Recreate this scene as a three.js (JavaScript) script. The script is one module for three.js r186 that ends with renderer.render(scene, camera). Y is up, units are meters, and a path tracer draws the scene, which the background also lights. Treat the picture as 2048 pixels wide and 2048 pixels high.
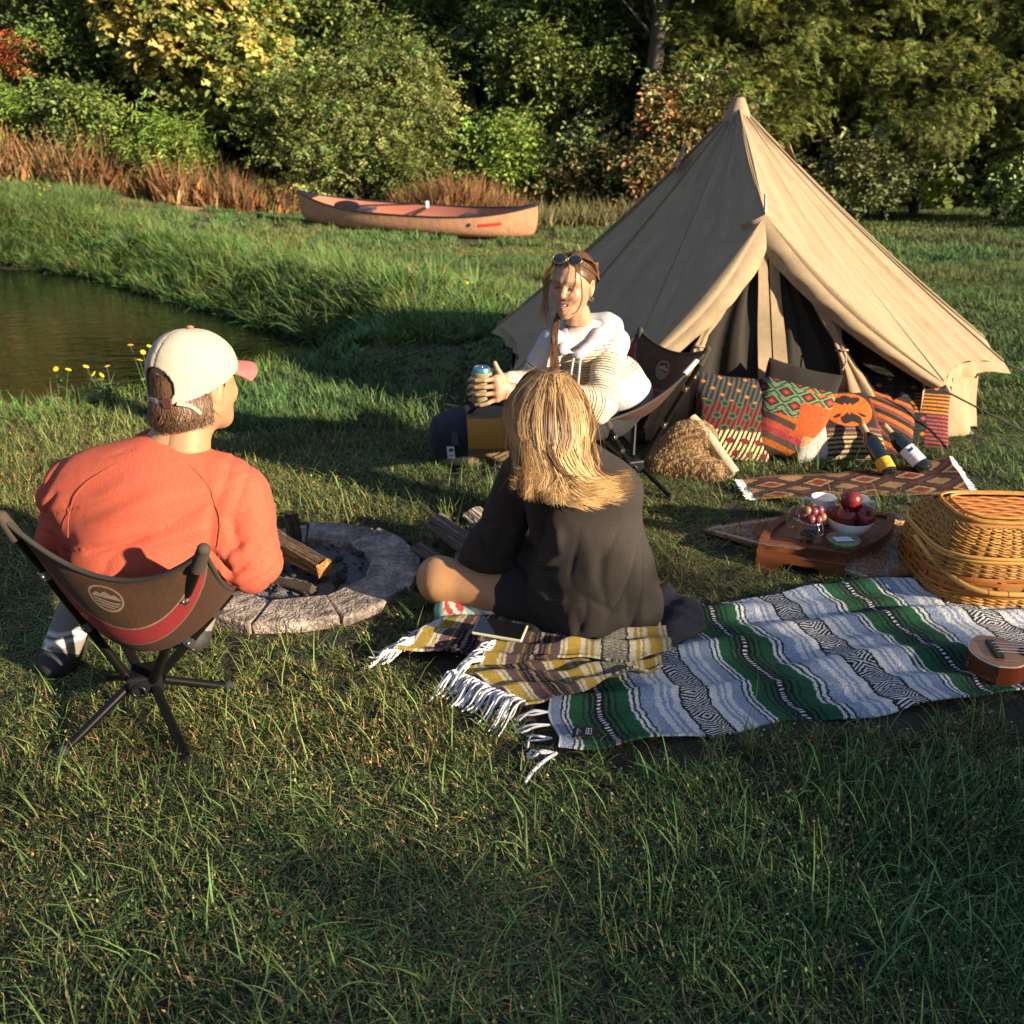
import * as THREE from 'three';
import { mergeGeometries, mergeVertices } from 'three/addons/utils/BufferGeometryUtils.js';
import { RoundedBoxGeometry } from 'three/addons/geometries/RoundedBoxGeometry.js';

// ---------------------------------------------------------------- camera, sky, sun, exposure
const scene = new THREE.Scene();
const camera = new THREE.PerspectiveCamera(62.24, 1, 0.05, 400);
camera.position.set(0, 1.4, 0);
camera.rotation.set(-23.2 * Math.PI / 180, 0, 0);
camera.focus = 2.15;
camera.userData.fStop = 5.0;

const SUN_AZ = 58 * Math.PI / 180, SUN_EL = 16.5 * Math.PI / 180;
const sunDir = new THREE.Vector3(Math.sin(SUN_AZ) * Math.cos(SUN_EL), Math.sin(SUN_EL), Math.cos(SUN_AZ) * Math.cos(SUN_EL));
{ // computed clear evening sky: blue overhead, paler and warmer to the horizon, warmer round the sun
  const W = 256, Hh = 128, d = new Float32Array(W * Hh * 4);
  for (let j = 0; j < Hh; j++) for (let i = 0; i < W; i++) {
    const el = ((j + 0.5) / Hh - 0.5) * Math.PI, az = ((i + 0.5) / W - 0.5) * 2 * Math.PI;
    const x = Math.cos(el) * Math.cos(az), y = Math.sin(el), z = Math.cos(el) * Math.sin(az);
    const up = Math.max(0, y), k = Math.pow(1 - up, 3.0), c = x * sunDir.x + y * sunDir.y + z * sunDir.z;
    const g = Math.pow(Math.max(0, c), 6) * 0.35;
    const o = (j * W + i) * 4;
    d[o] = 0.20 + 0.36 * k + g * 1.0; d[o + 1] = 0.32 + 0.27 * k + g * 0.7; d[o + 2] = 0.56 + 0.08 * k + g * 0.35; d[o + 3] = 1;
    if (y < 0) { d[o] = 0.12; d[o + 1] = 0.12; d[o + 2] = 0.09; }
  }
  const t = new THREE.DataTexture(d, W, Hh, THREE.RGBAFormat, THREE.FloatType);
  t.mapping = THREE.EquirectangularReflectionMapping; t.magFilter = THREE.LinearFilter; t.needsUpdate = true;
  scene.background = t; scene.environment = t;
  scene.backgroundIntensity = 0.31; scene.environmentIntensity = 0.31;
}
const sun = new THREE.DirectionalLight(new THREE.Color().setRGB(1.0, 0.83, 0.60), 5);
sun.position.copy(sunDir).multiplyScalar(40).add(new THREE.Vector3(0, 0, -6));
sun.target.position.set(0, 0, -6);
sun.castShadow = true;
Object.assign(sun.shadow.camera, { left: -25, right: 25, top: 25, bottom: -25, near: 1, far: 100 });
sun.shadow.mapSize.set(4096, 4096); sun.shadow.radius = 1.6;
scene.add(sun, sun.target);

const renderer = new THREE.WebGLRenderer({ antialias: true });
renderer.toneMapping = THREE.LinearToneMapping;
renderer.toneMappingExposure = 2.75;
renderer.shadowMap.enabled = true;

// ---------------------------------------------------------------- helpers
let seed = 1234567;
function srand(s) { seed = s >>> 0; }
function rnd() { seed |= 0; seed = seed + 0x6D2B79F5 | 0; let t = Math.imul(seed ^ seed >>> 15, 1 | seed); t = t + Math.imul(t ^ t >>> 7, 61 | t) ^ t; return ((t ^ t >>> 14) >>> 0) / 4294967296; }
const rr = (a, b) => a + (b - a) * rnd();
const gauss = () => (rnd() + rnd() + rnd() + rnd() - 2) * 0.866 * 1.15;
const V = (x, y, z) => new THREE.Vector3(x, y, z);
const clamp = (x, a, b) => Math.max(a, Math.min(b, x));
const ss = (a, b, x) => { const t = clamp((x - a) / (b - a), 0, 1); return t * t * (3 - 2 * t); };
const mix = (a, b, t) => a + (b - a) * t;
function h3(i, j, k) { let n = Math.imul(i, 374761393) ^ Math.imul(j, 668265263) ^ Math.imul(k, 2147483647 ^ 97531); n = Math.imul(n ^ n >>> 13, 1274126177); return ((n ^ n >>> 16) >>> 0) / 4294967296; }
function noise(x, y, z) {
  const i = Math.floor(x), j = Math.floor(y), k = Math.floor(z); let fx = x - i, fy = y - j, fz = z - k;
  fx = fx * fx * (3 - 2 * fx); fy = fy * fy * (3 - 2 * fy); fz = fz * fz * (3 - 2 * fz);
  const L = (a, b, t) => a + (b - a) * t;
  return L(L(L(h3(i, j, k), h3(i + 1, j, k), fx), L(h3(i, j + 1, k), h3(i + 1, j + 1, k), fx), fy), L(L(h3(i, j, k + 1), h3(i + 1, j, k + 1), fx), L(h3(i, j + 1, k + 1), h3(i + 1, j + 1, k + 1), fx), fy), fz) * 2 - 1;
}
const fbm = (x, y, z, o = 3) => { let s = 0, a = 0.5; for (let i = 0; i < o; i++) { s += a * noise(x, y, z); x *= 2.03; y *= 2.03; z *= 2.03; a *= 0.5; } return s; };
const usedNames = {};
function numbered(n) { if (!(n in usedNames)) { usedNames[n] = 0; return n; } usedNames[n]++; return n + '_' + String(usedNames[n]).padStart(3, '0'); }
function tag(o, label, category, group) { o.userData.label = label; o.userData.category = category; if (group) o.userData.group = group; return o; }
function shade(o) { o.traverse(c => { if (c.isMesh) { c.castShadow = true; c.receiveShadow = true; } }); return o; }
function thing(name, label, category, p = [0, 0, 0], ry = 0, group) {
  const g = new THREE.Group(); g.name = numbered(name); g.position.set(...p); g.rotation.y = ry; scene.add(g); return tag(g, label, category, group);
}
function part(name, geo, m, parent, label) {
  const o = new THREE.Mesh(Array.isArray(geo) ? merge(geo) : geo, m); o.name = name; o.castShadow = o.receiveShadow = true;
  if (label) o.userData.label = label; parent.add(o); return o;
}
function struct(name, geo, m) { const o = part(name, geo, m, scene); o.userData.kind = 'structure'; return o; }
function merge(list) {
  list = list.map(g => g.index ? g.toNonIndexed() : g);
  const keys = ['position', 'normal', 'uv', 'color'].filter(k => list.every(g => g.attributes[k]));
  for (const g of list) for (const k of Object.keys(g.attributes)) if (!keys.includes(k)) g.deleteAttribute(k);
  return mergeGeometries(list);
}
const rgb = (r, g, b) => new THREE.Color().setRGB(r, g, b);
function mat(r, g, b, rough = 0.8, o = {}) { return new THREE.MeshStandardMaterial({ color: rgb(r, g, b), roughness: rough, ...o }); }
function phys(r, g, b, rough, o = {}) { return new THREE.MeshPhysicalMaterial({ color: rgb(r, g, b), roughness: rough, ...o }); }
function canvasTex(w, h, draw, rep = [1, 1], srgb = true) {
  const c = document.createElement('canvas'); c.width = w; c.height = h; const x = c.getContext('2d'); draw(x, w, h);
  const t = new THREE.CanvasTexture(c); if (srgb) t.colorSpace = THREE.SRGBColorSpace; t.wrapS = t.wrapT = THREE.RepeatWrapping; t.repeat.set(...rep); t.magFilter = THREE.LinearFilter; return t;
}
function dataTex(w, h, f, rep = [1, 1], srgb = false) { // f(u, v) -> grey or [r, g, b] in 0..1
  const d = new Uint8Array(w * h * 4);
  for (let j = 0; j < h; j++) for (let i = 0; i < w; i++) { let c = f((i + .5) / w, (j + .5) / h, i, j); if (!Array.isArray(c)) c = [c, c, c]; const o = (j * w + i) * 4; for (let k = 0; k < 3; k++) d[o + k] = clamp(Math.round(c[k] * 255), 0, 255); d[o + 3] = 255; }
  const t = new THREE.DataTexture(d, w, h); if (srgb) t.colorSpace = THREE.SRGBColorSpace; t.wrapS = t.wrapT = THREE.RepeatWrapping; t.repeat.set(...rep); t.magFilter = THREE.LinearFilter; t.minFilter = THREE.LinearFilter; t.needsUpdate = true; return t;
}
// tileable noise for textures
function tnoise(u, v, n, s) { const i = Math.floor(u * n), j = Math.floor(v * n); let fx = u * n - i, fy = v * n - j; fx = fx * fx * (3 - 2 * fx); fy = fy * fy * (3 - 2 * fy); const a = (p, q) => h3((p % n + n) % n, (q % n + n) % n, s); return mix(mix(a(i, j), a(i + 1, j), fx), mix(a(i, j + 1), a(i + 1, j + 1), fx), fy); }
const weaveBump = dataTex(128, 128, (u, v) => 0.5 + 0.22 * Math.sin(u * Math.PI * 64) * Math.sin(v * Math.PI * 64) + 0.28 * (tnoise(u, v, 32, 3) - .5) + .2 * (tnoise(u, v, 64, 4) - .5));
const fuzzBump = dataTex(256, 256, (u, v) => 0.5 * tnoise(u, v, 16, 5) + 0.3 * tnoise(u, v, 64, 6) + 0.2 * tnoise(u, v, 128, 7));
function tx(t, a, b) { const c = t.clone(); c.repeat.set(a, b); c.needsUpdate = true; return c; }

function box(w, h, d, x = 0, y = 0, z = 0, rx = 0, ry = 0, rz = 0, r = 0) {
  const g = r ? new RoundedBoxGeometry(w, h, d, 2, r) : new THREE.BoxGeometry(w, h, d);
  if (rx || ry || rz) g.applyMatrix4(new THREE.Matrix4().makeRotationFromEuler(new THREE.Euler(rx, ry, rz))); g.translate(x, y, z); return g;
}
function rod(a, b, r0, r1 = r0, n = 10) { // tapered cylinder between two points
  const d = b.clone().sub(a), g = new THREE.CylinderGeometry(r1, r0, d.length(), n, 1);
  g.applyQuaternion(new THREE.Quaternion().setFromUnitVectors(V(0, 1, 0), d.clone().normalize())); g.translate((a.x + b.x) / 2, (a.y + b.y) / 2, (a.z + b.z) / 2); return g;
}
function tube(pts, r, seg = 24, n = 8, closed = false) { return new THREE.TubeGeometry(new THREE.CatmullRomCurve3(pts, closed, 'centripetal'), seg, r, n, closed); }
function taperTube(pts, radii, seg = 16, n = 7) { // tube with changing radius
  const c = new THREE.CatmullRomCurve3(pts), g = new THREE.TubeGeometry(c, seg, 1, n), p = g.attributes.position;
  for (let i = 0; i <= seg; i++) { const t = i / seg, q = c.getPointAt(t), f = t * (radii.length - 1), k = Math.min(radii.length - 2, Math.floor(f)), r = mix(radii[k], radii[k + 1], f - k);
    for (let j = 0; j <= n; j++) { const m = i * (n + 1) + j; p.setXYZ(m, q.x + (p.getX(m) - q.x) * r, q.y + (p.getY(m) - q.y) * r, q.z + (p.getZ(m) - q.z) * r); } }
  g.computeVertexNormals(); return g;
}
function lathe(prof, n = 40) { return new THREE.LatheGeometry(prof.map(p => new THREE.Vector2(p[0], p[1])), n); }
// grid surface f(u, v) -> Vector3 ; uv in 0..1 (or scaled)
function grid(nu, nv, f, us = 1, vs = 1) {
  const pos = [], uv = [], idx = [];
  for (let j = 0; j <= nv; j++) for (let i = 0; i <= nu; i++) { const p = f(i / nu, j / nv); pos.push(p.x, p.y, p.z); uv.push(i / nu * us, j / nv * vs); }
  for (let j = 0; j < nv; j++) for (let i = 0; i < nu; i++) { const a = j * (nu + 1) + i, b = a + 1, c = a + nu + 1, d = c + 1; idx.push(a, b, d, a, d, c); }
  const g = new THREE.BufferGeometry(); g.setAttribute('position', new THREE.Float32BufferAttribute(pos, 3)); g.setAttribute('uv', new THREE.Float32BufferAttribute(uv, 2)); g.setIndex(idx); g.computeVertexNormals(); return g;
}
// sheet with thickness made from a grid surface
function slab(nu, nv, f, th, us = 1, vs = 1) {
  const top = grid(nu, nv, f, us, vs), n = top.attributes.normal, p = top.attributes.position;
  const flip = n.getY(Math.floor(n.count / 2)) < 0 ? -1 : 1;
  const back = top.clone(), q = back.attributes.position;
  for (let i = 0; i < p.count; i++) q.setXYZ(i, p.getX(i) - n.getX(i) * th * flip, p.getY(i) - n.getY(i) * th * flip, p.getZ(i) - n.getZ(i) * th * flip);
  const edge = []; const W = nu + 1; for (let i = 0; i < nu; i++) edge.push([i, i + 1]); for (let j = 0; j < nv; j++) edge.push([j * W + nu, (j + 1) * W + nu]); for (let i = nu; i > 0; i--) edge.push([nv * W + i, nv * W + i - 1]); for (let j = nv; j > 0; j--) edge.push([j * W, (j - 1) * W]);
  const pos = [], uv = [], A = top.attributes.uv; for (const [a, b] of edge) for (const [src, k] of [[p, a], [q, a], [q, b], [p, a], [q, b], [p, b]]) { pos.push(src.getX(k), src.getY(k), src.getZ(k)); uv.push(A.getX(k), A.getY(k)); }
  const e = new THREE.BufferGeometry(); e.setAttribute('position', new THREE.Float32BufferAttribute(pos, 3)); e.setAttribute('uv', new THREE.Float32BufferAttribute(uv, 2)); e.computeVertexNormals();
  const bi = back.index.array.slice(); for (let i = 0; i < bi.length; i += 3) { const t = bi[i]; bi[i] = bi[i + 1]; bi[i + 1] = t; } back.setIndex(Array.from(bi)); back.computeVertexNormals();
  return merge([top, back, e]);
}

// ------------------------------------------------ signed-distance modelling (surface nets)
const sdSphere = (x, y, z, c, r) => Math.hypot(x - c[0], y - c[1], z - c[2]) - r;
function sdEll(x, y, z, c, r) { const a = (x - c[0]) / r[0], b = (y - c[1]) / r[1], d = (z - c[2]) / r[2], k0 = Math.hypot(a, b, d), k1 = Math.hypot(a / r[0], b / r[1], d / r[2]); return k1 < 1e-9 ? -Math.min(...r) : k0 * (k0 - 1) / k1; }
function sdCone(x, y, z, a, b, r1, r2) { // rounded cone
  const bx = b[0] - a[0], by = b[1] - a[1], bz = b[2] - a[2], px = x - a[0], py = y - a[1], pz = z - a[2];
  const t = clamp((px * bx + py * by + pz * bz) / (bx * bx + by * by + bz * bz), 0, 1);
  return Math.hypot(px - bx * t, py - by * t, pz - bz * t) - (r1 + (r2 - r1) * t);
}
const smin = (a, b, k) => { const h = Math.max(k - Math.abs(a - b), 0) / k; return Math.min(a, b) - h * h * k * 0.25; };
const smax = (a, b, k) => -smin(-a, -b, k);
// limbs: [a, b, r1, r2, (k)] ; ells: [c, r, (k)]
function field(limbs, ells = [], k = 0.04) {
  return (x, y, z) => { let d = 1e3; for (const l of limbs) d = smin(d, sdCone(x, y, z, l[0], l[1], l[2], l[3]), l[4] || k); for (const e of ells) d = smin(d, sdEll(x, y, z, e[0], e[1]), e[2] || k); return d; };
}
function nets(sdf, lo, hi, cell) {
  const n = [0, 1, 2].map(i => Math.ceil((hi[i] - lo[i]) / cell) + 1), [nx, ny, nz] = n, val = new Float32Array(nx * ny * nz);
  for (let k = 0, q = 0; k < nz; k++) for (let j = 0; j < ny; j++) for (let i = 0; i < nx; i++, q++) val[q] = sdf(lo[0] + i * cell, lo[1] + j * cell, lo[2] + k * cell);
  const id = new Int32Array(nx * ny * nz).fill(-1), pos = [], idx = [], at = (i, j, k) => i + nx * (j + ny * k);
  for (let k = 0; k < nz - 1; k++) for (let j = 0; j < ny - 1; j++) for (let i = 0; i < nx - 1; i++) {
    let m = 0, sx = 0, sy = 0, sz = 0; const v = [];
    for (let c = 0; c < 8; c++) v.push(val[at(i + (c & 1), j + (c >> 1 & 1), k + (c >> 2))]);
    let neg = 0; for (const a of v) if (a < 0) neg++; if (neg === 0 || neg === 8) continue;
    for (let a = 0; a < 8; a++) for (const bit of [1, 2, 4]) { const b = a | bit; if (b === a) continue; if ((v[a] < 0) !== (v[b] < 0)) { const t = v[a] / (v[a] - v[b]); sx += (a & 1) + (bit === 1 ? t : 0); sy += (a >> 1 & 1) + (bit === 2 ? t : 0); sz += (a >> 2) + (bit === 4 ? t : 0); m++; } }
    id[at(i, j, k)] = pos.length / 3; pos.push(lo[0] + (i + sx / m) * cell, lo[1] + (j + sy / m) * cell, lo[2] + (k + sz / m) * cell);
  }
  const quad = (a, b, c, d, f) => { if (a < 0 || b < 0 || c < 0 || d < 0) return; f ? idx.push(a, b, c, a, c, d) : idx.push(a, c, b, a, d, c); };
  for (let k = 1; k < nz - 1; k++) for (let j = 1; j < ny - 1; j++) for (let i = 1; i < nx - 1; i++) {
    const s = val[at(i, j, k)] < 0;
    if (s !== val[at(i + 1, j, k)] < 0) quad(id[at(i, j - 1, k - 1)], id[at(i, j, k - 1)], id[at(i, j, k)], id[at(i, j - 1, k)], s);
    if (s !== val[at(i, j + 1, k)] < 0) quad(id[at(i - 1, j, k - 1)], id[at(i - 1, j, k)], id[at(i, j, k)], id[at(i, j, k - 1)], s);
    if (s !== val[at(i, j, k + 1)] < 0) quad(id[at(i - 1, j - 1, k)], id[at(i, j - 1, k)], id[at(i, j, k)], id[at(i - 1, j, k)], s);
  }
  const g = new THREE.BufferGeometry(); g.setAttribute('position', new THREE.Float32BufferAttribute(pos, 3)); g.setIndex(idx); g.computeVertexNormals(); return g;
}
function displace(g, f) { const p = g.attributes.position, n = g.attributes.normal; for (let i = 0; i < p.count; i++) { const h = f(p.getX(i), p.getY(i), p.getZ(i), n.getX(i), n.getY(i), n.getZ(i)); p.setXYZ(i, p.getX(i) + n.getX(i) * h, p.getY(i) + n.getY(i) * h, p.getZ(i) + n.getZ(i) * h); } g.computeVertexNormals(); return g; }
function paint(g, f) { const p = g.attributes.position, n = g.attributes.normal, c = new Float32Array(p.count * 3); for (let i = 0; i < p.count; i++) { const q = f(p.getX(i), p.getY(i), p.getZ(i), n.getX(i), n.getY(i), n.getZ(i)); c[i * 3] = q[0]; c[i * 3 + 1] = q[1]; c[i * 3 + 2] = q[2]; } g.setAttribute('color', new THREE.BufferAttribute(c, 3)); return g; }
function uvBy(g, f) { const p = g.attributes.position, a = new Float32Array(p.count * 2); for (let i = 0; i < p.count; i++) { const q = f(p.getX(i), p.getY(i), p.getZ(i)); a[i * 2] = q[0]; a[i * 2 + 1] = q[1]; } g.setAttribute('uv', new THREE.BufferAttribute(a, 2)); return g; }
// distance from a point to a segment
function segDist(p, a, b) { let s = 0, l = 0; const d = a.map((v, i) => b[i] - v); for (let i = 0; i < a.length; i++) { s += (p[i] - a[i]) * d[i]; l += d[i] * d[i]; } const t = clamp(s / l, 0, 1); let q = 0; for (let i = 0; i < a.length; i++) q += (p[i] - a[i] - d[i] * t) ** 2; return [Math.sqrt(q), t]; }
function inPoly(x, z, P) { let r = false; for (let i = 0, j = P.length - 1; i < P.length; j = i++) { const [a, b] = P[i], [c, d] = P[j]; if ((b > z) !== (d > z) && x < (c - a) * (z - b) / (d - b) + a) r = !r; } return r; }
function polyDist(x, z, P) { let m = 1e9; for (let i = 0, j = P.length - 1; i < P.length; j = i++) m = Math.min(m, segDist([x, z], P[j], P[i])[0]); return inPoly(x, z, P) ? -m : m; }

// ---------------------------------------------------------------- ground, pond
const POND = [[-1.66, -6.55], [-1.5, -7.3], [-1.72, -8.2], [-2.6, -9.1], [-4.1, -10.8], [-5.6, -12.4], [-7.38, -14.0], [-8.9, -14.6], [-14, -16.0], [-26, -16.5], [-26, -2.5], [-6, -3.9], [-4.2, -4.5], [-3.1, -5.05], [-2.4, -5.6]];
const WATER_Y = -0.4;
function pondD(x, z) { if (x > 1 || z < -19 || z > 0) return 3; return polyDist(x, z, POND) + 0.12 * noise(x * 1.3, 0, z * 1.3); }
function groundY(x, z) {
  const rise = 0.82 * ss(-11, -20, z) * ss(-1, -11, x);
  let y = rise + 0.018 * noise(x * 1.1, 3, z * 1.1) + 0.05 * ss(6, 14, -z) * noise(x * 0.35, 9, z * 0.35);
  const d = pondD(x, z), wide = mix(0.45, 1.1, ss(-7, -10, z));
  if (d < wide) y = mix(WATER_Y - 0.5, y, d > 0 ? 0.5 + 0.5 * ss(0, wide, d) * 1 : 0.5 + 0.5 * clamp(d / 0.9, -1, 0));
  return y;
}
function lawnY(x, z) { return groundY(x, z); }
{
  const warp = t => 14 * t + 220 * Math.pow(t, 7) , N = 260, pos = [], uv = [], idx = [], col = [];
  for (let j = 0; j <= N; j++) for (let i = 0; i <= N; i++) {
    const x = warp(i / N * 2 - 1), z = -8 + warp(j / N * 2 - 1), y = groundY(x, z);
    pos.push(x, y, z); uv.push(x, z);
    const d = pondD(x, z), mud = 1 - ss(0.05, 0.4, d), n = 0.5 + 0.5 * fbm(x * 3, 1, z * 3), path = Math.exp(-(((z + 17.4 - x * 0.02) / 0.5) ** 2)) * ss(-9.5, -8, x) * (1 - ss(-5.6, -4.6, x));
    let c = [mix(0.018, 0.040, n), mix(0.020, 0.036, n), mix(0.010, 0.018, n)];
    c = c.map((v, k) => mix(v, [0.055, 0.036, 0.021][k] * (0.7 + 0.6 * n), mud)); c = c.map((v, k) => mix(v, [0.36, 0.25, 0.13][k], clamp(path * (0.55 + n), 0, 1)));
    col.push(...c);
  }
  for (let j = 0; j < N; j++) for (let i = 0; i < N; i++) { const a = j * (N + 1) + i, b = a + 1, c = a + N + 1, d = c + 1; idx.push(a, d, b, a, c, d); }
  const g = new THREE.BufferGeometry(); g.setAttribute('position', new THREE.Float32BufferAttribute(pos, 3)); g.setAttribute('uv', new THREE.Float32BufferAttribute(uv, 2)); g.setAttribute('color', new THREE.Float32BufferAttribute(col, 3)); g.setIndex(idx); g.computeVertexNormals();
  struct('ground', g, new THREE.MeshStandardMaterial({ vertexColors: true, roughness: 1, bumpMap: tx(fuzzBump, 3, 3), bumpScale: 0.02 }));
}
{
  const s = new THREE.Shape(); const Q = [[-0.9, -6.2], [-0.8, -8.4], [-6.8, -14.9], [-9, -15.6], [-14, -17], [-27, -17.5], [-27, -2], [-6, -3.2], [-2.8, -4.7]];
  Q.forEach(([x, z], i) => i ? s.lineTo(x, -z) : s.moveTo(x, -z));
  const g = new THREE.ShapeGeometry(s); g.rotateX(-Math.PI / 2); g.translate(0, WATER_Y, 0);
  const p = g.attributes.position, uv = g.attributes.uv; for (let i = 0; i < p.count; i++) uv.setXY(i, p.getX(i) / 2.2, p.getZ(i) / 0.8);
  const rip = dataTex(256, 256, (u, v) => 0.4 * tnoise(u, v, 6, 31) + 0.35 * tnoise(u, v, 14, 32) + 0.25 * tnoise(u, v, 30, 33));
  struct('pond_water', g, new THREE.MeshPhysicalMaterial({ color: rgb(0.010, 0.014, 0.007), roughness: 0.06, ior: 1.33, bumpMap: rip, bumpScale: 0.007 }));
}

// ---------------------------------------------------------------- grass
// footprints the grass does not grow through
const BLANKET = [[0.03, -1.70], [0.25, -1.69], [1.1, -1.83], [1.7, -2.0], [2.0, -2.1], [2.0, -2.85], [1.44, -2.68], [0.63, -2.47], [0.35, -2.35], [0.05, -2.25]];
const NOGRASS = [
  { P: BLANKET, m: 0.0 }, { P: [[-0.36, -2.15], [-0.16, -2.33], [0.45, -2.3], [0.45, -1.95], [0.05, -1.83]], m: 0 },
  { P: [[0.76, -3.03], [1.22, -2.66], [1.4, -2.6], [2.1, -2.75], [2.0, -3.3], [1.05, -3.2]], m: 0.0 },
  { P: [[1.03, -3.6], [2.08, -3.79], [2.02, -3.42], [1.03, -3.37]], m: 0.0 }];
const PIT = [-0.74, -2.68], PIT_R = 0.40;
const TENT = [1.3, -5.3];
function bare(x, z) {
  for (const b of NOGRASS) if (inPoly(x, z, b.P)) return true;
  if (Math.hypot(x - PIT[0], z - PIT[1]) < PIT_R + 0.02) return true;
  if (Math.hypot(x - TENT[0], z - TENT[1]) < 1.42) return true;
  if (Math.hypot(x - 0.2, z + 2.28) < 0.26) return true;
  if (Math.hypot((x + 0.11) / 0.25, (z + 3.86) / 0.14) < 1) return true;
  if (Math.abs((z + 15.75) - (x + 1.8) * 0.34) < 0.3 && x > -4 && x < 0.4) return true;
  return false;
}
function bladeClump(n, len, w, spread, lean, curl, wide) { // merged curved tapering blades
  const pos = [], col = [], idx = [];
  for (let b = 0; b < n; b++) {
    const a = rr(0, 6.283), r = spread * Math.sqrt(rnd()), bx = Math.cos(a) * r, bz = Math.sin(a) * r, dir = a + rr(-1.2, 1.2), L = len * rr(0.55, 1.1), ln = lean * rr(0.3, 1.3), cu = curl * rr(0.3, 1.4), ww = w * rr(0.7, 1.25), sx = Math.cos(dir + 1.57 + rr(-.5, .5)), sz = Math.sin(dir + 1.57), dx = Math.cos(dir), dz = Math.sin(dir), tone = rr(0.62, 1.3), dry = rnd() < 0.07 ? 1 : 0;
    const S = 3, base = pos.length / 3; let ang = ln, x = bx, y = -0.004, z = bz;
    for (let s = 0; s <= S; s++) {
      const t = s / S, hw = ww * 0.5 * (wide ? Math.sin(Math.PI * (0.15 + 0.85 * t)) + 0.02 : 1 - t * t * 0.96);
      const c = [tone * (dry ? 1.9 : 1), tone * (dry ? 1.15 : 1), tone * (dry ? 0.9 : 1)];
      pos.push(x - sx * hw, y, z - sz * hw, x + sx * hw, y, z + sz * hw); col.push(...c, ...c);
      const l = L / S; x += dx * Math.sin(ang) * l; z += dz * Math.sin(ang) * l; y += Math.cos(ang) * l; ang += cu / S;
    }
    for (let s = 0; s < S; s++) { const q = base + s * 2; idx.push(q, q + 1, q + 3, q, q + 3, q + 2); }
  }
  const g = new THREE.BufferGeometry(); g.setAttribute('position', new THREE.Float32BufferAttribute(pos, 3)); g.setAttribute('color', new THREE.Float32BufferAttribute(col, 3)); g.setIndex(idx); g.computeVertexNormals(); return g;
}
function leafMat(o = {}) { return new THREE.MeshStandardMaterial({ color: 0xffffff, vertexColors: true, roughness: 0.75, side: THREE.DoubleSide, ...o }); }
const grassMat = leafMat({ roughness: 0.8 });
const M4 = new THREE.Matrix4(), Q4 = new THREE.Quaternion(), E4 = new THREE.Euler(), S4 = new THREE.Vector3();
function scatter(name, label, category, variants, list, material) { // list: [x, y, z, scale, r, g, b, tiltx, tiltz]
  const g = new THREE.Group(); g.name = name; tag(g, label, category); g.userData.kind = 'stuff'; scene.add(g);
  const per = variants.map(() => []); list.forEach((l, i) => per[l[9] ?? i % variants.length].push(l));
  variants.forEach((geo, k) => {
    if (!per[k].length) return;
    const im = new THREE.InstancedMesh(geo, material, per[k].length); im.name = name + '_blades'; im.castShadow = im.receiveShadow = true; const c = new THREE.Color();
    per[k].forEach((l, i) => { E4.set(l[7] || 0, (Math.sin(l[0] * 91.7 + l[2] * 57.3) * 43758.5) % 6.283, l[8] || 0); Q4.setFromEuler(E4); S4.setScalar(l[3]); if (l[10]) S4.y *= l[10]; M4.compose(V(l[0], l[1], l[2]), Q4, S4); im.setMatrixAt(i, M4); im.setColorAt(i, c.setRGB(l[4], l[5], l[6])); });
    g.add(im); im.userData.kind = 'stuff';
  });
  return g;
}
srand(77);
// turf tiles: square patches of many blades, laid edge to edge with overlapping tips; small tufts fill in along edges
function turfTile(size, n, kinds, tint) {
  const pos = [], col = [], idx = [];
  for (let b = 0; b < n; b++) {
    const [len, w, lean, curl, wide, share, hue, lift] = kinds[pick(kinds)]; let bx = 0, bz = 0; for (let q = 0; q < 4; q++) { bx = rr(-.5, .5) * size; bz = rr(-.5, .5) * size; if (noise(bx * 16 / size * .3 + n, bz * 16 / size * .3, tint * 7) > -.15 || rnd() < .3) break; } const dir = rr(0, 6.283), L = len * rr(0.5, 1.15), cu = curl * rr(0.3, 1.4), ww = w * rr(0.7, 1.25), sx = Math.cos(dir + 1.57 + rr(-.5, .5)), sz = Math.sin(dir + 1.57), dx = Math.cos(dir), dz = Math.sin(dir);
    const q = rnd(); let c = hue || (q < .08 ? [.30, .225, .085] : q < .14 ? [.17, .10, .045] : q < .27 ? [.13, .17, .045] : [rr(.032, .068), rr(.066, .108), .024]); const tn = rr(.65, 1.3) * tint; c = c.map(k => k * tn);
    const S = 3, base = pos.length / 3; let ang = lean * rr(0.3, 1.3), x = bx, y = lift ? lift * rr(.3, 1.25) : -0.006, z = bz;
    for (let s = 0; s <= S; s++) { const t = s / S, hw = ww * 0.5 * (wide ? Math.sin(Math.PI * (0.15 + 0.85 * t)) + 0.02 : 1 - t * t * 0.96); pos.push(x - sx * hw, y, z - sz * hw, x + sx * hw, y, z + sz * hw); col.push(...c, ...c); const l = L / S; x += dx * Math.sin(ang) * l; z += dz * Math.sin(ang) * l; y += Math.cos(ang) * l; ang += cu / S; }
    for (let s = 0; s < S; s++) { const q = base + s * 2; idx.push(q, q + 1, q + 3, q, q + 3, q + 2); }
  }
  const g = new THREE.BufferGeometry(); g.setAttribute('position', new THREE.Float32BufferAttribute(pos, 3)); g.setAttribute('color', new THREE.Float32BufferAttribute(col, 3)); g.setIndex(idx); g.computeVertexNormals(); return g;
}
function pick(kinds) { let t = 0; for (const k of kinds) t += k[5]; let q = rnd() * t; for (let i = 0; i < kinds.length; i++) { q -= kinds[i][5]; if (q <= 0) return i; } return 0; }
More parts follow.
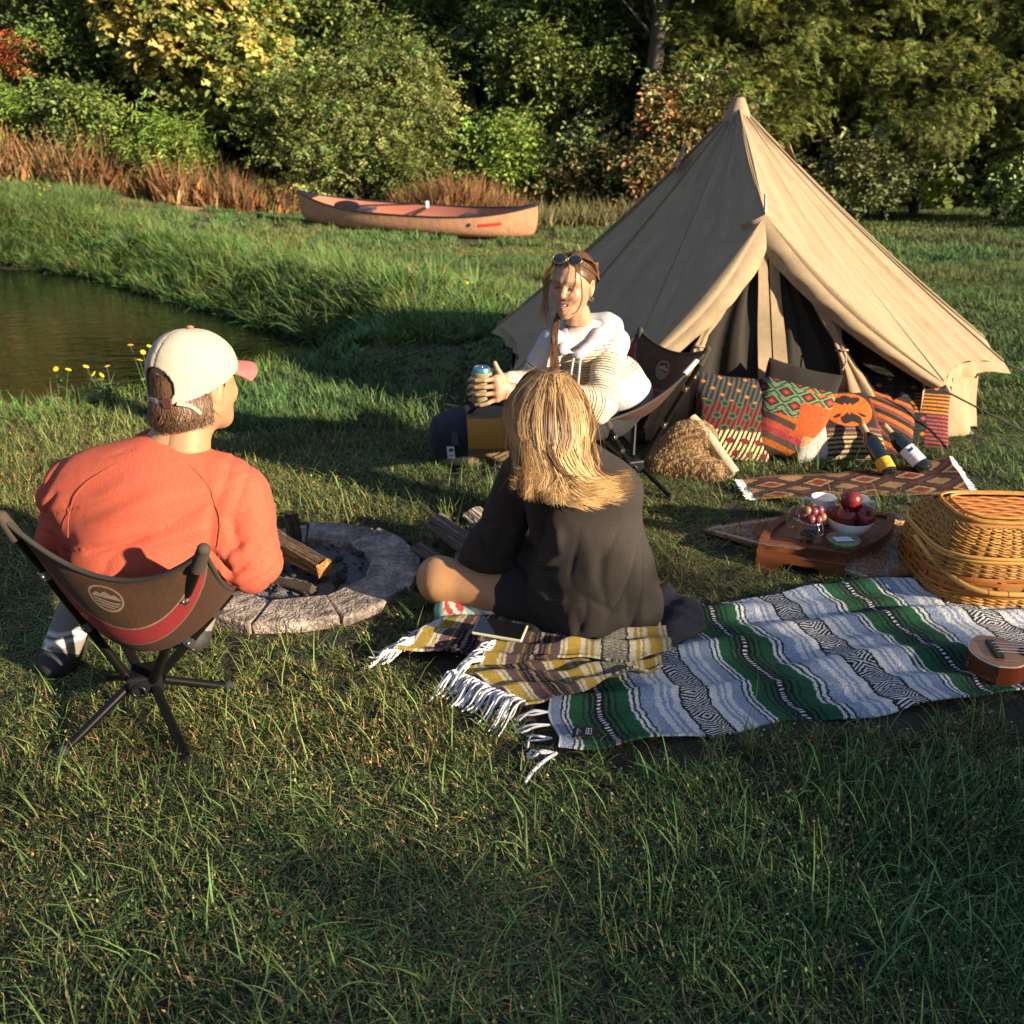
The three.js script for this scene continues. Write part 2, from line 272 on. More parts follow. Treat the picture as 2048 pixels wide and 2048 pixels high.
function turf(name, label, size, zN, zF, tiles, tufts, perTile, keep, dense) {
  const g = new THREE.Group(); g.name = name; tag(g, label, 'grass'); g.userData.kind = 'stuff'; scene.add(g);
  const put = tiles.map(() => []), small = tufts.map(() => []), sub = 6;
  for (let j = 0; -(j * size) > -zF; j++) { const z0 = -j * size; if (-z0 < zN - size * .5) continue; const hw = 0.68 * -z0 + 0.7 + size; for (let i = Math.floor(-hw / size); i <= hw / size; i++) {
    const x0 = i * size + (j % 2) * size * .5; let ok = true, some = false;
    for (let a = 0; a <= 4; a++) for (let b = 0; b <= 4; b++) { const bad = keep(x0 + (a / 4 - .5) * size * 1.1, z0 + (b / 4 - .5) * size * 1.1); if (bad) ok = false; else some = true; }
    if (ok) put[Math.floor(rnd() * tiles.length)].push([x0, z0]);
    else if (some) for (let k = 0; k < perTile; k++) { const x = x0 + rr(-.5, .5) * size, z = z0 + rr(-.5, .5) * size; if (!keep(x, z)) small[Math.floor(rnd() * tufts.length)].push([x, z]); }
  } }
  const make = (geo, list, s) => { if (!list.length) return; const im = new THREE.InstancedMesh(geo, grassMat, list.length), c = new THREE.Color(); im.name = name + '_blades'; im.userData.kind = 'stuff'; im.castShadow = im.receiveShadow = true;
    list.forEach(([x, z], i) => { const e = size * .3, y = groundY(x, z), n = V((groundY(x - e, z) - groundY(x + e, z)) / (2 * e), 1, (groundY(x, z - e) - groundY(x, z + e)) / (2 * e)).normalize(); Q4.setFromUnitVectors(V(0, 1, 0), n).multiply(new THREE.Quaternion().setFromAxisAngle(V(0, 1, 0), s ? rr(0, 6.28) : Math.floor(rnd() * 4) * Math.PI / 2)); S4.set(1, rr(.75, 1.25) * (1 + 1.1 * fbm(x * 1.4, 2, z * 1.4)), 1); M4.compose(V(x, y, z), Q4, S4); im.setMatrixAt(i, M4); const t = 1 + .6 * fbm(x * 1.1, 5, z * 1.1), w = 1 + .55 * fbm(x * .8, 9, z * .8); im.setColorAt(i, c.setRGB(t * w, t, t * .95)); });
    g.add(im); };
  tiles.forEach((geo, k) => make(geo, put[k], false)); tufts.forEach((geo, k) => make(geo, small[k], true)); return g;
}
{
  // [length, width, lean, curl, wide leaf, share, hue]
  const KN = [[.042, .0028, 1.0, .9, 0, 6.5], [.066, .0029, .85, 1.1, 0, 2.4], [.052, .0020, 1.1, .9, 0, 1.3, [.34, .26, .12]], [.03, .0028, 1.3, .4, 0, 2, [.10, .065, .035]], [.020, .006, 1.0, .6, 1, 1.8], [.010, .0045, 1.2, .5, 1, 1.2, [.09, .13, .035], .03], [.009, .004, 1.1, .5, 1, .22, [.36, .27, .09], .036], [.009, .004, 1.0, .5, 1, .08, [.30, .14, .05], .036], [.13, .0034, .7, 1.3, 0, .25, [.12, .20, .05]]];  // greens darker than on the farther lawns, partly standing for foreground shade
  const keepN = (x, z) => bare(x, z) || pondD(x, z) < 0.12;
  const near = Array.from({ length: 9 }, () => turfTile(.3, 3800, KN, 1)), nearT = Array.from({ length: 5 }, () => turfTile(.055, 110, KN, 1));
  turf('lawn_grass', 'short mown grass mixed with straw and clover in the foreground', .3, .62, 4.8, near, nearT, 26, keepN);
  const KM = [[.085, .0062, .6, 1.0, 0, 4, [.085, .145, .04]], [.085, .0062, .6, 1.0, 0, 3], [.12, .006, .5, .9, 0, 1.5, [.10, .165, .045]], [.04, .016, .8, .8, 1, 3, [.08, .14, .04]], [.08, .004, .9, 1.2, 0, 1.6, [.32, .25, .11]]];  // greens raised above the near lawn to stand for sunlight
  const mid = Array.from({ length: 6 }, () => turfTile(.8, 5600, KM, 1)), midT = Array.from({ length: 4 }, () => turfTile(.13, 140, KM, 1));
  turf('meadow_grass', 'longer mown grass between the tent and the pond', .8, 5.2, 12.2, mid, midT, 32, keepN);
  const KF = [[.10, .013, .7, 1.0, 0, 5, [.10, .16, .045]], [.10, .013, .7, 1.0, 0, 2], [.14, .012, .6, .9, 0, 1.4, [.12, .175, .05]], [.10, .009, .9, 1.1, 0, 1.3, [.30, .24, .10]]];  // greens lighter again, sunlight put into the blade colour
  const keepF = (x, z) => keepN(x, z) || (Math.abs(z + 17.4 - x * 0.02) < .34 + .12 * noise(x * 3, 1, z * 3) && x > -9 && x < -5);
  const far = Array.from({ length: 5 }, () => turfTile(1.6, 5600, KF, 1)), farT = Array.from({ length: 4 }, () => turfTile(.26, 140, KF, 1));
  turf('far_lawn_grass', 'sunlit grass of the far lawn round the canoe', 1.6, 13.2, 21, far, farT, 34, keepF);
  // long grass hanging over the far bank of the pond and along the near shore
  const V4 = [bladeClump(26, 0.42, 0.012, 0.12, 0.5, 1.7), bladeClump(24, 0.34, 0.013, 0.13, 0.7, 1.8), bladeClump(26, 0.16, 0.04, 0.15, 0.7, 0.9, true)], bank = [];
  for (let n = 0; n < 60000 && bank.length < 5600; n++) {
    const x = rr(-16, 0.5), z = -rr(3.4, 18), d = pondD(x, z); if (d < 0.1) continue; const farSide = z < -6.6;
    const lim = farSide ? 1.7 : 0.75; if (d > lim * rr(.5, 1.1)) continue; if (bare(x, z)) continue;
    let r = rr(0.075, 0.125), g = rr(0.155, 0.215), b = rr(.03, .05); if (rnd() < .04) { r = .26; g = .21; b = .08; }
    const sc = (farSide ? rr(.6, 1.15) : rr(.42, .72)) * mix(1, 0.7, ss(-9, -7, z)); bank.push([x, groundY(x, z), z, sc, r, g, b, rr(-.35, .35), rr(-.35, .35), Math.floor(rnd() * 3)]);
  }
  for (let n = 0; n < 2600; n++) { const x = rr(-14, -7.5), z = rr(-17.2, -14.5); if (pondD(x, z) < 0.15) continue; bank.push([x, groundY(x, z), z, rr(.8, 1.3), rr(.09, .14), rr(.16, .21), .05, rr(-.3, .3), rr(-.3, .3), Math.floor(rnd() * 2)]); }
  scatter('bank_grass', 'long lush grass hanging over the pond bank', 'grass', V4, bank, leafMat());
}
// yellow wildflowers by the shore
function flowerPlant(x, z, h, n, label, hue = [0.75, 0.5, 0.03]) {
  const o = thing('yellow_wildflower', label, 'flower', [x, groundY(x, z), z], 0, 'yellow wildflowers along the pond'); const stems = [], leaves = [];
  for (let i = 0; i < n; i++) {
    const a = rr(0, 6.28), r = rr(0.02, 0.12), top = V(Math.cos(a) * r, h * rr(.65, 1.1), Math.sin(a) * r); stems.push(rod(V(Math.cos(a) * r * .3, -0.01, Math.sin(a) * r * .3), top, 0.0022, 0.0014, 5));
    const pet = []; for (let k = 0; k < 7; k++) { const q = new THREE.SphereGeometry(0.008, 5, 4); q.scale(1, 0.35, 0.55); q.translate(0.011, 0, 0); q.rotateY(k * 0.9); pet.push(q); } const c = new THREE.SphereGeometry(0.006, 6, 5); pet.push(c);
    const fg = merge(pet); fg.rotateX(rr(.2, 1)); fg.rotateY(rr(0, 6)); fg.translate(top.x, top.y, top.z); part('flower_head', fg, flowerMat, o);
    for (let k = 0; k < 4; k++) { const l = new THREE.PlaneGeometry(0.05, 0.014); l.rotateX(rr(-1, 1)); l.translate(0.025, 0, 0); l.rotateY(rr(0, 6.28)); const t = rr(.15, .8); l.translate(top.x * t, top.y * t, top.z * t); leaves.push(l); }
  }
  for (const s of stems) part('stem', s, stemMat, o); for (const l of leaves) part('leaf', l, stemMat, o); return o;
}
const flowerMat = mat(0.72, 0.47, 0.03, 0.7), stemMat = mat(0.07, 0.12, 0.03, 0.8, { side: THREE.DoubleSide });
srand(12);
{
  const F = [[-2.15, -4.95, .34, 5, 'tall yellow wildflowers on the near shore left of the pale cap'], [-1.97, -4.95, .26, 7, 'densest yellow wildflowers, right behind the man wearing a cap'], [-2.35, -4.85, .26, 4, 'yellow wildflowers at the pond edge, left of the other near ones'], [-0.45, -8.3, .3, 3, 'yellow wildflowers in long grass left of the smiling woman'], [-1.05, -7.2, .25, 4, 'sparse yellow wildflowers beside the corner of the pond'], [-7.9, -15.3, .6, 12, 'big yellow wildflower clump on the far left bank'], [-2.62, -4.75, .22, 2, 'small yellow wildflowers near the left photo edge']];
  for (const f of F) flowerPlant(...f);
}

// ---------------------------------------------------------------- wood edge: trees and shrubs
function leafGeo(l, w) { // folded pointed leaf along +x, lying in xz, midrib sunk
  const p = [0, 0, 0, l * .35, 0.12 * l, -w / 2, l * .35, 0.12 * l, w / 2, l * .75, .08 * l, -w * .34, l * .75, .08 * l, w * .34, l * .5, 0, 0, l, -0.08 * l, 0];
  const g = new THREE.BufferGeometry(); g.setAttribute('position', new THREE.Float32BufferAttribute(p, 3)); g.setIndex([0, 5, 1, 0, 2, 5, 1, 5, 3, 2, 4, 5, 3, 5, 6, 5, 4, 6]); g.computeVertexNormals(); return g;
}
function twigGeo(n, l, w, len) { const L = []; for (let i = 0; i < n; i++) { const g = leafGeo(l * rr(.7, 1.1), w * rr(.7, 1.1)); g.rotateX(rr(-.7, .7)); g.rotateZ(rr(-.5, .4)); g.rotateY((i % 2 ? 1 : -1) * rr(.5, 1.3)); g.translate(len * i / n, rr(-.02, .02), 0); L.push(g); } return merge(L); }
function sprayGeo(len) { // feathery cedar spray
  const pos = [], idx = []; const strip = (ax, ay, az, bx, by, bz, w) => { const k = pos.length / 3, nx = -(bz - az), nz = bx - ax, q = w / 2 / (Math.hypot(nx, nz) || 1); pos.push(ax - nx * q, ay, az - nz * q, ax + nx * q, ay, az + nz * q, bx, by, bz, (ax + bx) / 2, (ay + by) / 2 + w * .35, (az + bz) / 2); idx.push(k, k + 3, k + 2, k + 3, k + 1, k + 2); };
  for (let i = 0; i < 9; i++) { const t = i / 9, x = len * t, y = -0.25 * len * t * t; for (const s of [-1, 1]) { const L = len * (0.42 - 0.3 * t) * rr(.7, 1.2); strip(x, y, 0, x + L * rr(.5, .8), y + rr(-.12, .16) * len, s * L * rr(.6, 1), len * .085); } } strip(0, 0, 0, len * 1.08, -.28 * len, 0, len * .07);
  const g = new THREE.BufferGeometry(); g.setAttribute('position', new THREE.Float32BufferAttribute(pos, 3)); g.setIndex(idx); g.computeVertexNormals(); return g;
}
const woodMat = new THREE.MeshStandardMaterial({ color: rgb(0.085, 0.062, 0.045), roughness: 0.95, bumpMap: tx(fuzzBump, 2, 6), bumpScale: 0.03 });
const foliageMat = new THREE.MeshStandardMaterial({ color: rgb(1.75, 1.75, 1.75), vertexColors: true, roughness: 0.6, side: THREE.DoubleSide });
srand(4);
const TWIG = { big: [twigGeo(5, 0.13, 0.095, 0.22), twigGeo(4, 0.15, 0.11, 0.2)], mid: [twigGeo(6, 0.085, 0.052, 0.22), twigGeo(6, 0.075, 0.045, 0.2)], small: [twigGeo(8, 0.06, 0.032, 0.22), twigGeo(8, 0.05, 0.028, 0.24)], cedar: [sprayGeo(0.30), sprayGeo(0.24)], lance: [twigGeo(8, 0.12, 0.026, 0.3), twigGeo(9, 0.10, 0.022, 0.28)] };
// a clump of twigs, each twig with its own tone; colour comes from the copy
function clumpGeo(twigs, n, r, outward) {
  const L = []; for (let i = 0; i < n; i++) { const g = twigs[i % twigs.length].clone(), t = rr(.6, 1.4), h = rr(.82, 1.2), c = new Float32Array(g.attributes.position.count * 3); for (let k = 0; k < c.length; k += 3) { c[k] = t * h; c[k + 1] = t; c[k + 2] = t; } g.setAttribute('color', new THREE.BufferAttribute(c, 3)); const x = gauss() * r, y = gauss() * r * .75, z = gauss() * r; g.scale(...[0, 0, 0].map(() => 1)); const s = rr(.75, 1.3); g.scale(s, s, s); E4.set(rr(-.6, .6), Math.atan2(-z, x) + rr(-1.1, 1.1), rr(-.9, .5), 'YXZ'); g.applyQuaternion(Q4.setFromEuler(E4)); g.translate(x, y, z); L.push(g); } return merge(L);
}
const LEAF = {}; for (const [k, n, r] of [['big', 17, .36], ['mid', 26, .34], ['small', 34, .31], ['cedar', 34, .36], ['lance', 24, .33]]) LEAF[k] = Array.from({ length: 4 }, () => clumpGeo(TWIG[k], n, r));
function tree(name, label, category, x, z, o) {
  // o: crowns [[dx, cy, dz, rx, ry, rz, clumps]], leaf, per (twigs per clump), colors, trunks, size
  const y0 = groundY(x, z) - 0.03, t = thing(name, label, category, [x, y0, z], 0, o.group);
  const ht = o.trunkH ?? Math.max(...o.crowns.map(c => c[1] + c[4] * .6));
  const nT = o.stems || 1, tops = [];
  for (let s = 0; s < nT; s++) {
    const bx = nT > 1 ? rr(-.3, .3) : 0, bz = nT > 1 ? rr(-.3, .3) : 0, tx_ = bx + rr(-.25, .25) * (o.lean ?? 1), tz = bz + rr(-.2, .2), r = (o.r || .12) * (nT > 1 ? .55 : 1) * rr(.85, 1.1);
    const pts = [V(bx, 0, bz), V(mix(bx, tx_, .3) + rr(-.06, .06), ht * .3, mix(bz, tz, .3)), V(mix(bx, tx_, .65) + rr(-.08, .08), ht * .65, tz), V(tx_, ht, tz)];
    part('trunk', taperTube(pts, [r * 1.25, r, r * .7, r * .25], 14, 8), o.bark || woodMat, t); tops.push(pts);
  }
  const list = [];
  for (const [dx, cy, dz, rx, ry, rz, nc] of o.crowns) for (let c = 0; c < nc; c++) {
    const u = rr(-1, 1), a = rr(0, 6.283), q = Math.sqrt(1 - u * u); let f = Math.pow(rnd(), 0.3); f *= 0.82 + 0.36 * noise(Math.cos(a) * q * 2.2 + x, u * 2.2, Math.sin(a) * q * 2.2 + z);
    let cx = dx + Math.cos(a) * q * rx * f, ccy = cy + u * ry * f, cz = dz + Math.sin(a) * q * rz * f; if (ccy < 0.12) ccy = 0.12 + rnd() * .2; if (o.cone) { const k = clamp(1.15 - (ccy - cy + ry) / (2 * ry), 0.12, 1); cx = dx + (cx - dx) * k; cz = dz + (cz - dz) * k; }
    if (c % 7 === 0) { const T = tops[c % nT], h = clamp(ccy / ht * .75, .08, .95), k = Math.min(2, Math.floor(h * 3)), p0 = T[k].clone().lerp(T[k + 1], h * 3 - k), p1 = V(cx, ccy, cz); part('branch', taperTube([p0, p0.clone().lerp(p1, .5).add(V(0, rr(-.05, .12), 0)), p1], [(o.r || .12) * .28, .014, .006], 6, 5), o.bark || woodMat, t); }
    const tone = rr(.72, 1.25), col = o.colors[Math.floor(rnd() * o.colors.length)];
    for (let k = 0; k < (o.dense || 1.35); k++) { if (k && rnd() > .35) break; list.push([cx + gauss() * .1 * k, Math.max(0.1, ccy), cz + gauss() * .1 * k, rr(-.3, .3), rr(0, 6.283), rr(-.3, .3), (o.size || 1) * rr(.75, 1.25), col[0] * tone, col[1] * tone, col[2] * tone]); }
  }
  const geos = LEAF[o.leaf], half = Math.ceil(list.length / geos.length);
  const crown = new THREE.Group(); crown.name = 'crown'; t.add(crown);
  geos.forEach((geo, k) => { const sub = list.slice(k * half, (k + 1) * half); if (!sub.length) return; const im = new THREE.InstancedMesh(geo, foliageMat, sub.length), c = new THREE.Color(); im.name = 'leaves'; im.castShadow = im.receiveShadow = true; im.userData.kind = 'stuff';
    sub.forEach((l, i) => { E4.set(l[3], l[4], l[5], 'YXZ'); Q4.setFromEuler(E4); S4.setScalar(l[6]); M4.compose(V(l[0], l[1], l[2]), Q4, S4); im.setMatrixAt(i, M4); im.setColorAt(i, c.setRGB(l[7], l[8], l[9])); }); crown.add(im); });
  return t;
}
const GREEN = [[.07, .10, .02], [.09, .115, .025], [.055, .085, .02]], BRIGHT = [[.085, .14, .02], [.11, .155, .028]], YELLOW = [[.19, .19, .045], [.15, .17, .04], [.22, .19, .05], [.09, .12, .03], [.20, .16, .045], [.12, .15, .035]], DARK = [[.07, .10, .02], [.09, .115, .025], [.055, .085, .02]], CEDAR = [[.115, .135, .024], [.14, .155, .03], [.09, .11, .02]], AUT = [[.22, .16, .045], [.10, .12, .03], [.25, .13, .035]];
srand(2024);
// broadleaf trees, left to right
tree('pale_tree', 'pale yellowing tree at the top left corner', 'tree', -11.9, -21.0, { crowns: [[0, 3.9, 0, 1.7, 1.9, 1.3, 70]], leaf: 'mid', per: 26, colors: [[.22, .19, .07], [.27, .21, .09], [.14, .14, .04]], r: .10 });
tree('sumac', 'small red leaved sumac at the left edge of the woods', 'tree', -10.7, -19.3, { crowns: [[0, 2.55, 0, .7, .45, .5, 9]], leaf: 'lance', per: 22, colors: [[.30, .05, .02], [.34, .08, .025], [.2, .06, .02]], r: .05, stems: 2 });
tree('shrub', 'bright green shrub at the left edge below the red sumac', 'shrub', -10.9, -19.0, { crowns: [[0, 1.5, 0, .9, .7, .7, 30]], leaf: 'lance', per: 24, colors: BRIGHT, r: .05, stems: 3 });
tree('dark_tree', 'dark leaved tree between the red sumac and the yellow tree', 'tree', -9.3, -20.3, { crowns: [[0, 2.6, 0, 1.3, 2.3, 1.2, 70]], leaf: 'mid', per: 22, colors: DARK, r: .12 });
tree('yellow_tree', 'large tree with broad yellow green leaves left of centre', 'tree', -6.3, -19.6, { crowns: [[0, 4.0, 0, 2.3, 2.6, 1.6, 175], [.6, 2.3, .5, 1.3, .9, .9, 36]], leaf: 'big', per: 15, colors: YELLOW, odd: .35, r: .16, clump: .36 });
tree('dark_tree', 'shaded tree standing behind the yellow tree, left of the green thicket', 'tree', -7.6, -21.6, { crowns: [[0, 3.2, 0, 2.6, 3.2, 1.3, 110]], leaf: 'mid', per: 24, colors: DARK, r: .15 });
tree('shrub', 'yellow green shrub under the large yellow tree', 'shrub', -7.0, -18.4, { crowns: [[0, 1.05, 0, .8, .55, .6, 26]], leaf: 'lance', per: 22, colors: BRIGHT, r: .04, stems: 3 });
tree('shrub', 'low dark green shrub between red sumac and yellow tree', 'shrub', -8.7, -18.9, { crowns: [[0, 1.25, 0, .85, .7, .6, 26]], leaf: 'mid', per: 20, colors: GREEN, r: .04, stems: 3 });
tree('willow_thicket', 'tall green thicket of small leaves behind the canoe', 'shrub', -3.2, -18.3, { crowns: [[0, 1.5, 0, 1.9, 1.45, 1.1, 125], [.9, 2.5, -.1, 1.1, 1.0, .8, 50], [-1.0, 1.9, 0, 1.1, 1.0, .8, 36], [1.5, 1.3, .1, .9, 1.1, .7, 34]], leaf: 'small', per: 30, colors: [[.09, .12, .028], [.115, .14, .036], [.07, .10, .022], [.15, .155, .05]], r: .09, stems: 5, size: 1.1, clump: .3 });
tree('shrub', 'leafy green shrub right of the tall thicket', 'shrub', -0.2, -18.4, { crowns: [[0, 1.25, 0, .85, .9, .7, 40]], leaf: 'mid', per: 24, colors: BRIGHT, r: .06, stems: 3 });
tree('dark_tree', 'deeply shaded tree with bare twigs in the upper middle', 'tree', 0.6, -21.2, { crowns: [[0, 3.6, 0, 2.4, 3.3, 1.5, 105]], leaf: 'small', per: 26, colors: DARK, r: .17 });
tree('dark_tree', 'shaded tree behind the tall green thicket', 'tree', -3.2, -21.8, { crowns: [[0, 3.8, 0, 2.6, 3.6, 1.3, 115]], leaf: 'mid', per: 24, colors: DARK, r: .17 });
tree('broadleaf_tree', 'leafy tree filling the gap between the thicket and the bare trunk', 'tree', 0.9, -19.9, { crowns: [[0, 3.1, 0, 1.7, 1.7, 1.0, 80], [-.6, 1.7, .2, 1.1, .8, .7, 26]], leaf: 'mid', per: 22, colors: GREEN, r: .12 });
tree('tall_tree', 'tall tree with a straight bare grey trunk left of the tent peak', 'tree', 2.75, -18.9, { crowns: [[.2, 5.2, 0, 1.7, 1.7, 1.5, 60], [.9, 2.3, .3, .9, .8, .7, 30]], leaf: 'mid', per: 22, colors: GREEN, r: .17, lean: .3, bark: new THREE.MeshStandardMaterial({ color: rgb(.11, .095, .08), roughness: .95, bumpMap: tx(fuzzBump, 2, 8), bumpScale: .03 }) });
tree('shrub', 'mixed autumn leaved shrub beside the straight bare trunk', 'shrub', 3.5, -18.0, { crowns: [[0, 1.9, 0, 1.0, 1.2, .8, 44], [-.9, .8, .2, .9, .7, .6, 24]], leaf: 'mid', per: 20, colors: [[.09, .10, .03], [.14, .12, .045], [.2, .1, .035], [.07, .09, .03]], odd: .3, r: .07, stems: 3 });
tree('shrub', 'shadowy shrub behind the right end of the canoe', 'shrub', 1.4, -18.6, { crowns: [[0, 1.1, 0, 1.1, .95, .7, 46]], leaf: 'mid', per: 20, colors: [[.06, .085, .025], [.12, .11, .04]], odd: .3, r: .06, stems: 3 });
// cedars on the right
for (const [x, z, h, w, lab] of [[4.9, -19.2, 3.9, 1.75, 'feathery green cedar right behind the tent peak'], [7.6, -18.6, 3.7, 1.8, 'feathery green cedar above the right slope of the tent'], [10.2, -18.2, 3.6, 1.8, 'feathery cedar at the top right, second from the edge'], [12.4, -17.4, 3.5, 1.7, 'feathery cedar at the right photo edge'], [6.2, -20.6, 4.4, 2.0, 'cedar in the back row right of the tent peak'], [9.0, -20.4, 4.4, 2.0, 'cedar in the back row at the upper right']])
  tree('cedar', lab, 'tree', x, z, { crowns: [[0, h, 0, w, 2.55, w * .85, z < -20 ? 110 : 150], [.3, h - 1.7, .4, w * .8, .8, w * .6, 28]], leaf: 'cedar', per: 28, colors: CEDAR, r: .15, stems: 2, trunkH: 5.5, clump: .36, group: 'cedars behind the tent' });
tree('shrub', 'bright leaved shrub at the foot of the cedars on the right edge', 'shrub', 10.1, -16.9, { crowns: [[0, .75, 0, 1.0, .65, .6, 40]], leaf: 'mid', per: 20, colors: [[.11, .16, .035], [.14, .17, .05], [.08, .12, .03]], r: .05, stems: 4 });
tree('shrub', 'thin dark shrub under the cedars right of the tent', 'shrub', 6.9, -17.8, { crowns: [[0, .9, 0, 1.0, .8, .5, 26]], leaf: 'mid', per: 14, colors: [[.07, .09, .03], [.1, .11, .04]], r: .05, stems: 4 });
tree('shrub', 'low dark shrub between the tent slope and the cedars', 'shrub', 4.9, -17.7, { crowns: [[0, .8, 0, .9, .7, .5, 30]], leaf: 'mid', per: 16, colors: [[.06, .09, .025], [.11, .11, .04]], r: .05, stems: 4 });
// unseen shrubs added right of the frame to shade the blanket and near grass
for (const [x, z, lab] of [[6.29, 5.33, 'added unseen shade shrub behind the viewer, farthest left of four'], [6.85, 4.50, 'added unseen shade shrub behind the viewer, second from the left'], [7.41, 3.67, 'added unseen shade shrub behind the viewer, third from the left'], [8.0, 2.80, 'added unseen shade shrub behind the viewer, farthest right of four']])
  tree('added_shade_shrub', lab, 'shrub', x, z, { crowns: [[0, 1.62, 0, .85, 1.5, .6, 84]], leaf: 'mid', per: 20, colors: GREEN, r: .06, stems: 3, group: 'added shade shrubs out of view' });
// woods behind, one mass
{
  const woods = new THREE.Group(); woods.name = 'background_woods'; tag(woods, 'dark mass of woods behind the front trees', 'woods'); woods.userData.kind = 'stuff'; scene.add(woods);
  const N = 5200, im = new THREE.InstancedMesh(LEAF.big[0], foliageMat, N), c = new THREE.Color(); im.name = 'leaves'; im.castShadow = im.receiveShadow = true; im.userData.kind = 'stuff';
  for (let i = 0; i < N; i++) { const x = rr(-24, 24), top = mix(5.6, 9.5, ss(-6, 2, x)) + 1.2 * noise(x * .5, 0, 3), y = rr(0, top), z = -22.4 - 2.6 * rnd() + .6 * noise(x * .7, y * .7, 1); E4.set(rr(-1, 1), rr(0, 6.28), rr(-1, 1)); Q4.setFromEuler(E4); S4.setScalar(rr(1.2, 2.1)); M4.compose(V(x, y + groundY(x, z), z), Q4, S4); im.setMatrixAt(i, M4); const t = rr(.6, 1.3); im.setColorAt(i, c.setRGB(.07 * t, .10 * t, .02 * t)); }
  woods.add(im);
  const tr = []; for (let i = 0; i < 34; i++) { const x = rr(-22, 22), z = -22.8 - 2 * rnd(), r = rr(.08, .18); tr.push(taperTube([V(x, -.2 + groundY(x, z), z), V(x + rr(-.2, .2), 3, z), V(x + rr(-.4, .4), 6.5, z)], [r * 1.2, r, r * .5], 8, 7)); }
  const tm = part('tree_trunks', tr, woodMat, woods); tm.userData.kind = 'stuff';
}
// dry weeds and brush along the wood edge
srand(31);
{
  const dry = [bladeClump(22, 0.95, 0.022, 0.22, 0.35, 0.9), bladeClump(22, 0.8, 0.026, 0.26, 0.5, 1.3), bladeClump(24, 0.5, 0.05, 0.3, 0.6, 1.0, true)];
  const list = []; for (let i = 0; i < 760; i++) { const x = rr(-14.5, -4.4), z = -rr(17.9, 19.2) + (x > -7 ? .3 : 0), t = rr(.6, 1.35), k = rnd(), c = k < .55 ? [.26, .13, .055] : k < .85 ? [.30, .20, .09] : [.12, .13, .04]; list.push([x, groundY(x, z), z, rr(.8, 1.5) * mix(.62, 1, ss(-4.5, -8, x)), c[0] * t, c[1] * t, c[2] * t, rr(-.2, .2), rr(-.2, .2), Math.floor(rnd() * 3)]); }
  scatter('dry_weeds', 'rust brown dry weeds along the wood edge on the left', 'weeds', dry, list, leafMat());
  const list2 = []; for (let i = 0; i < 220; i++) { const a = rr(0, 6.28), r = Math.sqrt(rnd()), x = -1.0 + Math.cos(a) * r * 1.25, z = -17.2 + Math.sin(a) * r * .5, t = rr(.6, 1.3); list2.push([x, groundY(x, z), z, rr(.75, 1.25) * (1.1 - .5 * Math.abs(x + 1) / 1.25), .24 * t, .125 * t, .05 * t, rr(-.35, .35), rr(-.35, .35), Math.floor(rnd() * 2)]); }
  scatter('brown_brush', 'brown arching dry brush clump right behind the canoe', 'weeds', dry, list2, leafMat());
  const list3 = []; for (let i = 0; i < 160; i++) { const x = rr(.3, 2.4), z = -rr(16.9, 17.7), t = rr(.7, 1.3), c = rnd() < .6 ? [.26, .22, .11] : [.13, .15, .045]; list3.push([x, groundY(x, z), z, rr(.4, .75), c[0] * t, c[1] * t, c[2] * t, rr(-.25, .25), rr(-.25, .25), Math.floor(rnd() * 3)]); }
  scatter('pale_weeds', 'pale seeding weeds right of the canoe at the wood edge', 'weeds', dry, list3, leafMat());
}

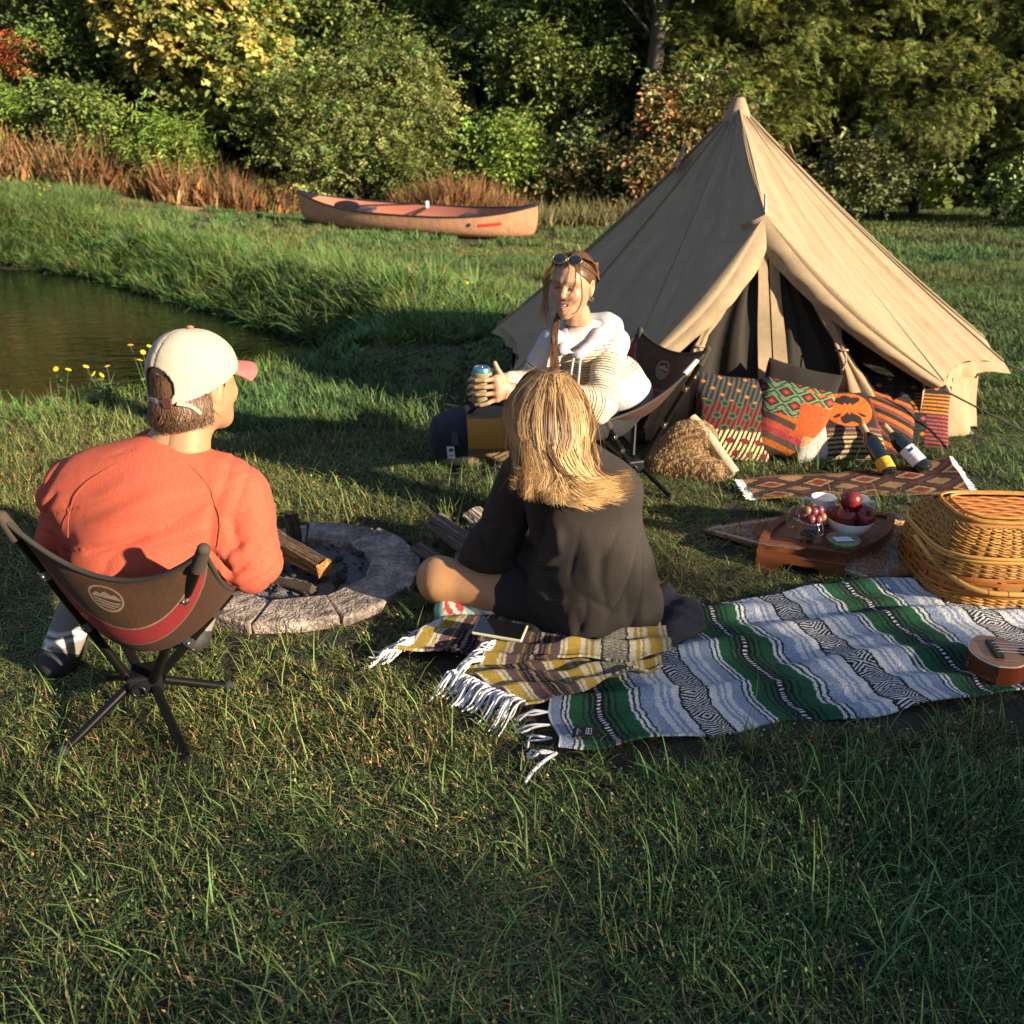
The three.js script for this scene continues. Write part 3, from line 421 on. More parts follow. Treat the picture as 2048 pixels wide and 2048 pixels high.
// ---------------------------------------------------------------- bell tent
const canvasDye = dataTex(256, 256, (u, v) => { const n = .93 + .06 * tnoise(u, v, 5, 41) + .05 * (tnoise(u, v, 24, 42) - .5) + .07 * (tnoise(u, v, 110, 43) - .5); return [n, n * .995, n * .985]; }, [1.3, 1.3], true);
const CANVAS_BUMP = tx(weaveBump, 26, 26);
const canvasMat = new THREE.MeshPhysicalMaterial({ color: rgb(0.375, 0.285, 0.185), map: canvasDye, roughness: 0.9, bumpMap: CANVAS_BUMP, bumpScale: 0.0012, specularIntensity: .3, side: THREE.DoubleSide });
const ropeMat = mat(0.035, 0.03, 0.025, 0.9);
{
  const t = thing('bell_tent', 'sand coloured canvas bell tent with its door flaps tied back', 'tent', [TENT[0], 0, TENT[1]]);
  const L = (x, y, z) => V(x - TENT[0], y, z - TENT[1]);
  const peak = L(1.265, 1.625, -5.25), A = L(1.185, 1.115, -4.2), EY = 0.36;
  const FR = L(2.08, EY, -3.98), R1 = L(2.58, EY + .005, -4.38), R2 = L(2.80, EY, -5.0), BR = L(2.45, EY, -6.2), B = L(1.3, EY, -6.8), BL = L(0.1, EY, -6.3), L2 = L(-.1, EY, -5.4), L1 = L(.0, EY - .13, -4.66), FL = L(.52, EY, -4.0);
  // triangular canvas panel, sagging between its corners, with soft creases running down from the top corner
  function panel(p, a, b, o = {}) {
    const N = o.n || 40, n = a.clone().sub(p).cross(b.clone().sub(p)).normalize(); if (n.dot(p.clone().add(a).add(b).divideScalar(3).sub(V(0, .2, 0))) < 0) n.negate();
    const sag = o.sag ?? .05, scal = o.scallop ?? .07, sd = o.seed || 1, wide = a.distanceTo(b);
    return grid(N, N, (u, v) => {
      const q = p.clone().lerp(a.clone().lerp(b, u), v), s4 = 4 * u * (1 - u);
      q.addScaledVector(n, -sag * Math.sin(Math.PI * v) * (0.6 + 0.4 * s4));
      const ed = scal ? 1 : 1 - Math.pow(v, 6); q.addScaledVector(n, ed * ((0.010 * Math.sin(u * 23 + sd * 3) + 0.012 * noise(u * 9, v * 1.6, sd)) * v * s4 + 0.007 * noise(u * 26 + sd, v * 2.2, sd * 2) * s4 * (o.crease ?? 1)));
      q.y += scal * s4 * Math.pow(v, 6) * 0.55; const c = V(0, q.y, 0).sub(q).setY(0).normalize(); q.addScaledVector(c, scal * s4 * Math.pow(v, 6) * 1.1);
      return q;
    }, wide, 1.8);
  }
  const ring = [[R1, R2], [R2, BR], [BR, B], [B, BL], [BL, L2], [L2, L1], [FR, R1], [L1, FL]];
  ring.forEach(([a, b], i) => part('canvas_panel', panel(peak, a, b, { seed: i + 1, sag: i === 7 ? .05 : i === 6 ? .04 : .06 }), canvasMat, t));
  part('canvas_panel', panel(peak, FR, A, { seed: 11, sag: .03, scallop: 0 }), canvasMat, t);
  part('canvas_panel', panel(peak, A, FL, { seed: 12, sag: .03, scallop: 0 }), canvasMat, t);
  const sagAt = (a, v) => peak.clone().lerp(a, v).addScaledVector(a.clone().sub(V(0, .2, 0)).setY(0).normalize().multiplyScalar(.7).add(V(0, .7, 0)), -.045 * .6 * Math.sin(Math.PI * v) + .004);
  for (const a of [FR, R1, R2, BR, B, BL, L2, L1, FL, A]) part('seam_tape', tube(Array.from({ length: 12 }, (_, i) => sagAt(a, .03 + .96 * i / 11)), .0055, 40, 6), canvasMat, t);
  // valance hanging from the eave, pulled out to points at the pegs
  const eave = [FR, R1, R2, BR, B, BL, L2, L1, FL];
  for (let i = 0; i < eave.length - 1; i++) { const a = eave[i], b = eave[i + 1]; part('valance', grid(20, 3, (u, v) => { const s4 = 4 * u * (1 - u), q = a.clone().lerp(b, u), c = V(-q.x, 0, -q.z).normalize(); q.addScaledVector(c, .077 * s4 - .035 * (1 - s4) * v - .018 * Math.sin(u * 31) * v * s4); q.y += .0385 * s4 - .075 * v * (.5 + .5 * s4) + .01 * Math.sin(u * 17) * v; return q; }, 1, .1), canvasMat, t); }
  // low side wall, loose and wavy
  for (let i = 0; i < eave.length - 1; i++) { const a = eave[i], b = eave[i + 1]; part('side_wall', grid(26, 8, (u, v) => { const q = a.clone().lerp(b, u), c = V(-q.x, 0, -q.z).normalize(), s4 = 4 * u * (1 - u); q.addScaledVector(c, (i >= 6 ? .24 : .12) + .05 * s4 * (1 - v) - .05 * v + (.022 * Math.sin(u * 15 + i) + .02 * noise(u * 8, v * 2, i)) * v); q.y = mix(i >= 6 ? EY - .1 : EY, .004 + .018 * Math.max(0, Math.sin(u * 9 + i)), v); return q; }, .8, .36), canvasMat, t); }
  // peak cap, vents
  part('peak_cap', grid(24, 5, (u, v) => { const a = u * 6.283, r = mix(.03, .085, v); return V(peak.x + Math.cos(a) * r, peak.y + .035 - .11 * v - .012 * v * v, peak.z + Math.sin(a) * r); }, .5, .12), canvasMat, t);
  for (const s of [-1, 1]) { const c = V(peak.x + s * .27, 1.335, peak.z + .05); part('vent_hood', grid(8, 6, (u, v) => { const w = (u - .5) * .17; return V(c.x + s * (.055 * v + .02), c.y + .075 - .12 * v + .03 * (1 - Math.pow(2 * u - 1, 2)) * (1 - v * .4), c.z + w * (.5 + .6 * v)); }, .2, .1), canvasMat, t); }
  // front pole with spike, hood fold over the door
  const pole = mat(.45, .45, .44, .35, { metalness: .8 });
  part('front_pole', [rod(V(A.x + .12, 0, A.z - .02), V(A.x, A.y + .09, A.z - .03), .009, .006)], pole, t);
  const mPole = part('centre_pole', [rod(V(peak.x, 0, peak.z), V(peak.x, peak.y - .03, peak.z), .016)], pole, t);
  const hoodEdge = s => { const E = s > 0 ? FR : FL; return grid(36, 5, (u, v) => { const q = A.clone().lerp(E, u); q.z += .05 * Math.sin(Math.PI * Math.min(1, u * 1.05)) ; q.x -= s * .075 * Math.sin(Math.PI * u); q.y -= .02 * Math.sin(Math.PI * u); const dn = V(-s * .75, -.35, -.30).normalize(); q.addScaledVector(dn, (.085 + .04 * (1 - u)) * v * (1 - .25 * u)); q.z += .02 * Math.sin(v * 3.1) + .008 * Math.sin(u * 40 + v * 3) * v; return q; }, 1.2, .1); };
  for (const s of [-1, 1]) part('door_hood', hoodEdge(s), canvasMat, t);
  for (const s of [-1, 1]) { const E = s > 0 ? FR : FL; // canvas from the hood edge up to the panel edge
    part('hood_web', grid(30, 4, (u, v) => { const a = A.clone().lerp(E, u), q = a.clone(); q.z += .05 * Math.sin(Math.PI * Math.min(1, u * 1.05)); q.x -= s * .075 * Math.sin(Math.PI * u); q.y -= .02 * Math.sin(Math.PI * u); const r = a.clone().lerp(q, v); r.z += .03 * Math.sin(Math.PI * v) * Math.sin(Math.PI * u); return r; }, 1.2, .1), canvasMat, t); }
  // tied-back door flaps: bunched above the tie, flaring below
  function flap(s) {
    const top = L(1.205 + s * .03, .97, -4.17), tie = s < 0 ? L(.90, .52, -4.08) : L(1.60, .50, -4.09), bot = s < 0 ? L(.78, .05, -4.14) : L(1.84, .04, -4.22);
    const K = 34, Nn = 40; const c = new THREE.CatmullRomCurve3([top, top.clone().lerp(tie, .5).add(V(s * .03, .01, .03)), tie, tie.clone().lerp(bot, .45).add(V(s * .02, 0, .03)), bot]);
    part('door_flap', grid(K, Nn, (u, v) => { const q = c.getPoint(v), a = u * 6.283, vt = .47, w = v < vt ? mix(.018, .042, Math.sin(Math.PI * Math.min(1, v / vt * .8))) * (1 - .45 * ss(.36, .47, v)) : mix(.024, s > 0 ? .13 : .10, ss(vt, 1, v)); const plea = 1 + .30 * Math.sin(a * 5 + v * 4) * ss(.08, .3, v) * (v > vt ? 1 : .7); q.x += Math.cos(a) * w * plea; q.z += Math.sin(a) * w * .45 * plea; q.y += Math.cos(a) * w * .25 * -s; return q; }, .5, 1.2), canvasMat, t);
    const tr = new THREE.TorusGeometry(.027, .006, 6, 18); tr.rotateX(1.3); tr.translate(tie.x, tie.y, tie.z); part('flap_tie', [tr, tube([tie.clone().add(V(s * .0, 0, .03)), tie.clone().add(V(.012, -.04, .04)), tie.clone().add(V(.004, -.09, .03))], .005, 8, 5)], canvasMat, t);
  }
  flap(-1); flap(1);
  // inner door: dark mesh either side of two canvas zip strips
  const meshMat = phys(.040, .036, .030, .85, { transmission: .16, thickness: 0, side: THREE.DoubleSide, specularIntensity: .2 });
  const dTop = L(1.205, .985, -4.195);
  for (const s of [-1, 1]) { const E = s < 0 ? L(.62, .03, -4.13) : L(1.96, .03, -4.13), C = L(1.34 + s * .05, .03, -4.13), T2 = dTop.clone().add(V(s * .03, 0, 0));
    part('insect_mesh', grid(34, 34, (u, v) => { const q = T2.clone().lerp(C.clone().lerp(E, u), v), f = u * (1 - u) * 4; q.z += .028 * Math.sin((u * 9 + v * 5) * 1.5 + s) * f * v + .012 * noise(u * 16 + v * 7, v * 3, s) * v; return q; }), meshMat, t); }
  for (const s of [-1, 1]) part('zip_strip', slab(4, 30, (u, v) => { const w = mix(.040, .090, v), x = mix(dTop.x, L(1.345, 0, 0).x, v) + s * (.004 + w * u); return V(x, mix(dTop.y, .03, v), mix(dTop.z, L(0, 0, -4.13).z, v) + .022 + .006 * Math.sin(v * 14 + s) * u); }, .004, .08, 1), canvasMat, t);
  part('groundsheet', [box(2.3, .012, 2.1, 0, .012, -.05)], mat(.16, .16, .17, .85), t);
  // guy ropes and pegs
  const gp = [[L1, L(-.83, .0, -4.75)], [FR.clone().add(V(-.02, -.02, .03)), L(2.78, 0, -3.75)], [R1, L(3.5, 0, -4.05)], [FL, L(-.1, 0, -3.62)], [A, L(1.21, 0, -3.35)], [L2, L(-1.1, 0, -5.6)]];
  for (const [a, b] of gp) { if (a === A) continue; part('guy_rope', [rod(a, b, .0045, .0045, 6)], ropeMat, t); part('peg', [rod(b.clone().add(V(0, -.03, 0)), b.clone().add(V(0, .04, 0)), .004, .004, 6)], pole, t); }
}

// ---------------------------------------------------------------- canoe and paddle
{
  const t = thing('canoe', 'faded orange canoe lying on the far lawn', 'canoe', [-1.72, 0.02, -15.75], -0.33); t.rotation.order = 'YXZ'; t.rotation.x = 0.16; t.rotation.z = -0.012;
  t.position.y = groundY(-1.80, -15.75) + 0.02; t.rotation.z = -0.035;
  const Lh = 2.28, sec = (u, v, k) => { const s = u * 2 - 1, e = 1 - Math.pow(Math.abs(s), 2.6), bm = .43 * e * k, a = (v - .5) * Math.PI, sheer = .36 + .20 * Math.pow(Math.abs(s), 3), keel = .07 * Math.pow(Math.abs(s), 5) + (1 - k) * .25, x = s * (Lh - .14 * Math.pow(Math.abs(s), 4) * (1 - Math.abs(Math.sin(a)))); const c = Math.max(0, Math.cos(a)); return V(x, mix(sheer, keel, Math.pow(c, .55)), Math.sign(Math.sin(a)) * Math.pow(Math.abs(Math.sin(a)), .62) * bm); };
  const hullMat = new THREE.MeshStandardMaterial({ color: rgb(.60, .31, .17), roughness: .7, bumpMap: tx(fuzzBump, 8, 2), bumpScale: .004, map: dataTex(256, 128, (u, v) => { const n = .90 + .1 * tnoise(u, v, 20, 2) + .1 * (tnoise(u, v, 60, 8) - .5); return [n, n, n]; }, [4, 1], true) });
  const inMat = mat(.62, .25, .17, .7);
  part('hull', grid(70, 30, (u, v) => sec(u, v, 1)), hullMat, t);
  part('hull_lining', grid(60, 24, (u, v) => { const q = sec(u, v, .955); q.x *= .985; return q; }), inMat, t);
  const black = mat(.022, .022, .025, .5);
  for (const s of [0, 1]) part('gunwale', tube(Array.from({ length: 15 }, (_, i) => { const q = sec(.005 + .99 * i / 14, s ? 1 : 0, .985); q.y += .008; return q; }), .017, 50, 8), black, t);
  for (const e of [-1, 1]) part('end_deck', slab(8, 4, (u, v) => { const p = (1 + e * (1 - .16 * u)) / 2, q = sec(p, v, 1); q.y = sec(p, 0, 1).y + .012 + .02 * (1 - Math.pow(2 * v - 1, 2)); return q; }, .012), black, t);
  for (const x of [-1.05, 1.05]) part('seat', [box(.30, .03, .70, x, .27, 0, 0, 0, 0, .01), box(.03, .05, .74, x - .14, .27, 0), box(.03, .05, .74, x + .14, .27, 0)], mat(.03, .035, .05, .6), t);
  part('thwart', [box(.05, .025, .80, .12, .345, 0)], black, t);
  // red sticker on the near bow, following the hull
  part('sticker', grid(10, 3, (u, v) => { const q = sec(mix(.79, .875, u), mix(.93, .965, v), 1.012); return q; }), mat(.55, .06, .04, .5), t);
  const p = thing('paddle', 'black canoe paddle with a white grip laid across the canoe', 'paddle', [-2.05, .44, -15.85], -.30);
  const g = new THREE.SphereGeometry(1, 16, 10); g.scale(.26, .09, .012); g.translate(-.95, 0, 0);
  part('blade', g, black, p); part('shaft', [rod(V(-.75, 0, 0), V(.62, .06, 0), .014)], black, p); part('grip', [tube([V(.60, .10, .03), V(.61, .05, .03), V(.60, .0, .03)], .035, 8, 10)], mat(.8, .8, .78, .5), p);
  p.position.y = groundY(-2.05, -15.85) + .42;
}

// ---------------------------------------------------------------- folding camp chairs
const tubeMat = mat(.012, .011, .010, .3, { metalness: .55 });
const slingTex = canvasTex(1024, 1024, (x, w, h) => { // v up the picture = toward the top of the back
  x.fillStyle = '#43291b'; x.fillRect(0, 0, w, h);
  for (let i = 0; i < 9000; i++) { x.fillStyle = `rgba(${rnd() < .5 ? '20,10,5' : '120,85,50'},.16)`; x.fillRect(rnd() * w, rnd() * h, 2, 2); }
  const U = (cy, rx, ry) => { x.beginPath(); x.ellipse(w / 2, cy, rx, ry, 0, 0, 7); };
  x.save(); x.beginPath(); x.moveTo(0, 0); x.lineTo(0, 40); x.bezierCurveTo(60, 360, 300, 420, w / 2, 420); x.bezierCurveTo(w - 300, 420, w - 60, 360, w, 40); x.lineTo(w, 0); x.closePath(); x.fillStyle = '#8a2528'; x.fill(); x.lineWidth = 9; x.strokeStyle = '#6e5a45'; x.stroke(); x.restore();
  x.beginPath(); x.moveTo(20, 0); x.bezierCurveTo(110, 260, 320, 310, w / 2, 310); x.bezierCurveTo(w - 320, 310, w - 110, 260, w - 20, 0); x.closePath(); x.fillStyle = '#4c2f1f'; x.fill(); x.lineWidth = 9; x.strokeStyle = '#8d7a60'; x.stroke(); x.save(); x.clip();
  for (let i = 0; i < 260; i++) { x.fillStyle = rnd() < .5 ? 'rgba(115,62,28,.10)' : 'rgba(52,44,24,.13)'; x.beginPath(); x.ellipse(rnd() * w, rnd() * 420, 20 + rnd() * 70, 8 + rnd() * 40, rnd() * 6, 0, 7); x.fill(); } x.restore();
  x.fillStyle = 'rgba(0,0,0,.9)'; x.fillRect(0, 0, w, 14);
  // printed emblem: ring with peaks over waves
  x.save(); x.translate(w * .47, 165); x.scale(.95, .86); x.lineWidth = 12; x.strokeStyle = '#8f7f68'; x.beginPath(); x.ellipse(0, 0, 92, 72, 0, 0, 7); x.stroke(); x.beginPath(); x.ellipse(0, 0, 80, 60, 0, 0, 7); x.clip(); x.fillStyle = '#8f7f68'; x.beginPath(); x.moveTo(-90, 8); x.lineTo(-50, -28); x.lineTo(-30, -18); x.lineTo(0, -40); x.lineTo(30, -20); x.lineTo(52, -26); x.lineTo(90, 8); x.quadraticCurveTo(0, -6, -90, 8); x.fill(); x.lineWidth = 9; for (let k = 0; k < 4; k++) { x.beginPath(); x.moveTo(-95, 22 + k * 15); x.bezierCurveTo(-30, 2 + k * 15, 30, 40 + k * 15, 95, 18 + k * 15); x.stroke(); } x.restore();
});
const slingMat = new THREE.MeshStandardMaterial({ map: slingTex, roughness: .85, bumpMap: tx(weaveBump, 6, 6), bumpScale: .0015, side: THREE.DoubleSide });
function campChair(label, hub, tops, feet, seatLow, sagTop, extra) { // tops: back left, back right, front right, front left (offsets from hub on the ground)
  const t = thing('camp_chair', label, 'chair', [hub[0], 0, hub[2]], 0, 'folding camp chairs');
  const O = a => V(a[0] - hub[0], a[1], a[2] - hub[2]), H = V(0, hub[1], 0), T = tops.map(O), Fe = feet.map(O);
  const hb = (k, y) => { const d = T[k].clone().setY(0).normalize().multiplyScalar(.04); return V(d.x, hub[1] + y, d.z); };
  T.forEach((p, k) => { const a = hb(k, .01), u = part('upright', [rod(a, p.clone(), .0125, .0105, 12)], tubeMat, t); for (const f of [.36, .68]) { const c = a.clone().lerp(p, f), d = p.clone().sub(a).normalize(); part('pole_joint', [rod(c.clone().addScaledVector(d, -.012), c.clone().addScaledVector(d, .012), .0145, .0145, 12), new THREE.SphereGeometry(.005, 6, 5).translate(c.x, c.y, c.z + .015)], mat(.3, .3, .3, .3, { metalness: .9 }), u); } });
  Fe.forEach((p, k) => { const l = part('leg', [rod(hb(k, -.01), p.clone().add(V(0, .012, 0)), .0125, .011, 12)], tubeMat, t); part('rubber_foot', [new THREE.SphereGeometry(.017, 10, 8).translate(p.x, p.y + .014, p.z)], mat(.02, .02, .02, .8), l); });
  part('hub', [box(.085, .055, .085, 0, hub[1], 0, 0, .3, 0, .012), new THREE.TorusGeometry(.017, .004, 8, 20).translate(0, hub[1] - .01, .05)], mat(.02, .02, .022, .3, { metalness: .4 }), t);
  // sling: side rails from front corner to back corner, centre sagging into a seat
  const side = (f, b) => new THREE.CatmullRomCurve3([f, f.clone().lerp(b, .33).add(V(0, -.045, 0)), f.clone().lerp(b, .66).add(V(0, -.05, 0)), b]);
  const Ls = side(T[3], T[0]), Rs = side(T[2], T[1]), bk = T[0].clone().add(T[1]).sub(T[2]).sub(T[3]).setY(0).normalize();
  const surf = (u, v) => { const q = Ls.getPoint(v).lerp(Rs.getPoint(v), u), e = 4 * u * (1 - u), m = Math.sin(Math.PI * Math.pow(v, .85)); q.y -= e * (seatLow * m + sagTop * Math.pow(v, 8) + .03 * Math.pow(1 - v, 4)); q.addScaledVector(bk, e * (.07 * m + .05 * v * Math.sin(Math.PI * v))); return q; };
  part('sling_seat', slab(30, 44, surf, .003), slingMat, t);
  part('edge_piping', [tube(Array.from({ length: 14 }, (_, i) => surf(i / 13, 1)), .0065, 40, 6), tube(Array.from({ length: 14 }, (_, i) => surf(0, i / 13)), .006, 40, 6), tube(Array.from({ length: 14 }, (_, i) => surf(1, i / 13)), .006, 40, 6), tube(Array.from({ length: 14 }, (_, i) => surf(i / 13, 0)), .006, 40, 6)], mat(.03, .027, .022, .8), t);
  T.forEach((p, k) => part('corner_pocket', [rod(p.clone().lerp(hb(k, 0), .11), p.clone().add(V(0, .004, 0)), .017, .014, 12), new THREE.SphereGeometry(.0145, 10, 8).translate(p.x, p.y + .004, p.z)], mat(.045, .034, .024, .85), t));
  if (extra) extra(t, surf);
  return t;
}
campChair('brown and red camp chair under the man in coral, seen from behind', [-.955, .13, -1.865], [[-1.157, .63, -1.762], [-.645, .625, -1.60], [-.69, .385, -1.92], [-1.19, .385, -2.08]], [[-1.115, .01, -1.70], [-.79, .01, -1.665], [-.79, .01, -1.98], [-1.14, .01, -2.02]], .16, .11);
campChair('red camp chair under the smiling woman beside the tent', [.53, .12, -3.53], [[.585, .635, -3.88], [.80, .64, -3.45], [.375, .40, -3.25], [.16, .40, -3.70]], [[.62, 0, -3.72], [.69, 0, -3.40], [.42, 0, -3.38], [.36, 0, -3.70]], .12, .05, (t, surf) => {
  const c = surf(.995, .78), d = surf(.995, .9); part('care_label', [rod(c.clone().add(V(0, .008, .004)), d.clone().add(V(0, .008, .004)), .010, .010, 10)], mat(.75, .72, .66, .8), t);
});

// ---------------------------------------------------------------- duffel bag
{
  const t = thing('duffel_bag', 'mustard and navy duffel bag on the grass left of the blonde woman', 'bag', [-.11, 0, -3.86], .12);
  const navy = new THREE.MeshStandardMaterial({ color: rgb(.018, .019, .028), roughness: .85, bumpMap: tx(weaveBump, 6, 6), bumpScale: .001 }), must = new THREE.MeshStandardMaterial({ color: rgb(.50, .235, .028), roughness: .85, bumpMap: tx(weaveBump, 8, 8), bumpScale: .001 }), tan = new THREE.MeshStandardMaterial({ color: rgb(.20, .135, .07), roughness: .9, bumpMap: tx(weaveBump, 8, 8), bumpScale: .001 });
  // bag cross section in local y/z, swept along x; bands of cloth along the length
  const R = (x, a) => { const e = 1 - .18 * Math.pow(Math.abs(x) / .25, 4); const yy = .135 + Math.sin(a) * .135 * e * (Math.sin(a) > 0 ? 1 + .12 * noise(x * 8, a, 2) : 1), zz = Math.sign(Math.cos(a)) * Math.pow(Math.abs(Math.cos(a)), .8) * .15 * e * (1 + .06 * noise(x * 9, a * 2, 5)); return V(x, Math.max(.004, yy), zz); };
  const band = (x0, x1, a0, a1, k = 1) => grid(14, 30, (u, v) => { const q = R(mix(x0, x1, u), mix(a0, a1, v)); q.y = (q.y - .13) * k + .13; q.z *= k; return q; }, .3, .4);
  part('end_panel', [band(-.25, -.11, -.4, 6.0, 1.004), (() => { const g = grid(20, 8, (u, v) => { const q = R(-.25, u * 6.283); q.x -= .035 * Math.sqrt(1 - v * v * .999); q.y = mix(.13, q.y, v); q.z *= v; return q; }); return g; })()], navy, t);
  part('body_panel', [band(-.112, .25, -.5, 5.8)], tan, t);
  part('top_panel', [band(-.11, .25, .35, 2.4, 1.012)], tan, t);
  part('sunlit_patch', [grid(12, 12, (u, v) => { const q = R(mix(-.11, .10, u), mix(1.05, -.05, v)); q.z += .012; q.y += .004; return q; })].map(g => (g.rotateY(0), g)), must, t, 'mustard yellow front patch with sunlight put into its colour');  // brighter mustard over the tan body: sunlight on the bag put into colour
  part('bag_label', [box(.034, .055, .003, -.19, .12, .158, -.12, -.12, .05)], mat(.78, .77, .74, .7), t);
  part('label_print', [box(.018, .014, .002, -.19, .132, .1605, -.12, -.12, .05), box(.022, .004, .002, -.19, .105, .162, -.12, -.12, .05)], mat(.05, .05, .06, .8), t);
  part('strap', [box(.026, .13, .004, -.17, .205, .125, -.75, -.1, .03), box(.032, .03, .012, -.17, .17, .15, -.5, 0, 0, .004)], mat(.03, .035, .03, .7), t);
  part('carry_handle', [tube([V(-.10, .27, .05), V(-.05, .315, .07), V(.05, .32, .07), V(.12, .27, .05)], .011, 20, 8), tube([V(-.10, .27, -.02), V(-.04, .305, -.01), V(.06, .31, -.01), V(.12, .27, -.02)], .009, 20, 8)], navy, t);
  const c = thing('black_cord', 'thin black cord looped in front of the duffel bag', 'cord', [0, 0, 0]); part('cord', [tube([V(-.38, .02, -3.66), V(-.22, .04, -3.63), V(-.06, .08, -3.61), V(.12, .17, -3.64)], .0035, 30, 6), tube([V(-.30, .015, -3.60), V(-.13, .035, -3.58), V(.02, .08, -3.59), V(.14, .15, -3.62)], .0035, 30, 6)], ropeMat, c);
}

// ---------------------------------------------------------------- fire pit, logs
srand(55);
const stoneTex = dataTex(256, 256, (u, v) => { const n = .62 + .35 * tnoise(u, v, 8, 1) + .3 * (tnoise(u, v, 40, 2) - .5) + .25 * (tnoise(u, v, 110, 3) - .5); return [n, n * .95, n * .92]; }, [3, 3], true);
function stoneMat(k) { return new THREE.MeshStandardMaterial({ color: rgb(.46 * k, .41 * k, .37 * k), map: stoneTex, roughness: .95, bumpMap: tx(fuzzBump, 3, 3), bumpScale: .012 }); }
{
  const t = thing('fire_pit', 'ring shaped stone fire pit with cold grey ash inside', 'fire pit', [PIT[0], 0, PIT[1]]); const n = 9, ms = [stoneMat(1), stoneMat(.9), stoneMat(1.1)];
  for (let i = 0; i < n; i++) {
    const a0 = (i + .5) / n * 6.283 + .03, a1 = (i + 1.5) / n * 6.283 - .03, s = new THREE.Shape(), r0 = .255 + rr(-.008, .008), r1 = .40 + rr(-.012, .012);
    s.moveTo(Math.cos(a0) * r0, Math.sin(a0) * r0); s.lineTo(Math.cos(a0) * r1, Math.sin(a0) * r1); s.lineTo(Math.cos((a0 + a1) / 2) * r1 * .99, Math.sin((a0 + a1) / 2) * r1 * .99); s.lineTo(Math.cos(a1) * r1, Math.sin(a1) * r1); s.lineTo(Math.cos(a1) * r0, Math.sin(a1) * r0); s.closePath();
    const g = new THREE.ExtrudeGeometry(s, { depth: .055, bevelEnabled: true, bevelSize: .008, bevelThickness: .008, bevelSegments: 2, curveSegments: 3 }); g.rotateX(-Math.PI / 2); { const am = (a0 + a1) / 2, cx = Math.cos(am) * .33, cz = -Math.sin(am) * .33; g.translate(-cx, 0, -cz); g.rotateX(rr(-.05, .05)); g.rotateZ(rr(-.05, .05)); g.rotateY(rr(-.05, .05)); g.translate(cx, rr(-.010, .008) - .022, cz); }
    part('stone', g, ms[i % 3], t);
  }
  part('ash_bed', grid(50, 30, (u, v) => { const a = u * 6.283, r = v * .262; return V(Math.cos(a) * r, .008 + .016 * fbm(Math.cos(a) * r * 22, 1, Math.sin(a) * r * 22) + .012 * noise(Math.cos(a) * r * 60, 3, Math.sin(a) * r * 60), Math.sin(a) * r); }), new THREE.MeshStandardMaterial({ color: rgb(.24, .235, .235), roughness: 1, bumpMap: tx(fuzzBump, 6, 6), bumpScale: .02 }), t);
  const ch = []; for (let i = 0; i < 46; i++) { const a = rr(0, 6.28), r = .23 * Math.sqrt(rnd()); const g = new THREE.IcosahedronGeometry(rr(.006, .016), 0); g.scale(rr(.8, 1.8), rr(.5, 1), 1); g.rotateY(rr(0, 6)); g.translate(Math.cos(a) * r, .026, Math.sin(a) * r); ch.push(g); }
  part('charcoal', ch, mat(.03, .03, .032, .9), t).userData.kind = 'stuff';
}
function logMat(r, g, b) { return new THREE.MeshStandardMaterial({ color: rgb(r, g, b), roughness: .9, map: dataTex(64, 256, (u, v) => { const n = .5 + .5 * tnoise(u, v * .12, 24, 3) + .35 * (tnoise(u, v * .3, 48, 9) - .5); return [n, n, n]; }, [1, 1], true), bumpMap: dataTex(64, 256, (u, v) => tnoise(u, v * .12, 24, 3) * .7 + .3 * tnoise(u, v * .4, 48, 4), [1, 1]), bumpScale: .014 }); }
function splitLog(name, label, group, a, b, r, spin, m, m2) { // wedge shaped split log between two points, bark on the round side
  const o = thing(name, label, 'log', [a[0], a[1], a[2]], 0, group), d = V(b[0] - a[0], b[1] - a[1], b[2] - a[2]), L = d.length(), q = new THREE.Quaternion().setFromUnitVectors(V(0, 1, 0), d.clone().normalize()).multiply(new THREE.Quaternion().setFromAxisAngle(V(0, 1, 0), spin)), sd = rnd() * 50;
  const bark = grid(12, 20, (u, v) => { const ang = mix(-1.15, 1.15, u), rad = r * (1 + .12 * noise(u * 3, v * 5, sd)); return V(Math.cos(ang) * rad, v * L, Math.sin(ang) * rad); }), wood = grid(6, 20, (u, v) => { const e = u < .5 ? -1.15 : 1.15, k = Math.abs(u - .5) * 2, rad = r * (1 + .12 * noise(u < .5 ? 0 : 3, v * 5, sd)) * k; return V(Math.cos(e) * rad - (1 - k) * r * .15 + .1 * r * noise(u * 6, v * 4, sd + 5), v * L, Math.sin(e) * rad); });
  const cap = y => { const s = []; for (let i = 0; i <= 12; i++) { const ang = mix(-1.15, 1.15, i / 12), rad = r * (1 + .12 * noise(i / 12 * 3, y * 5, sd)); s.push(V(Math.cos(ang) * rad, y * L + .01 * noise(i, y, sd), Math.sin(ang) * rad)); } const c = V(-.15 * r, y * L, 0); return grid(12, 1, (u, v) => v ? s[Math.round(u * 12)] : c); };
  for (const g of [bark, wood]) g.applyQuaternion(q); const caps = [cap(0), cap(1)].map(g => g.applyQuaternion(q));
  part('bark', bark, m2, o); part('split_face', [wood, ...caps], m, o); return o;
}
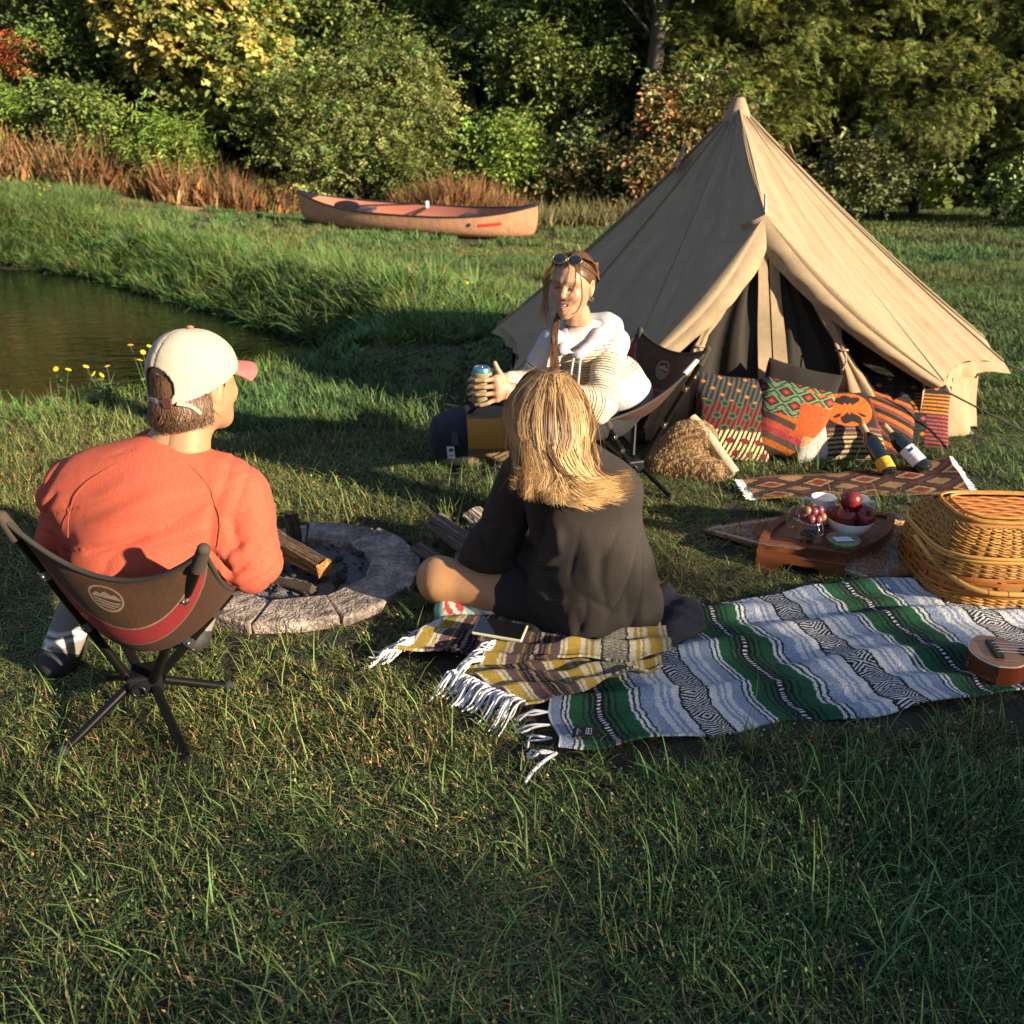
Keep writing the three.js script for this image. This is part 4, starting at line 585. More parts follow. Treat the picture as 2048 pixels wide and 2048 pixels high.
{
  const gm = logMat(.44, .35, .28), gb = logMat(.27, .20, .15), om = logMat(.62, .30, .09), ob = logMat(.14, .08, .045);
  const G2 = 'split firewood beside the fire pit';
  splitLog('firewood_log', 'grey split log, biggest of the pile left of the blonde woman', G2, [-.28, .135, -2.80], [-.05, .055, -2.60], .058, 2.4, gm, gb);
  splitLog('firewood_log', 'short grey log at the left end of the firewood pile', G2, [-.34, .075, -2.72], [-.19, .035, -2.57], .045, 2.0, gm, gb);
  splitLog('firewood_log', 'grey split log nearest the sleeve of the blonde woman', G2, [-.15, .145, -2.86], [.04, .055, -2.66], .058, 2.2, gb, gm);
  splitLog('firewood_log', 'grey log lying lowest under the firewood pile', G2, [-.33, .035, -2.64], [.05, .035, -2.74], .05, .6, gm, gb);
  splitLog('firewood_log', 'upright grey log end just above the bare knee', G2, [-.19, .03, -2.52], [-.17, .12, -2.66], .04, 1.2, gm, gm);
  const G3 = 'orange split logs in the fire pit';
  splitLog('fire_log', 'orange split log lying in the fire pit', G3, [-.92, .115, -2.76], [-.66, .045, -2.60], .065, 1.9, om, ob);
  splitLog('fire_log', 'upright orange log chunk at the left inside the fire pit', G3, [-.80, .03, -2.90], [-.81, .15, -2.92], .042, 4.0, om, ob);
  splitLog('fire_log', 'charred log lying under the orange log in the fire pit', G3, [-.86, .028, -2.60], [-.68, .028, -2.52], .026, 1.0, mat(.05, .035, .025, .9), mat(.03, .025, .022, .95));
}

// ---------------------------------------------------------------- striped blankets
const pl = (xs, ys) => t => { for (let i = 0; i < xs.length - 1; i++) if (t <= xs[i + 1] || i === xs.length - 2) return mix(ys[i], ys[i + 1], (t - xs[i]) / (xs[i + 1] - xs[i])); };
function serape(u, v, len, pal, i, j) { // woven stripe colour at fraction u of the length, v across
  const j0 = (tnoise(u, v, 64, 3) - .5) * .012 + (h3(i, j, 5) - .5) * .008; let d = (u * len + .2 + j0) % 1; if (d < 0) d += 1; d -= .5; const a = Math.abs(d), { W, B, Gc, K, T } = pal;
  let c = W;
  if (a < .030) { c = K; if (a < .011 && (Math.floor(v * 130) % 2)) c = W; } else if (a < .043) c = Gc; else if (a < .058) c = K; else if (a < .078) c = Gc; else if (a < .090) c = T; else if (a < .155) c = Gc; else if (a < .172) c = W; else if (a < .185) c = T; else if (a < .205) c = W; else if (a < .216) c = T; else if (a < .285) c = B; else if (a < .318) c = W; else if (a < .335) c = B; else if (a < .350) c = W; else if (a < .372) c = B; else if (a < .415) c = W; else if (a < .427) c = K;
  else { const p = (d > 0 ? d - .5 : d + .5) / .07, q = v * 14, row = Math.floor(q), f = q - row, tri = Math.abs(f - .5) * 2; const s = Math.sin((Math.abs(p) * 1.1 + (row % 2 ? tri : 1 - tri) * 1.5) * 11 + (row % 3 === 0 ? p * 6 : 0)); c = s > 0 ? K : W; }
  const g = .80 + .40 * h3(i, j, 9) * (.6 + .4 * ((i + j) % 2)); return [c[0] * g, c[1] * g, c[2] * g];
}
const PALG = { W: [.90, .90, .89], B: [.62, .67, .76], Gc: [.12, .36, .22], K: [.07, .07, .10], T: [.06, .20, .13] }, PALY = { W: [.86, .83, .74], B: [.74, .62, .26], Gc: [.42, .33, .34], K: [.15, .12, .12], T: [.70, .60, .30] };
const blanketTex = dataTex(2048, 640, (u, v, i, j) => serape(u, v, 3.3, PALG, i >> 1, j >> 1), [1, 1], true);
const woolBump = tx(fuzzBump, 26, 8);
const fringeMat = mat(.72, .72, .74, .95);
{
  const t = thing('serape_blanket', 'green and white striped woven blanket spread on the grass', 'blanket', [0, 0, 0]);
  const P = [0, .3, .8, 1.3, 1.8, 2.3, 2.8, 3.3], fx = pl(P, [.094, .258, .535, .77, 1.09, 1.31, 1.62, 1.93]), bx = pl(P, [.06, .18, .40, .62, .855, 1.14, 1.42, 1.72]);
  const sm = f => p => (f(Math.max(0, p - .15)) + f(Math.min(3.3, p + .15)) + f(p) * 2) / 4, FX = sm(fx), BX = sm(bx);
  const hgt = (u, v) => .016 + .011 * Math.sin(v * 21 + 2.2 * Math.sin(u * 7) + u * 3) * ss(0, .08, v) + .008 * Math.sin(v * 37 + u * 11 + 1) + .008 * noise(u * 16, v * 7, 3) + .012 * noise(u * 6, v * 3, 8);
  part('cloth', slab(200, 90, (u, v) => { const p = u * 3.3, f = FX(p), b = BX(p), zf = -1.695 - .19 * (f - .09) + .012 * Math.sin(u * 15) + .01 * Math.sin(u * 31), zb = -2.36 - .215 * (b - .2) + .012 * Math.sin(u * 13 + 1); const k = v; return V(mix(f, b, k) + .008 * Math.sin(v * 19 + u * 6), Math.max(.010, hgt(u, v)) + .010, mix(zf, zb, k)); }, .006), new THREE.MeshStandardMaterial({ map: blanketTex, roughness: .97, bumpMap: woolBump, bumpScale: .006 }), t);
  srand(8); const fr = []; for (let i = 0; i < 13; i++) { const v = i / 12, x = mix(.094, .06, v), z = -1.70 - .66 * v; if (v > .45) break; const l = rr(.05, .09), d = rr(-.35, .35); for (let k = 0; k < 3; k++) fr.push(tube([V(x + .01, .022, z), V(x - l * .4, .026 + rr(0, .012), z + d * .03 + k * .006), V(x - l * .8, .02, z + d * .08 + rr(-.02, .02)), V(x - l, .014, z + d * .12 + rr(-.03, .03))], .0031, 12, 5)); }
  fr.push(tube([V(.11, .02, -1.70), V(.08, .03, -1.66), V(.05, .022, -1.63), V(.03, .012, -1.60)], .005, 12, 5));
  const fm = part('fringe', fr, fringeMat, t); fm.userData.kind = 'stuff';
  const lt = canvasTex(256, 128, (x, w, h) => { x.fillStyle = '#14131a'; x.fillRect(0, 0, w, h); x.fillStyle = '#cfd0d8'; x.textAlign = 'center'; x.save(); x.translate(62, 64); x.rotate(-1.57); x.font = 'bold 26px sans-serif'; x.fillText('SUNDAY', 0, -4); x.font = '16px sans-serif'; x.fillText('STITCH', 0, 20); x.restore(); x.save(); x.translate(170, 64); x.rotate(-1.57); x.strokeStyle = '#cfd0d8'; x.lineWidth = 4; x.strokeRect(-42, -34, 84, 52); x.font = 'bold 22px sans-serif'; x.fillText('SUNDAY', 0, -4); x.restore(); });
  part('sewn_label', slab(6, 3, (u, v) => V(.150 + u * .066 + v * .006, .042 + .003 * Math.sin(u * 5), -1.735 - .034 * v - u * .01), .003), new THREE.MeshStandardMaterial({ map: lt, roughness: .8 }), t);
}
{ // folded yellow and brown blanket
  const t = thing('folded_blanket', 'folded yellow and brown striped blanket with white fringe', 'blanket', [0, 0, 0]);
  const ty = dataTex(1024, 512, (u, v, i, j) => serape(u, v, 1.15, PALY, i >> 1, j >> 1), [1, 1], true), m = new THREE.MeshStandardMaterial({ map: ty, roughness: .97, bumpMap: tx(fuzzBump, 14, 6), bumpScale: .006 });
  const layer = (A, B, C, D, y0, hump, sd) => slab(70, 40, (u, v) => { const a = A.clone().lerp(B, u), b = D.clone().lerp(C, u), q = a.lerp(b, v); q.y = y0 + hump * Math.sin(Math.PI * clamp(v, 0, 1)) * (.5 + .5 * Math.sin(u * 3 + sd)) + .012 * Math.sin(v * 16 + u * 7 + sd) + .010 * noise(u * 9, v * 6, sd); q.z += .010 * Math.sin(u * 12 + sd); return q; }, .007);
  // back leaf, under the leg
  part('cloth_layer', layer(V(-.345, 0, -2.12), V(.33, 0, -2.10), V(.40, 0, -2.30), V(-.17, 0, -2.33), .048, .025, 1), m, t);
  // front leaf, spreading to the front left
  part('cloth_layer', layer(V(.035, 0, -1.86), V(.43, 0, -2.06), V(.42, 0, -2.13), V(-.16, 0, -2.02), .052, .022, 3), m, t);
  // upper fold with rounded edge on the right
  part('cloth_layer', layer(V(-.09, 0, -2.00), V(.46, 0, -2.07), V(.44, 0, -2.19), V(-.02, 0, -2.17), .082, .028, 5), m, t);
  srand(19); const fr = [], strand = (x, y, z, dx, dz) => { const l = rr(.05, .11), w = rr(-.03, .03); fr.push(tube([V(x, y, z), V(x + dx * l * .4, y - .002 + rr(0, .012), z + dz * l * .4 + w * .4), V(x + dx * l * .75, Math.max(.02, y - .025), z + dz * l * .75 + w), V(x + dx * l, .014 + rr(0, .015), z + dz * l + w * 1.6)], rr(.0022, .0034), 9, 5)); };
  for (let i = 0; i < 66; i++) { const k = i / 65; strand(mix(-.335, -.18, k) + rr(-.01, .01), .05, mix(-2.115, -2.31, k), -.9, .25 + rr(-.3, .3)); }
  for (let i = 0; i < 72; i++) { const k = i / 71; strand(mix(.035, -.15, k), .055, mix(-1.87, -2.01, k), -.75, .55 + rr(-.3, .3)); }
  for (let i = 0; i < 22; i++) { const k = i / 21; strand(mix(-.085, -.025, k), .09, mix(-2.00, -2.15, k), -.9, .3 + rr(-.4, .4)); }
  const fm = part('fringe', fr, fringeMat, t); fm.userData.kind = 'stuff';
  const p = thing('smartphone', 'smartphone in a pale case on the folded blanket', 'phone', [-.035, .118, -2.125], -.28); p.rotation.order = 'YXZ'; p.rotation.x = .14; p.rotation.z = -.02;
  part('case', [new RoundedBoxGeometry(.152, .010, .075, 4, .005)], mat(.62, .60, .42, .5), p); part('screen', [box(.143, .002, .067, 0, .0052, 0)], phys(.012, .012, .014, .05, { clearcoat: 1 }), p); part('camera_bump', [box(.03, .003, .028, -.05, -.0055, .015)], mat(.05, .05, .05, .3), p);
}
{ // navy garment crumpled beside the blonde woman
  const t = nets((x, y, z) => { let d = sdEll(x, y, z, [.50, .04, -2.34], [.11, .035, .14]); d = smin(d, sdEll(x, y, z, [.44, .045, -2.44], [.11, .042, .08]), .04); d = smin(d, sdCone(x, y, z, [.58, .03, -2.42], [.47, .03, -2.2], .024, .03), .04); return d + .010 * Math.sin(x * 50 + z * 34) * .6 + .012 * noise(x * 22, y * 22, z * 22); }, [.28, -.01, -2.62], [.72, .16, -2.1], .009);
  uvBy(t, (x, y, z) => [x * 8, z * 8 + y * 5]); const m = new THREE.Mesh(t, new THREE.MeshStandardMaterial({ color: rgb(.016, .016, .026), roughness: .95, bumpMap: fuzzBump, bumpScale: .004 })); m.name = 'crumpled_sweater'; m.castShadow = m.receiveShadow = true; tag(m, 'navy sweater crumpled on the blanket behind the blonde woman', 'sweater'); scene.add(m);
}

// ---------------------------------------------------------------- rugs
{
  const kil = dataTex(512, 256, (u, v, i, j) => { // flat-woven diamonds, stepped
    const U = Math.floor(u * 120) / 120, Vv = Math.floor(v * 44) / 44, a = Math.abs(((U * 4.5) % 1) - .5) * 2, b = Math.abs(((Vv * 2.0 + .25) % 1) - .5) * 2, d = a * .62 + b * .7, w = tnoise(U, Vv, 9, 3); let c = [.55, .42, .27];
    if (d < .28) c = [.40, .13, .10]; else if (d < .42) c = [.62, .48, .30]; else if (d < .66) c = w > .45 ? [.085, .07, .08] : [.14, .05, .05]; else if (d < .80) c = [.34, .10, .08]; else if (d < .95) c = [.10, .10, .12]; if (v < .06 || v > .94) c = [.42, .30, .17]; const g = .75 + .45 * h3(i >> 1, j, 3); return c.map(q => q * g); }, [1, 1], true);
  const t = thing('kilim_rug', 'flat woven kilim rug with pale fringe before the tent', 'rug', [0, 0, 0]);
  part('weave', slab(60, 24, (u, v) => { const a = V(1.045, 0, -3.365).lerp(V(2.0, 0, -3.43), u), b = V(1.045, 0, -3.60).lerp(V(2.06, 0, -3.79), u), q = a.lerp(b, v); q.y = .020 + .006 * noise(u * 9, v * 4, 2) + .05 * Math.pow(u, 8) * v; return q; }, .005), new THREE.MeshStandardMaterial({ map: kil, roughness: .95, bumpMap: tx(weaveBump, 10, 4), bumpScale: .002 }), t);
  srand(6); const fr = []; for (const [x, z0, z1, s, y] of [[1.045, -3.365, -3.60, -1, 0], [2.0, -3.43, -3.79, 1, .03]]) for (let i = 0; i < 40; i++) { const k = i / 39, X = x + (s > 0 ? .06 * k : 0), Y = .018 + y * k * 1.4; fr.push(tube([V(X, Y, mix(z0, z1, k)), V(X + s * .02, Y - .002, mix(z0, z1, k) + rr(-.005, .005)), V(X + s * rr(.03, .045), .012 + Y * .4, mix(z0, z1, k) + rr(-.012, .012))], .0028, 5, 4)); }
  part('fringe', fr, fringeMat, t).userData.kind = 'stuff';
  // shaggy rug under the tray
  const r = thing('tufted_rug', 'shaggy orange and grey patterned rug beneath the wooden tray', 'rug', [0, 0, 0]);
  const A = V(.77, 0, -3.03), B = V(1.24, 0, -2.63), C = V(2.02, 0, -2.78), D = V(1.36, 0, -3.22), at = (u, v) => A.clone().lerp(B, v).lerp(D.clone().lerp(C, v), u);
  const rc = (u, v) => { const a = (u * 5.5 + .15 * noise(u * 9, v * 9, 1)) % 1, b = (v * 6) % 1, k = Math.floor(u * 5.5) + Math.floor(v * 6), d = Math.abs(a - .5) + Math.abs(b - .5); return d < .34 ? (k % 3 ? [.62, .15, .035] : [.66, .30, .05]) : d < .55 ? (k % 2 ? [.46, .45, .42] : [.56, .52, .46]) : [.48, .24, .10]; };
  part('weave', slab(30, 20, (u, v) => { const q = at(u, v); q.y = .016; return q; }, .006), mat(.30, .22, .15, .95), r);
  const tuft = (() => { const L = []; for (let i = 0; i < 4; i++) { const g = new THREE.ConeGeometry(.0035, .022, 4); g.translate(0, .009, 0); g.rotateX(rr(-.7, .7)); g.rotateZ(rr(-.7, .7)); g.translate(rr(-.004, .004), 0, rr(-.004, .004)); L.push(g); } return merge(L); })();
  const N = 15000, im = new THREE.InstancedMesh(tuft, mat(1, 1, 1, .95), N), c = new THREE.Color(); im.name = 'pile'; im.castShadow = im.receiveShadow = true; im.userData.kind = 'stuff';
  for (let i = 0; i < N; i++) { const u = rnd(), v = rnd(), q = at(u, v), k = rc(u, v), t = rr(.6, 1.3); E4.set(0, rr(0, 6), 0); Q4.setFromEuler(E4); S4.set(2.1, rr(.7, 1.3), 2.1); M4.compose(V(q.x, .016, q.z), Q4, S4); im.setMatrixAt(i, M4); im.setColorAt(i, c.setRGB(k[0] * t, k[1] * t, k[2] * t)); } r.add(im);
  part('border', [tube([A.clone().setY(.024), D.clone().setY(.024)], .010, 20, 6), tube([A.clone().setY(.024), A.clone().lerp(B, .35).setY(.03), B.clone().setY(.024)], .008, 20, 6)], mat(.52, .42, .30, .95), r);
}

// ---------------------------------------------------------------- tray table with food
const walnut = new THREE.MeshStandardMaterial({ roughness: .5, map: dataTex(256, 256, (u, v) => { const n = tnoise(u * .15, v, 48, 3) * .5 + tnoise(u * .3, v, 20, 4) * .35 + .2 * tnoise(u, v, 128, 8); return [.30 + .26 * n, .155 + .16 * n, .065 + .085 * n]; }, [1, 1], true), bumpMap: dataTex(128, 128, (u, v) => tnoise(u * .2, v, 64, 3)), bumpScale: .002 });
const TY = .083; // tray surface
{
  const t = thing('tray_table', 'low wooden tray table with curved sides and short legs', 'table', [1.0, 0, -2.75]);
  const O = V(-.108, 0, -.029), e1 = V(.282, 0, .098), e2 = V(.318, 0, -.345), at = (a, b) => O.clone().addScaledVector(e1, a).addScaledVector(e2, b), bul = b => .16 * Math.sin(Math.PI * clamp(b, 0, 1));
  const topS = (y, i) => (u, v) => { const w = bul(v); const q = at(mix(-w + i, 1 + w - i, u), mix(i * .9, 1 - i * .9, v)); q.y = y; return q; };
  part('tray_top', slab(24, 24, topS(TY, 0), .022), walnut, t);
  const rim = pts => { const g = []; for (let i = 0; i < pts.length - 1; i++) { const a = pts[i], b = pts[i + 1], m = a.clone().add(b).multiplyScalar(.5), L = a.distanceTo(b) + .004, an = Math.atan2(-(b.z - a.z), b.x - a.x); g.push(box(L, .013, .030, m.x, TY + .0062, m.z, 0, an, 0)); } return g; };
  for (const s of [0, 1]) part('side_rim', rim(Array.from({ length: 13 }, (_, i) => { const b = i / 12, w = bul(b) - .05; const q = at(s ? 1 + w : -w, b); return q; })), walnut, t);
  for (const s of [.03, .97]) part('end_rim', rim([at(.06, s), at(.94, s)]).map(g => g.translate(0, -.0012, 0)), walnut, t);
  const leg = s => { const sh = new THREE.Shape(); sh.moveTo(0, 0); sh.lineTo(.07, 0); sh.quadraticCurveTo(.08, .03, .11, .032); sh.lineTo(.188, .032); sh.quadraticCurveTo(.218, .03, .228, 0); sh.lineTo(.298, 0); sh.lineTo(.298, .060); sh.lineTo(0, .060); const g = new THREE.ExtrudeGeometry(sh, { depth: .026, bevelEnabled: true, bevelSize: .003, bevelThickness: .003, bevelSegments: 2 }); const p = at(0, s); g.rotateY(Math.atan2(-e1.z, e1.x)); g.translate(p.x, .001, p.z); return g; };
  for (const s of [.0, .93]) part('leg_panel', leg(s), walnut, t);
}
const white = phys(.80, .80, .79, .18, { clearcoat: .6, clearcoatRoughness: .1 });
{
  const bowl = thing('bowl', 'white ceramic bowl heaped with red apples', 'bowl', [1.243, TY + .002, -2.855]);
  part('shell', lathe([[0, .004], [.035, 0], [.037, .006], [.058, .022], [.076, .047], [.083, .068], [.081, .0695], [.078, .067], [.071, .047], [.053, .025], [.03, .012], [0, .011]], 48), white, bowl);
  const mug = (label, x, z, ry) => { const m = thing('mug', label, 'mug', [x, TY + .002, z], ry, 'white mugs behind the bowl'); part('cup', lathe([[0, .003], [.030, 0], [.038, .008], [.0445, .035], [.0455, .105], [.0445, .1075], [.042, .105], [.041, .035], [.034, .012], [0, .010]], 40), white, m); part('handle', tube([V(.043, .085, 0), V(.066, .088, 0), V(.073, .06, 0), V(.062, .034, 0), V(.043, .03, 0)], .0052, 24, 8), white, m); return m; };
  mug('white mug directly behind the jar of grapes', 1.178, -2.965, 2.6); mug('white mug behind the apples with its handle to the right', 1.30, -2.955, .12);
  const appTex = dataTex(128, 128, (u, v) => { const s = tnoise(u, v * .15, 40, 2), k = tnoise(u, v, 6, 4), f = tnoise(u, v, 90, 7) > .82 ? .12 : 0; return [.34 + .20 * s + f, .075 + .13 * s * k + f, .075 + .06 * s + f]; }, [1, 1], true);
  const am = phys(1, 1, 1, .28, { map: appTex, clearcoat: .3 }), prof = [[0, .017], [.006, .012], [.014, .004], [.022, .003], [.032, .016], [.0375, .034], [.036, .050], [.028, .062], [.017, .066], [.009, .063], [.003, .056], [0, .054]];
  const apple = (label, x, y, z, rx, rz, s = 1) => { const a = thing('apple', label, 'apple', [x, y, z], 0, 'red apples in the white bowl'); a.rotation.set(rx, x * 40, rz); a.scale.setScalar(s); part('flesh', lathe(prof, 28).translate(0, -.034, 0), am, a); part('stem', tube([V(0, .022, 0), V(.002, .03, 0), V(.006, .038, .002)], .0013, 6, 5), mat(.10, .07, .03, .9), a); };
  const bx = 1.243, bz = -2.855, by = TY;
  apple('front left apple in the bowl', bx - .030, by + .082, bz + .028, .3, .2, 1.03); apple('front right apple with its stalk hollow facing the viewer', bx + .038, by + .088, bz + .024, 1.25, -.3, 1.06); apple('topmost apple of the heap', bx - .006, by + .136, bz - .004, -.25, .15, 1.05); apple('apple at the back of the bowl, half hidden', bx + .02, by + .098, bz - .036, .3, -.5, 1); apple('apple at the left rim, mostly hidden', bx - .052, by + .078, bz - .014, .2, .6, .95); apple('lowest apple at the bottom centre of the bowl', bx + .004, by + .042, bz + .002, .4, .1, .8);
}
{ // glass clip jar with grapes on top and dark chocolates inside
  const glass = new THREE.MeshPhysicalMaterial({ color: 0xffffff, roughness: .03, transmission: 1, thickness: 0, ior: 1.5, side: THREE.DoubleSide });
  const j = thing('clip_jar', 'squat glass clip top jar on the tray', 'jar', [1.083, TY + .002, -2.815]), metal = mat(.72, .72, .72, .25, { metalness: 1 });
  part('glass_body', lathe([[0, .001], [.044, 0], [.049, .006], [.050, .02], [.050, .055], [.047, .066], [.040, .072], [.040, .084], [.043, .086]], 40), glass, j);
  part('wire_bail', [new THREE.TorusGeometry(.0425, .0016, 6, 40).rotateX(Math.PI / 2).translate(0, .076, 0), tube([V(.012, .076, .043), V(.014, .06, .055), V(.012, .042, .058), V(.030, .042, .052), V(.030, .062, .049), V(.028, .078, .036)], .0016, 30, 6), tube([V(-.043, .076, 0), V(-.062, .082, -.01), V(-.066, .094, -.012)], .0016, 12, 6)], metal, j);
  part('lid', [lathe([[0, .008], [.030, .008], [.041, .004], [.042, -.003], [.036, -.004], [0, -.002]], 32).rotateZ(1.25).translate(-.062, .085, -.012)], glass, j);
  srand(3); for (let i = 0; i < 9; i++) { const a = i * 2.4, r = .028 * Math.sqrt((i + .3) / 9), c = thing('chocolate', 'dark chocolates lying inside the glass jar', 'chocolate', [1.083 + Math.cos(a) * r, TY + .014 + (i % 3) * .009, -2.815 + Math.sin(a) * r], a, 'dark chocolates in the glass jar'); part('piece', new THREE.DodecahedronGeometry(.011, 1).scale(1.2, .8, 1), mat(.07, .04, .028, .5), c); }
  const gb = thing('grape_bunch', 'bunch of dark red grapes resting on the glass jar', 'grapes', [1.083, TY + .088, -2.815]); const gm = phys(.20, .045, .05, .3, { clearcoat: .25, clearcoatRoughness: .4 }), gm2 = phys(.26, .12, .06, .35, { clearcoat: .2 });
  [[-.028, .010, .012], [-.010, .008, .03], [.014, .006, .032], [.034, .010, .016], [.030, .012, -.012], [.008, .010, -.026], [-.022, .012, -.018], [-.022, .033, .012], [.002, .030, .014], [.024, .034, .008], [.006, .034, -.012], [-.036, .030, -.004], [.0, .012, .004]].forEach((p, i) => part('grape', new THREE.SphereGeometry(.0155, 18, 14).scale(1, 1.06, 1).translate(...p), i % 4 === 3 ? gm2 : gm, gb)); part('stalk', [tube([V(0, .02, 0), V(.004, .04, -.004), V(.012, .05, -.012)], .0018, 8, 5)], mat(.12, .12, .05, .8), gb);
  const d = thing('dip_tub', 'clear plastic tub of green dip with a white label', 'tub', [1.185, TY + .001, -2.748], .1);
  part('tub_wall', lathe([[0, .001], [.044, 0], [.047, .004], [.055, .032], [.0565, .033]], 40), new THREE.MeshPhysicalMaterial({ color: 0xffffff, roughness: .06, transmission: 1, thickness: 0, ior: 1.45, side: THREE.DoubleSide }), d);
  const dip = lathe([[0, .002], [.042, .002], [.0455, .006], [.052, .024], [.047, .0265], [0, .028]], 40); part('green_dip', displace(dip, (x, y, z) => .0006 * noise(x * 300, y * 300, z * 300)), new THREE.MeshStandardMaterial({ roughness: .6, map: dataTex(128, 64, (u, v) => { const n = tnoise(u, v, 40, 2), k = tnoise(u, v, 24, 5); return k > .72 ? [.55, .60, .35] : [.16 + .25 * n, .30 + .22 * n, .06 + .08 * n]; }, [2, 1], true) }), d);
  part('tub_lid', lathe([[0, .0335], [.050, .0335], [.053, .036], [.058, .036], [.059, .033], [.057, .031]], 40), new THREE.MeshPhysicalMaterial({ color: rgb(.9, 1, .85), roughness: .12, transmission: .9, thickness: 0, side: THREE.DoubleSide }), d);
  part('paper_label', box(.062, .0008, .034, -.004, .0352, .004), new THREE.MeshStandardMaterial({ roughness: .7, map: canvasTex(256, 128, (x, w, h) => { x.fillStyle = '#dfe0e4'; x.fillRect(0, 0, w, h); x.fillStyle = '#777c8c'; for (let r = 0; r < 5; r++) for (let q = 0; q < 200; q += 14) if (h3(r, q, 1) > .35) x.fillRect(24 + q, 26 + r * 18, 10, 6); }) }), d);
}

// ---------------------------------------------------------------- picnic basket
{
  const t = thing('picnic_basket', 'woven honey coloured wicker picnic basket at the right edge', 'basket', [1.675, .02, -2.635], -.05);
  const cane = new THREE.MeshStandardMaterial({ color: rgb(.50, .25, .05), roughness: .5, map: dataTex(256, 16, (u, v) => { const n = .72 + .4 * tnoise(u, v, 64, 3) + (tnoise(u, v, 16, 5) - .5) * .3; return [n, n * .97, n * .9]; }, [8, 1], true) }), slat = new THREE.MeshStandardMaterial({ color: rgb(.50, .17, .03), roughness: .45, map: dataTex(256, 32, (u, v) => { const n = .75 + .35 * tnoise(u * .2, v, 24, 3) + .2 * (tnoise(u, v, 90, 5) - .5); return [n, n, n]; }, [6, 1], true) }), pole = new THREE.MeshStandardMaterial({ color: rgb(.66, .35, .08), roughness: .35 });
  const A = pl([0, .05, .10, .165, .18, .215, .25, .275], [.262, .285, .283, .270, .272, .258, .222, .19]), Bd = pl([0, .05, .10, .165, .18, .215, .25, .275], [.205, .228, .226, .213, .215, .200, .160, .125]);
  const at = (a, y, off = 0) => { const c = Math.cos(a), s = Math.sin(a), n = 4, k = Math.pow(Math.pow(Math.abs(c), n) + Math.pow(Math.abs(s), n), -1 / n); return V(c * k * (A(y) + off), y, s * k * (Bd(y) + off)); };
  const NS = 22;
  // twisted rope row weaving in and out of the stakes
  const rope = (y, ph) => { const g = []; for (let st = 0; st < 2; st++) { const pts = []; for (let i = 0; i < 130; i++) { const a = i / 130 * 6.283, w = .0035 * Math.sin(a * NS / 2 + ph * Math.PI), tw = i * 1.25 + st * Math.PI; const q = at(a, y + .0026 * Math.sin(tw), w + .0026 * Math.cos(tw)); pts.push(q); } g.push(new THREE.TubeGeometry(new THREE.CatmullRomCurve3(pts, true), 260, .0034, 5, true)); } return merge(g); };
  const band = (y, h, ph, off = 0) => grid(176, 2, (u, v) => at(u * 6.283, y + h * (v - .5), off + .0035 * Math.sin(u * 6.283 * NS / 2 + ph * Math.PI) + .0012 * (1 - Math.pow(2 * v - 1, 2))), 1, 1);
  [.004, .011, .018, .025, .032].forEach((y, i) => part('rope_row', rope(y, i), cane, t));
  [.045, .0595, .088, .1025].forEach((y, i) => part('flat_slat', band(y, .0125, i), slat, t));
  [.117, .1245, .132, .139, .146, .153].forEach((y, i) => part('rope_row', rope(y, i), cane, t));
  const hoop = (y, r, off) => new THREE.TubeGeometry(new THREE.CatmullRomCurve3(Array.from({ length: 60 }, (_, i) => at(i / 60 * 6.283, y, off)), true), 160, r, 8, true);
  part('bamboo_hoop', hoop(.164, .0062, .004), pole, t); part('bamboo_hoop', hoop(.178, .0062, .006), pole, t);
  [.189, .196, .203, .210, .217, .224, .231, .238, .245, .252].forEach((y, i) => part('rope_row', rope(y, i), cane, t));
  for (let i = 0; i < NS; i++) { const a = (i + .5) / NS * 6.283; part('stake', grid(2, 24, (u, v) => { const y = mix(.0, .255, v), q = at(a + (u - .5) * .05, Math.min(.27, y), -.001 + .0045 * Math.cos(v * 40 + i * Math.PI)); return q; }), slat, t); }
  part('lining_wall', grid(80, 10, (u, v) => at(u * 6.283, mix(.002, .262, v), -.008)), mat(.36, .17, .05, .9), t);
  // sunken lid top with rope edge and a shallow slatted panel
  part('lid_edge', [hoop(.268, .0075, .0), hoop(.274, .005, -.018)], cane, t); part('lid_panel', [grid(60, 6, (u, v) => { const q = at(u * 6.283, .27, -.012); q.x *= v; q.z *= v; q.y = .258; return q; })], mat(.38, .18, .05, .8), t);
  for (let i = 0; i < 9; i++) part('lid_slat', [tube(Array.from({ length: 12 }, (_, k) => V(mix(-.165, .165, k / 11), .262 + .003 * Math.sin(k * 1.9 + i * Math.PI), mix(-.095, .095, i / 8))), .0048, 30, 6)], slat, t);
  // swing handle folded down across the front
  const hp = []; for (let i = 0; i <= 30; i++) { const k = i / 30, x = mix(-.300, .300, k), e = Math.pow(Math.abs(2 * k - 1), 5); hp.push(V(x * (1 - .0 * e), mix(.072, .165, e) , mix(.255, .02, e))); } part('swing_handle', new THREE.TubeGeometry(new THREE.CatmullRomCurve3(hp), 90, .0085, 10), pole, t);
  for (let i = 0; i < 7; i++) { const p = hp[4 + Math.round(i * 22 / 6)]; part('bamboo_node', new THREE.TorusGeometry(.0085, .0012, 6, 14).rotateY(Math.PI / 2).translate(p.x, p.y, p.z), mat(.25, .11, .02, .6), t); }
}

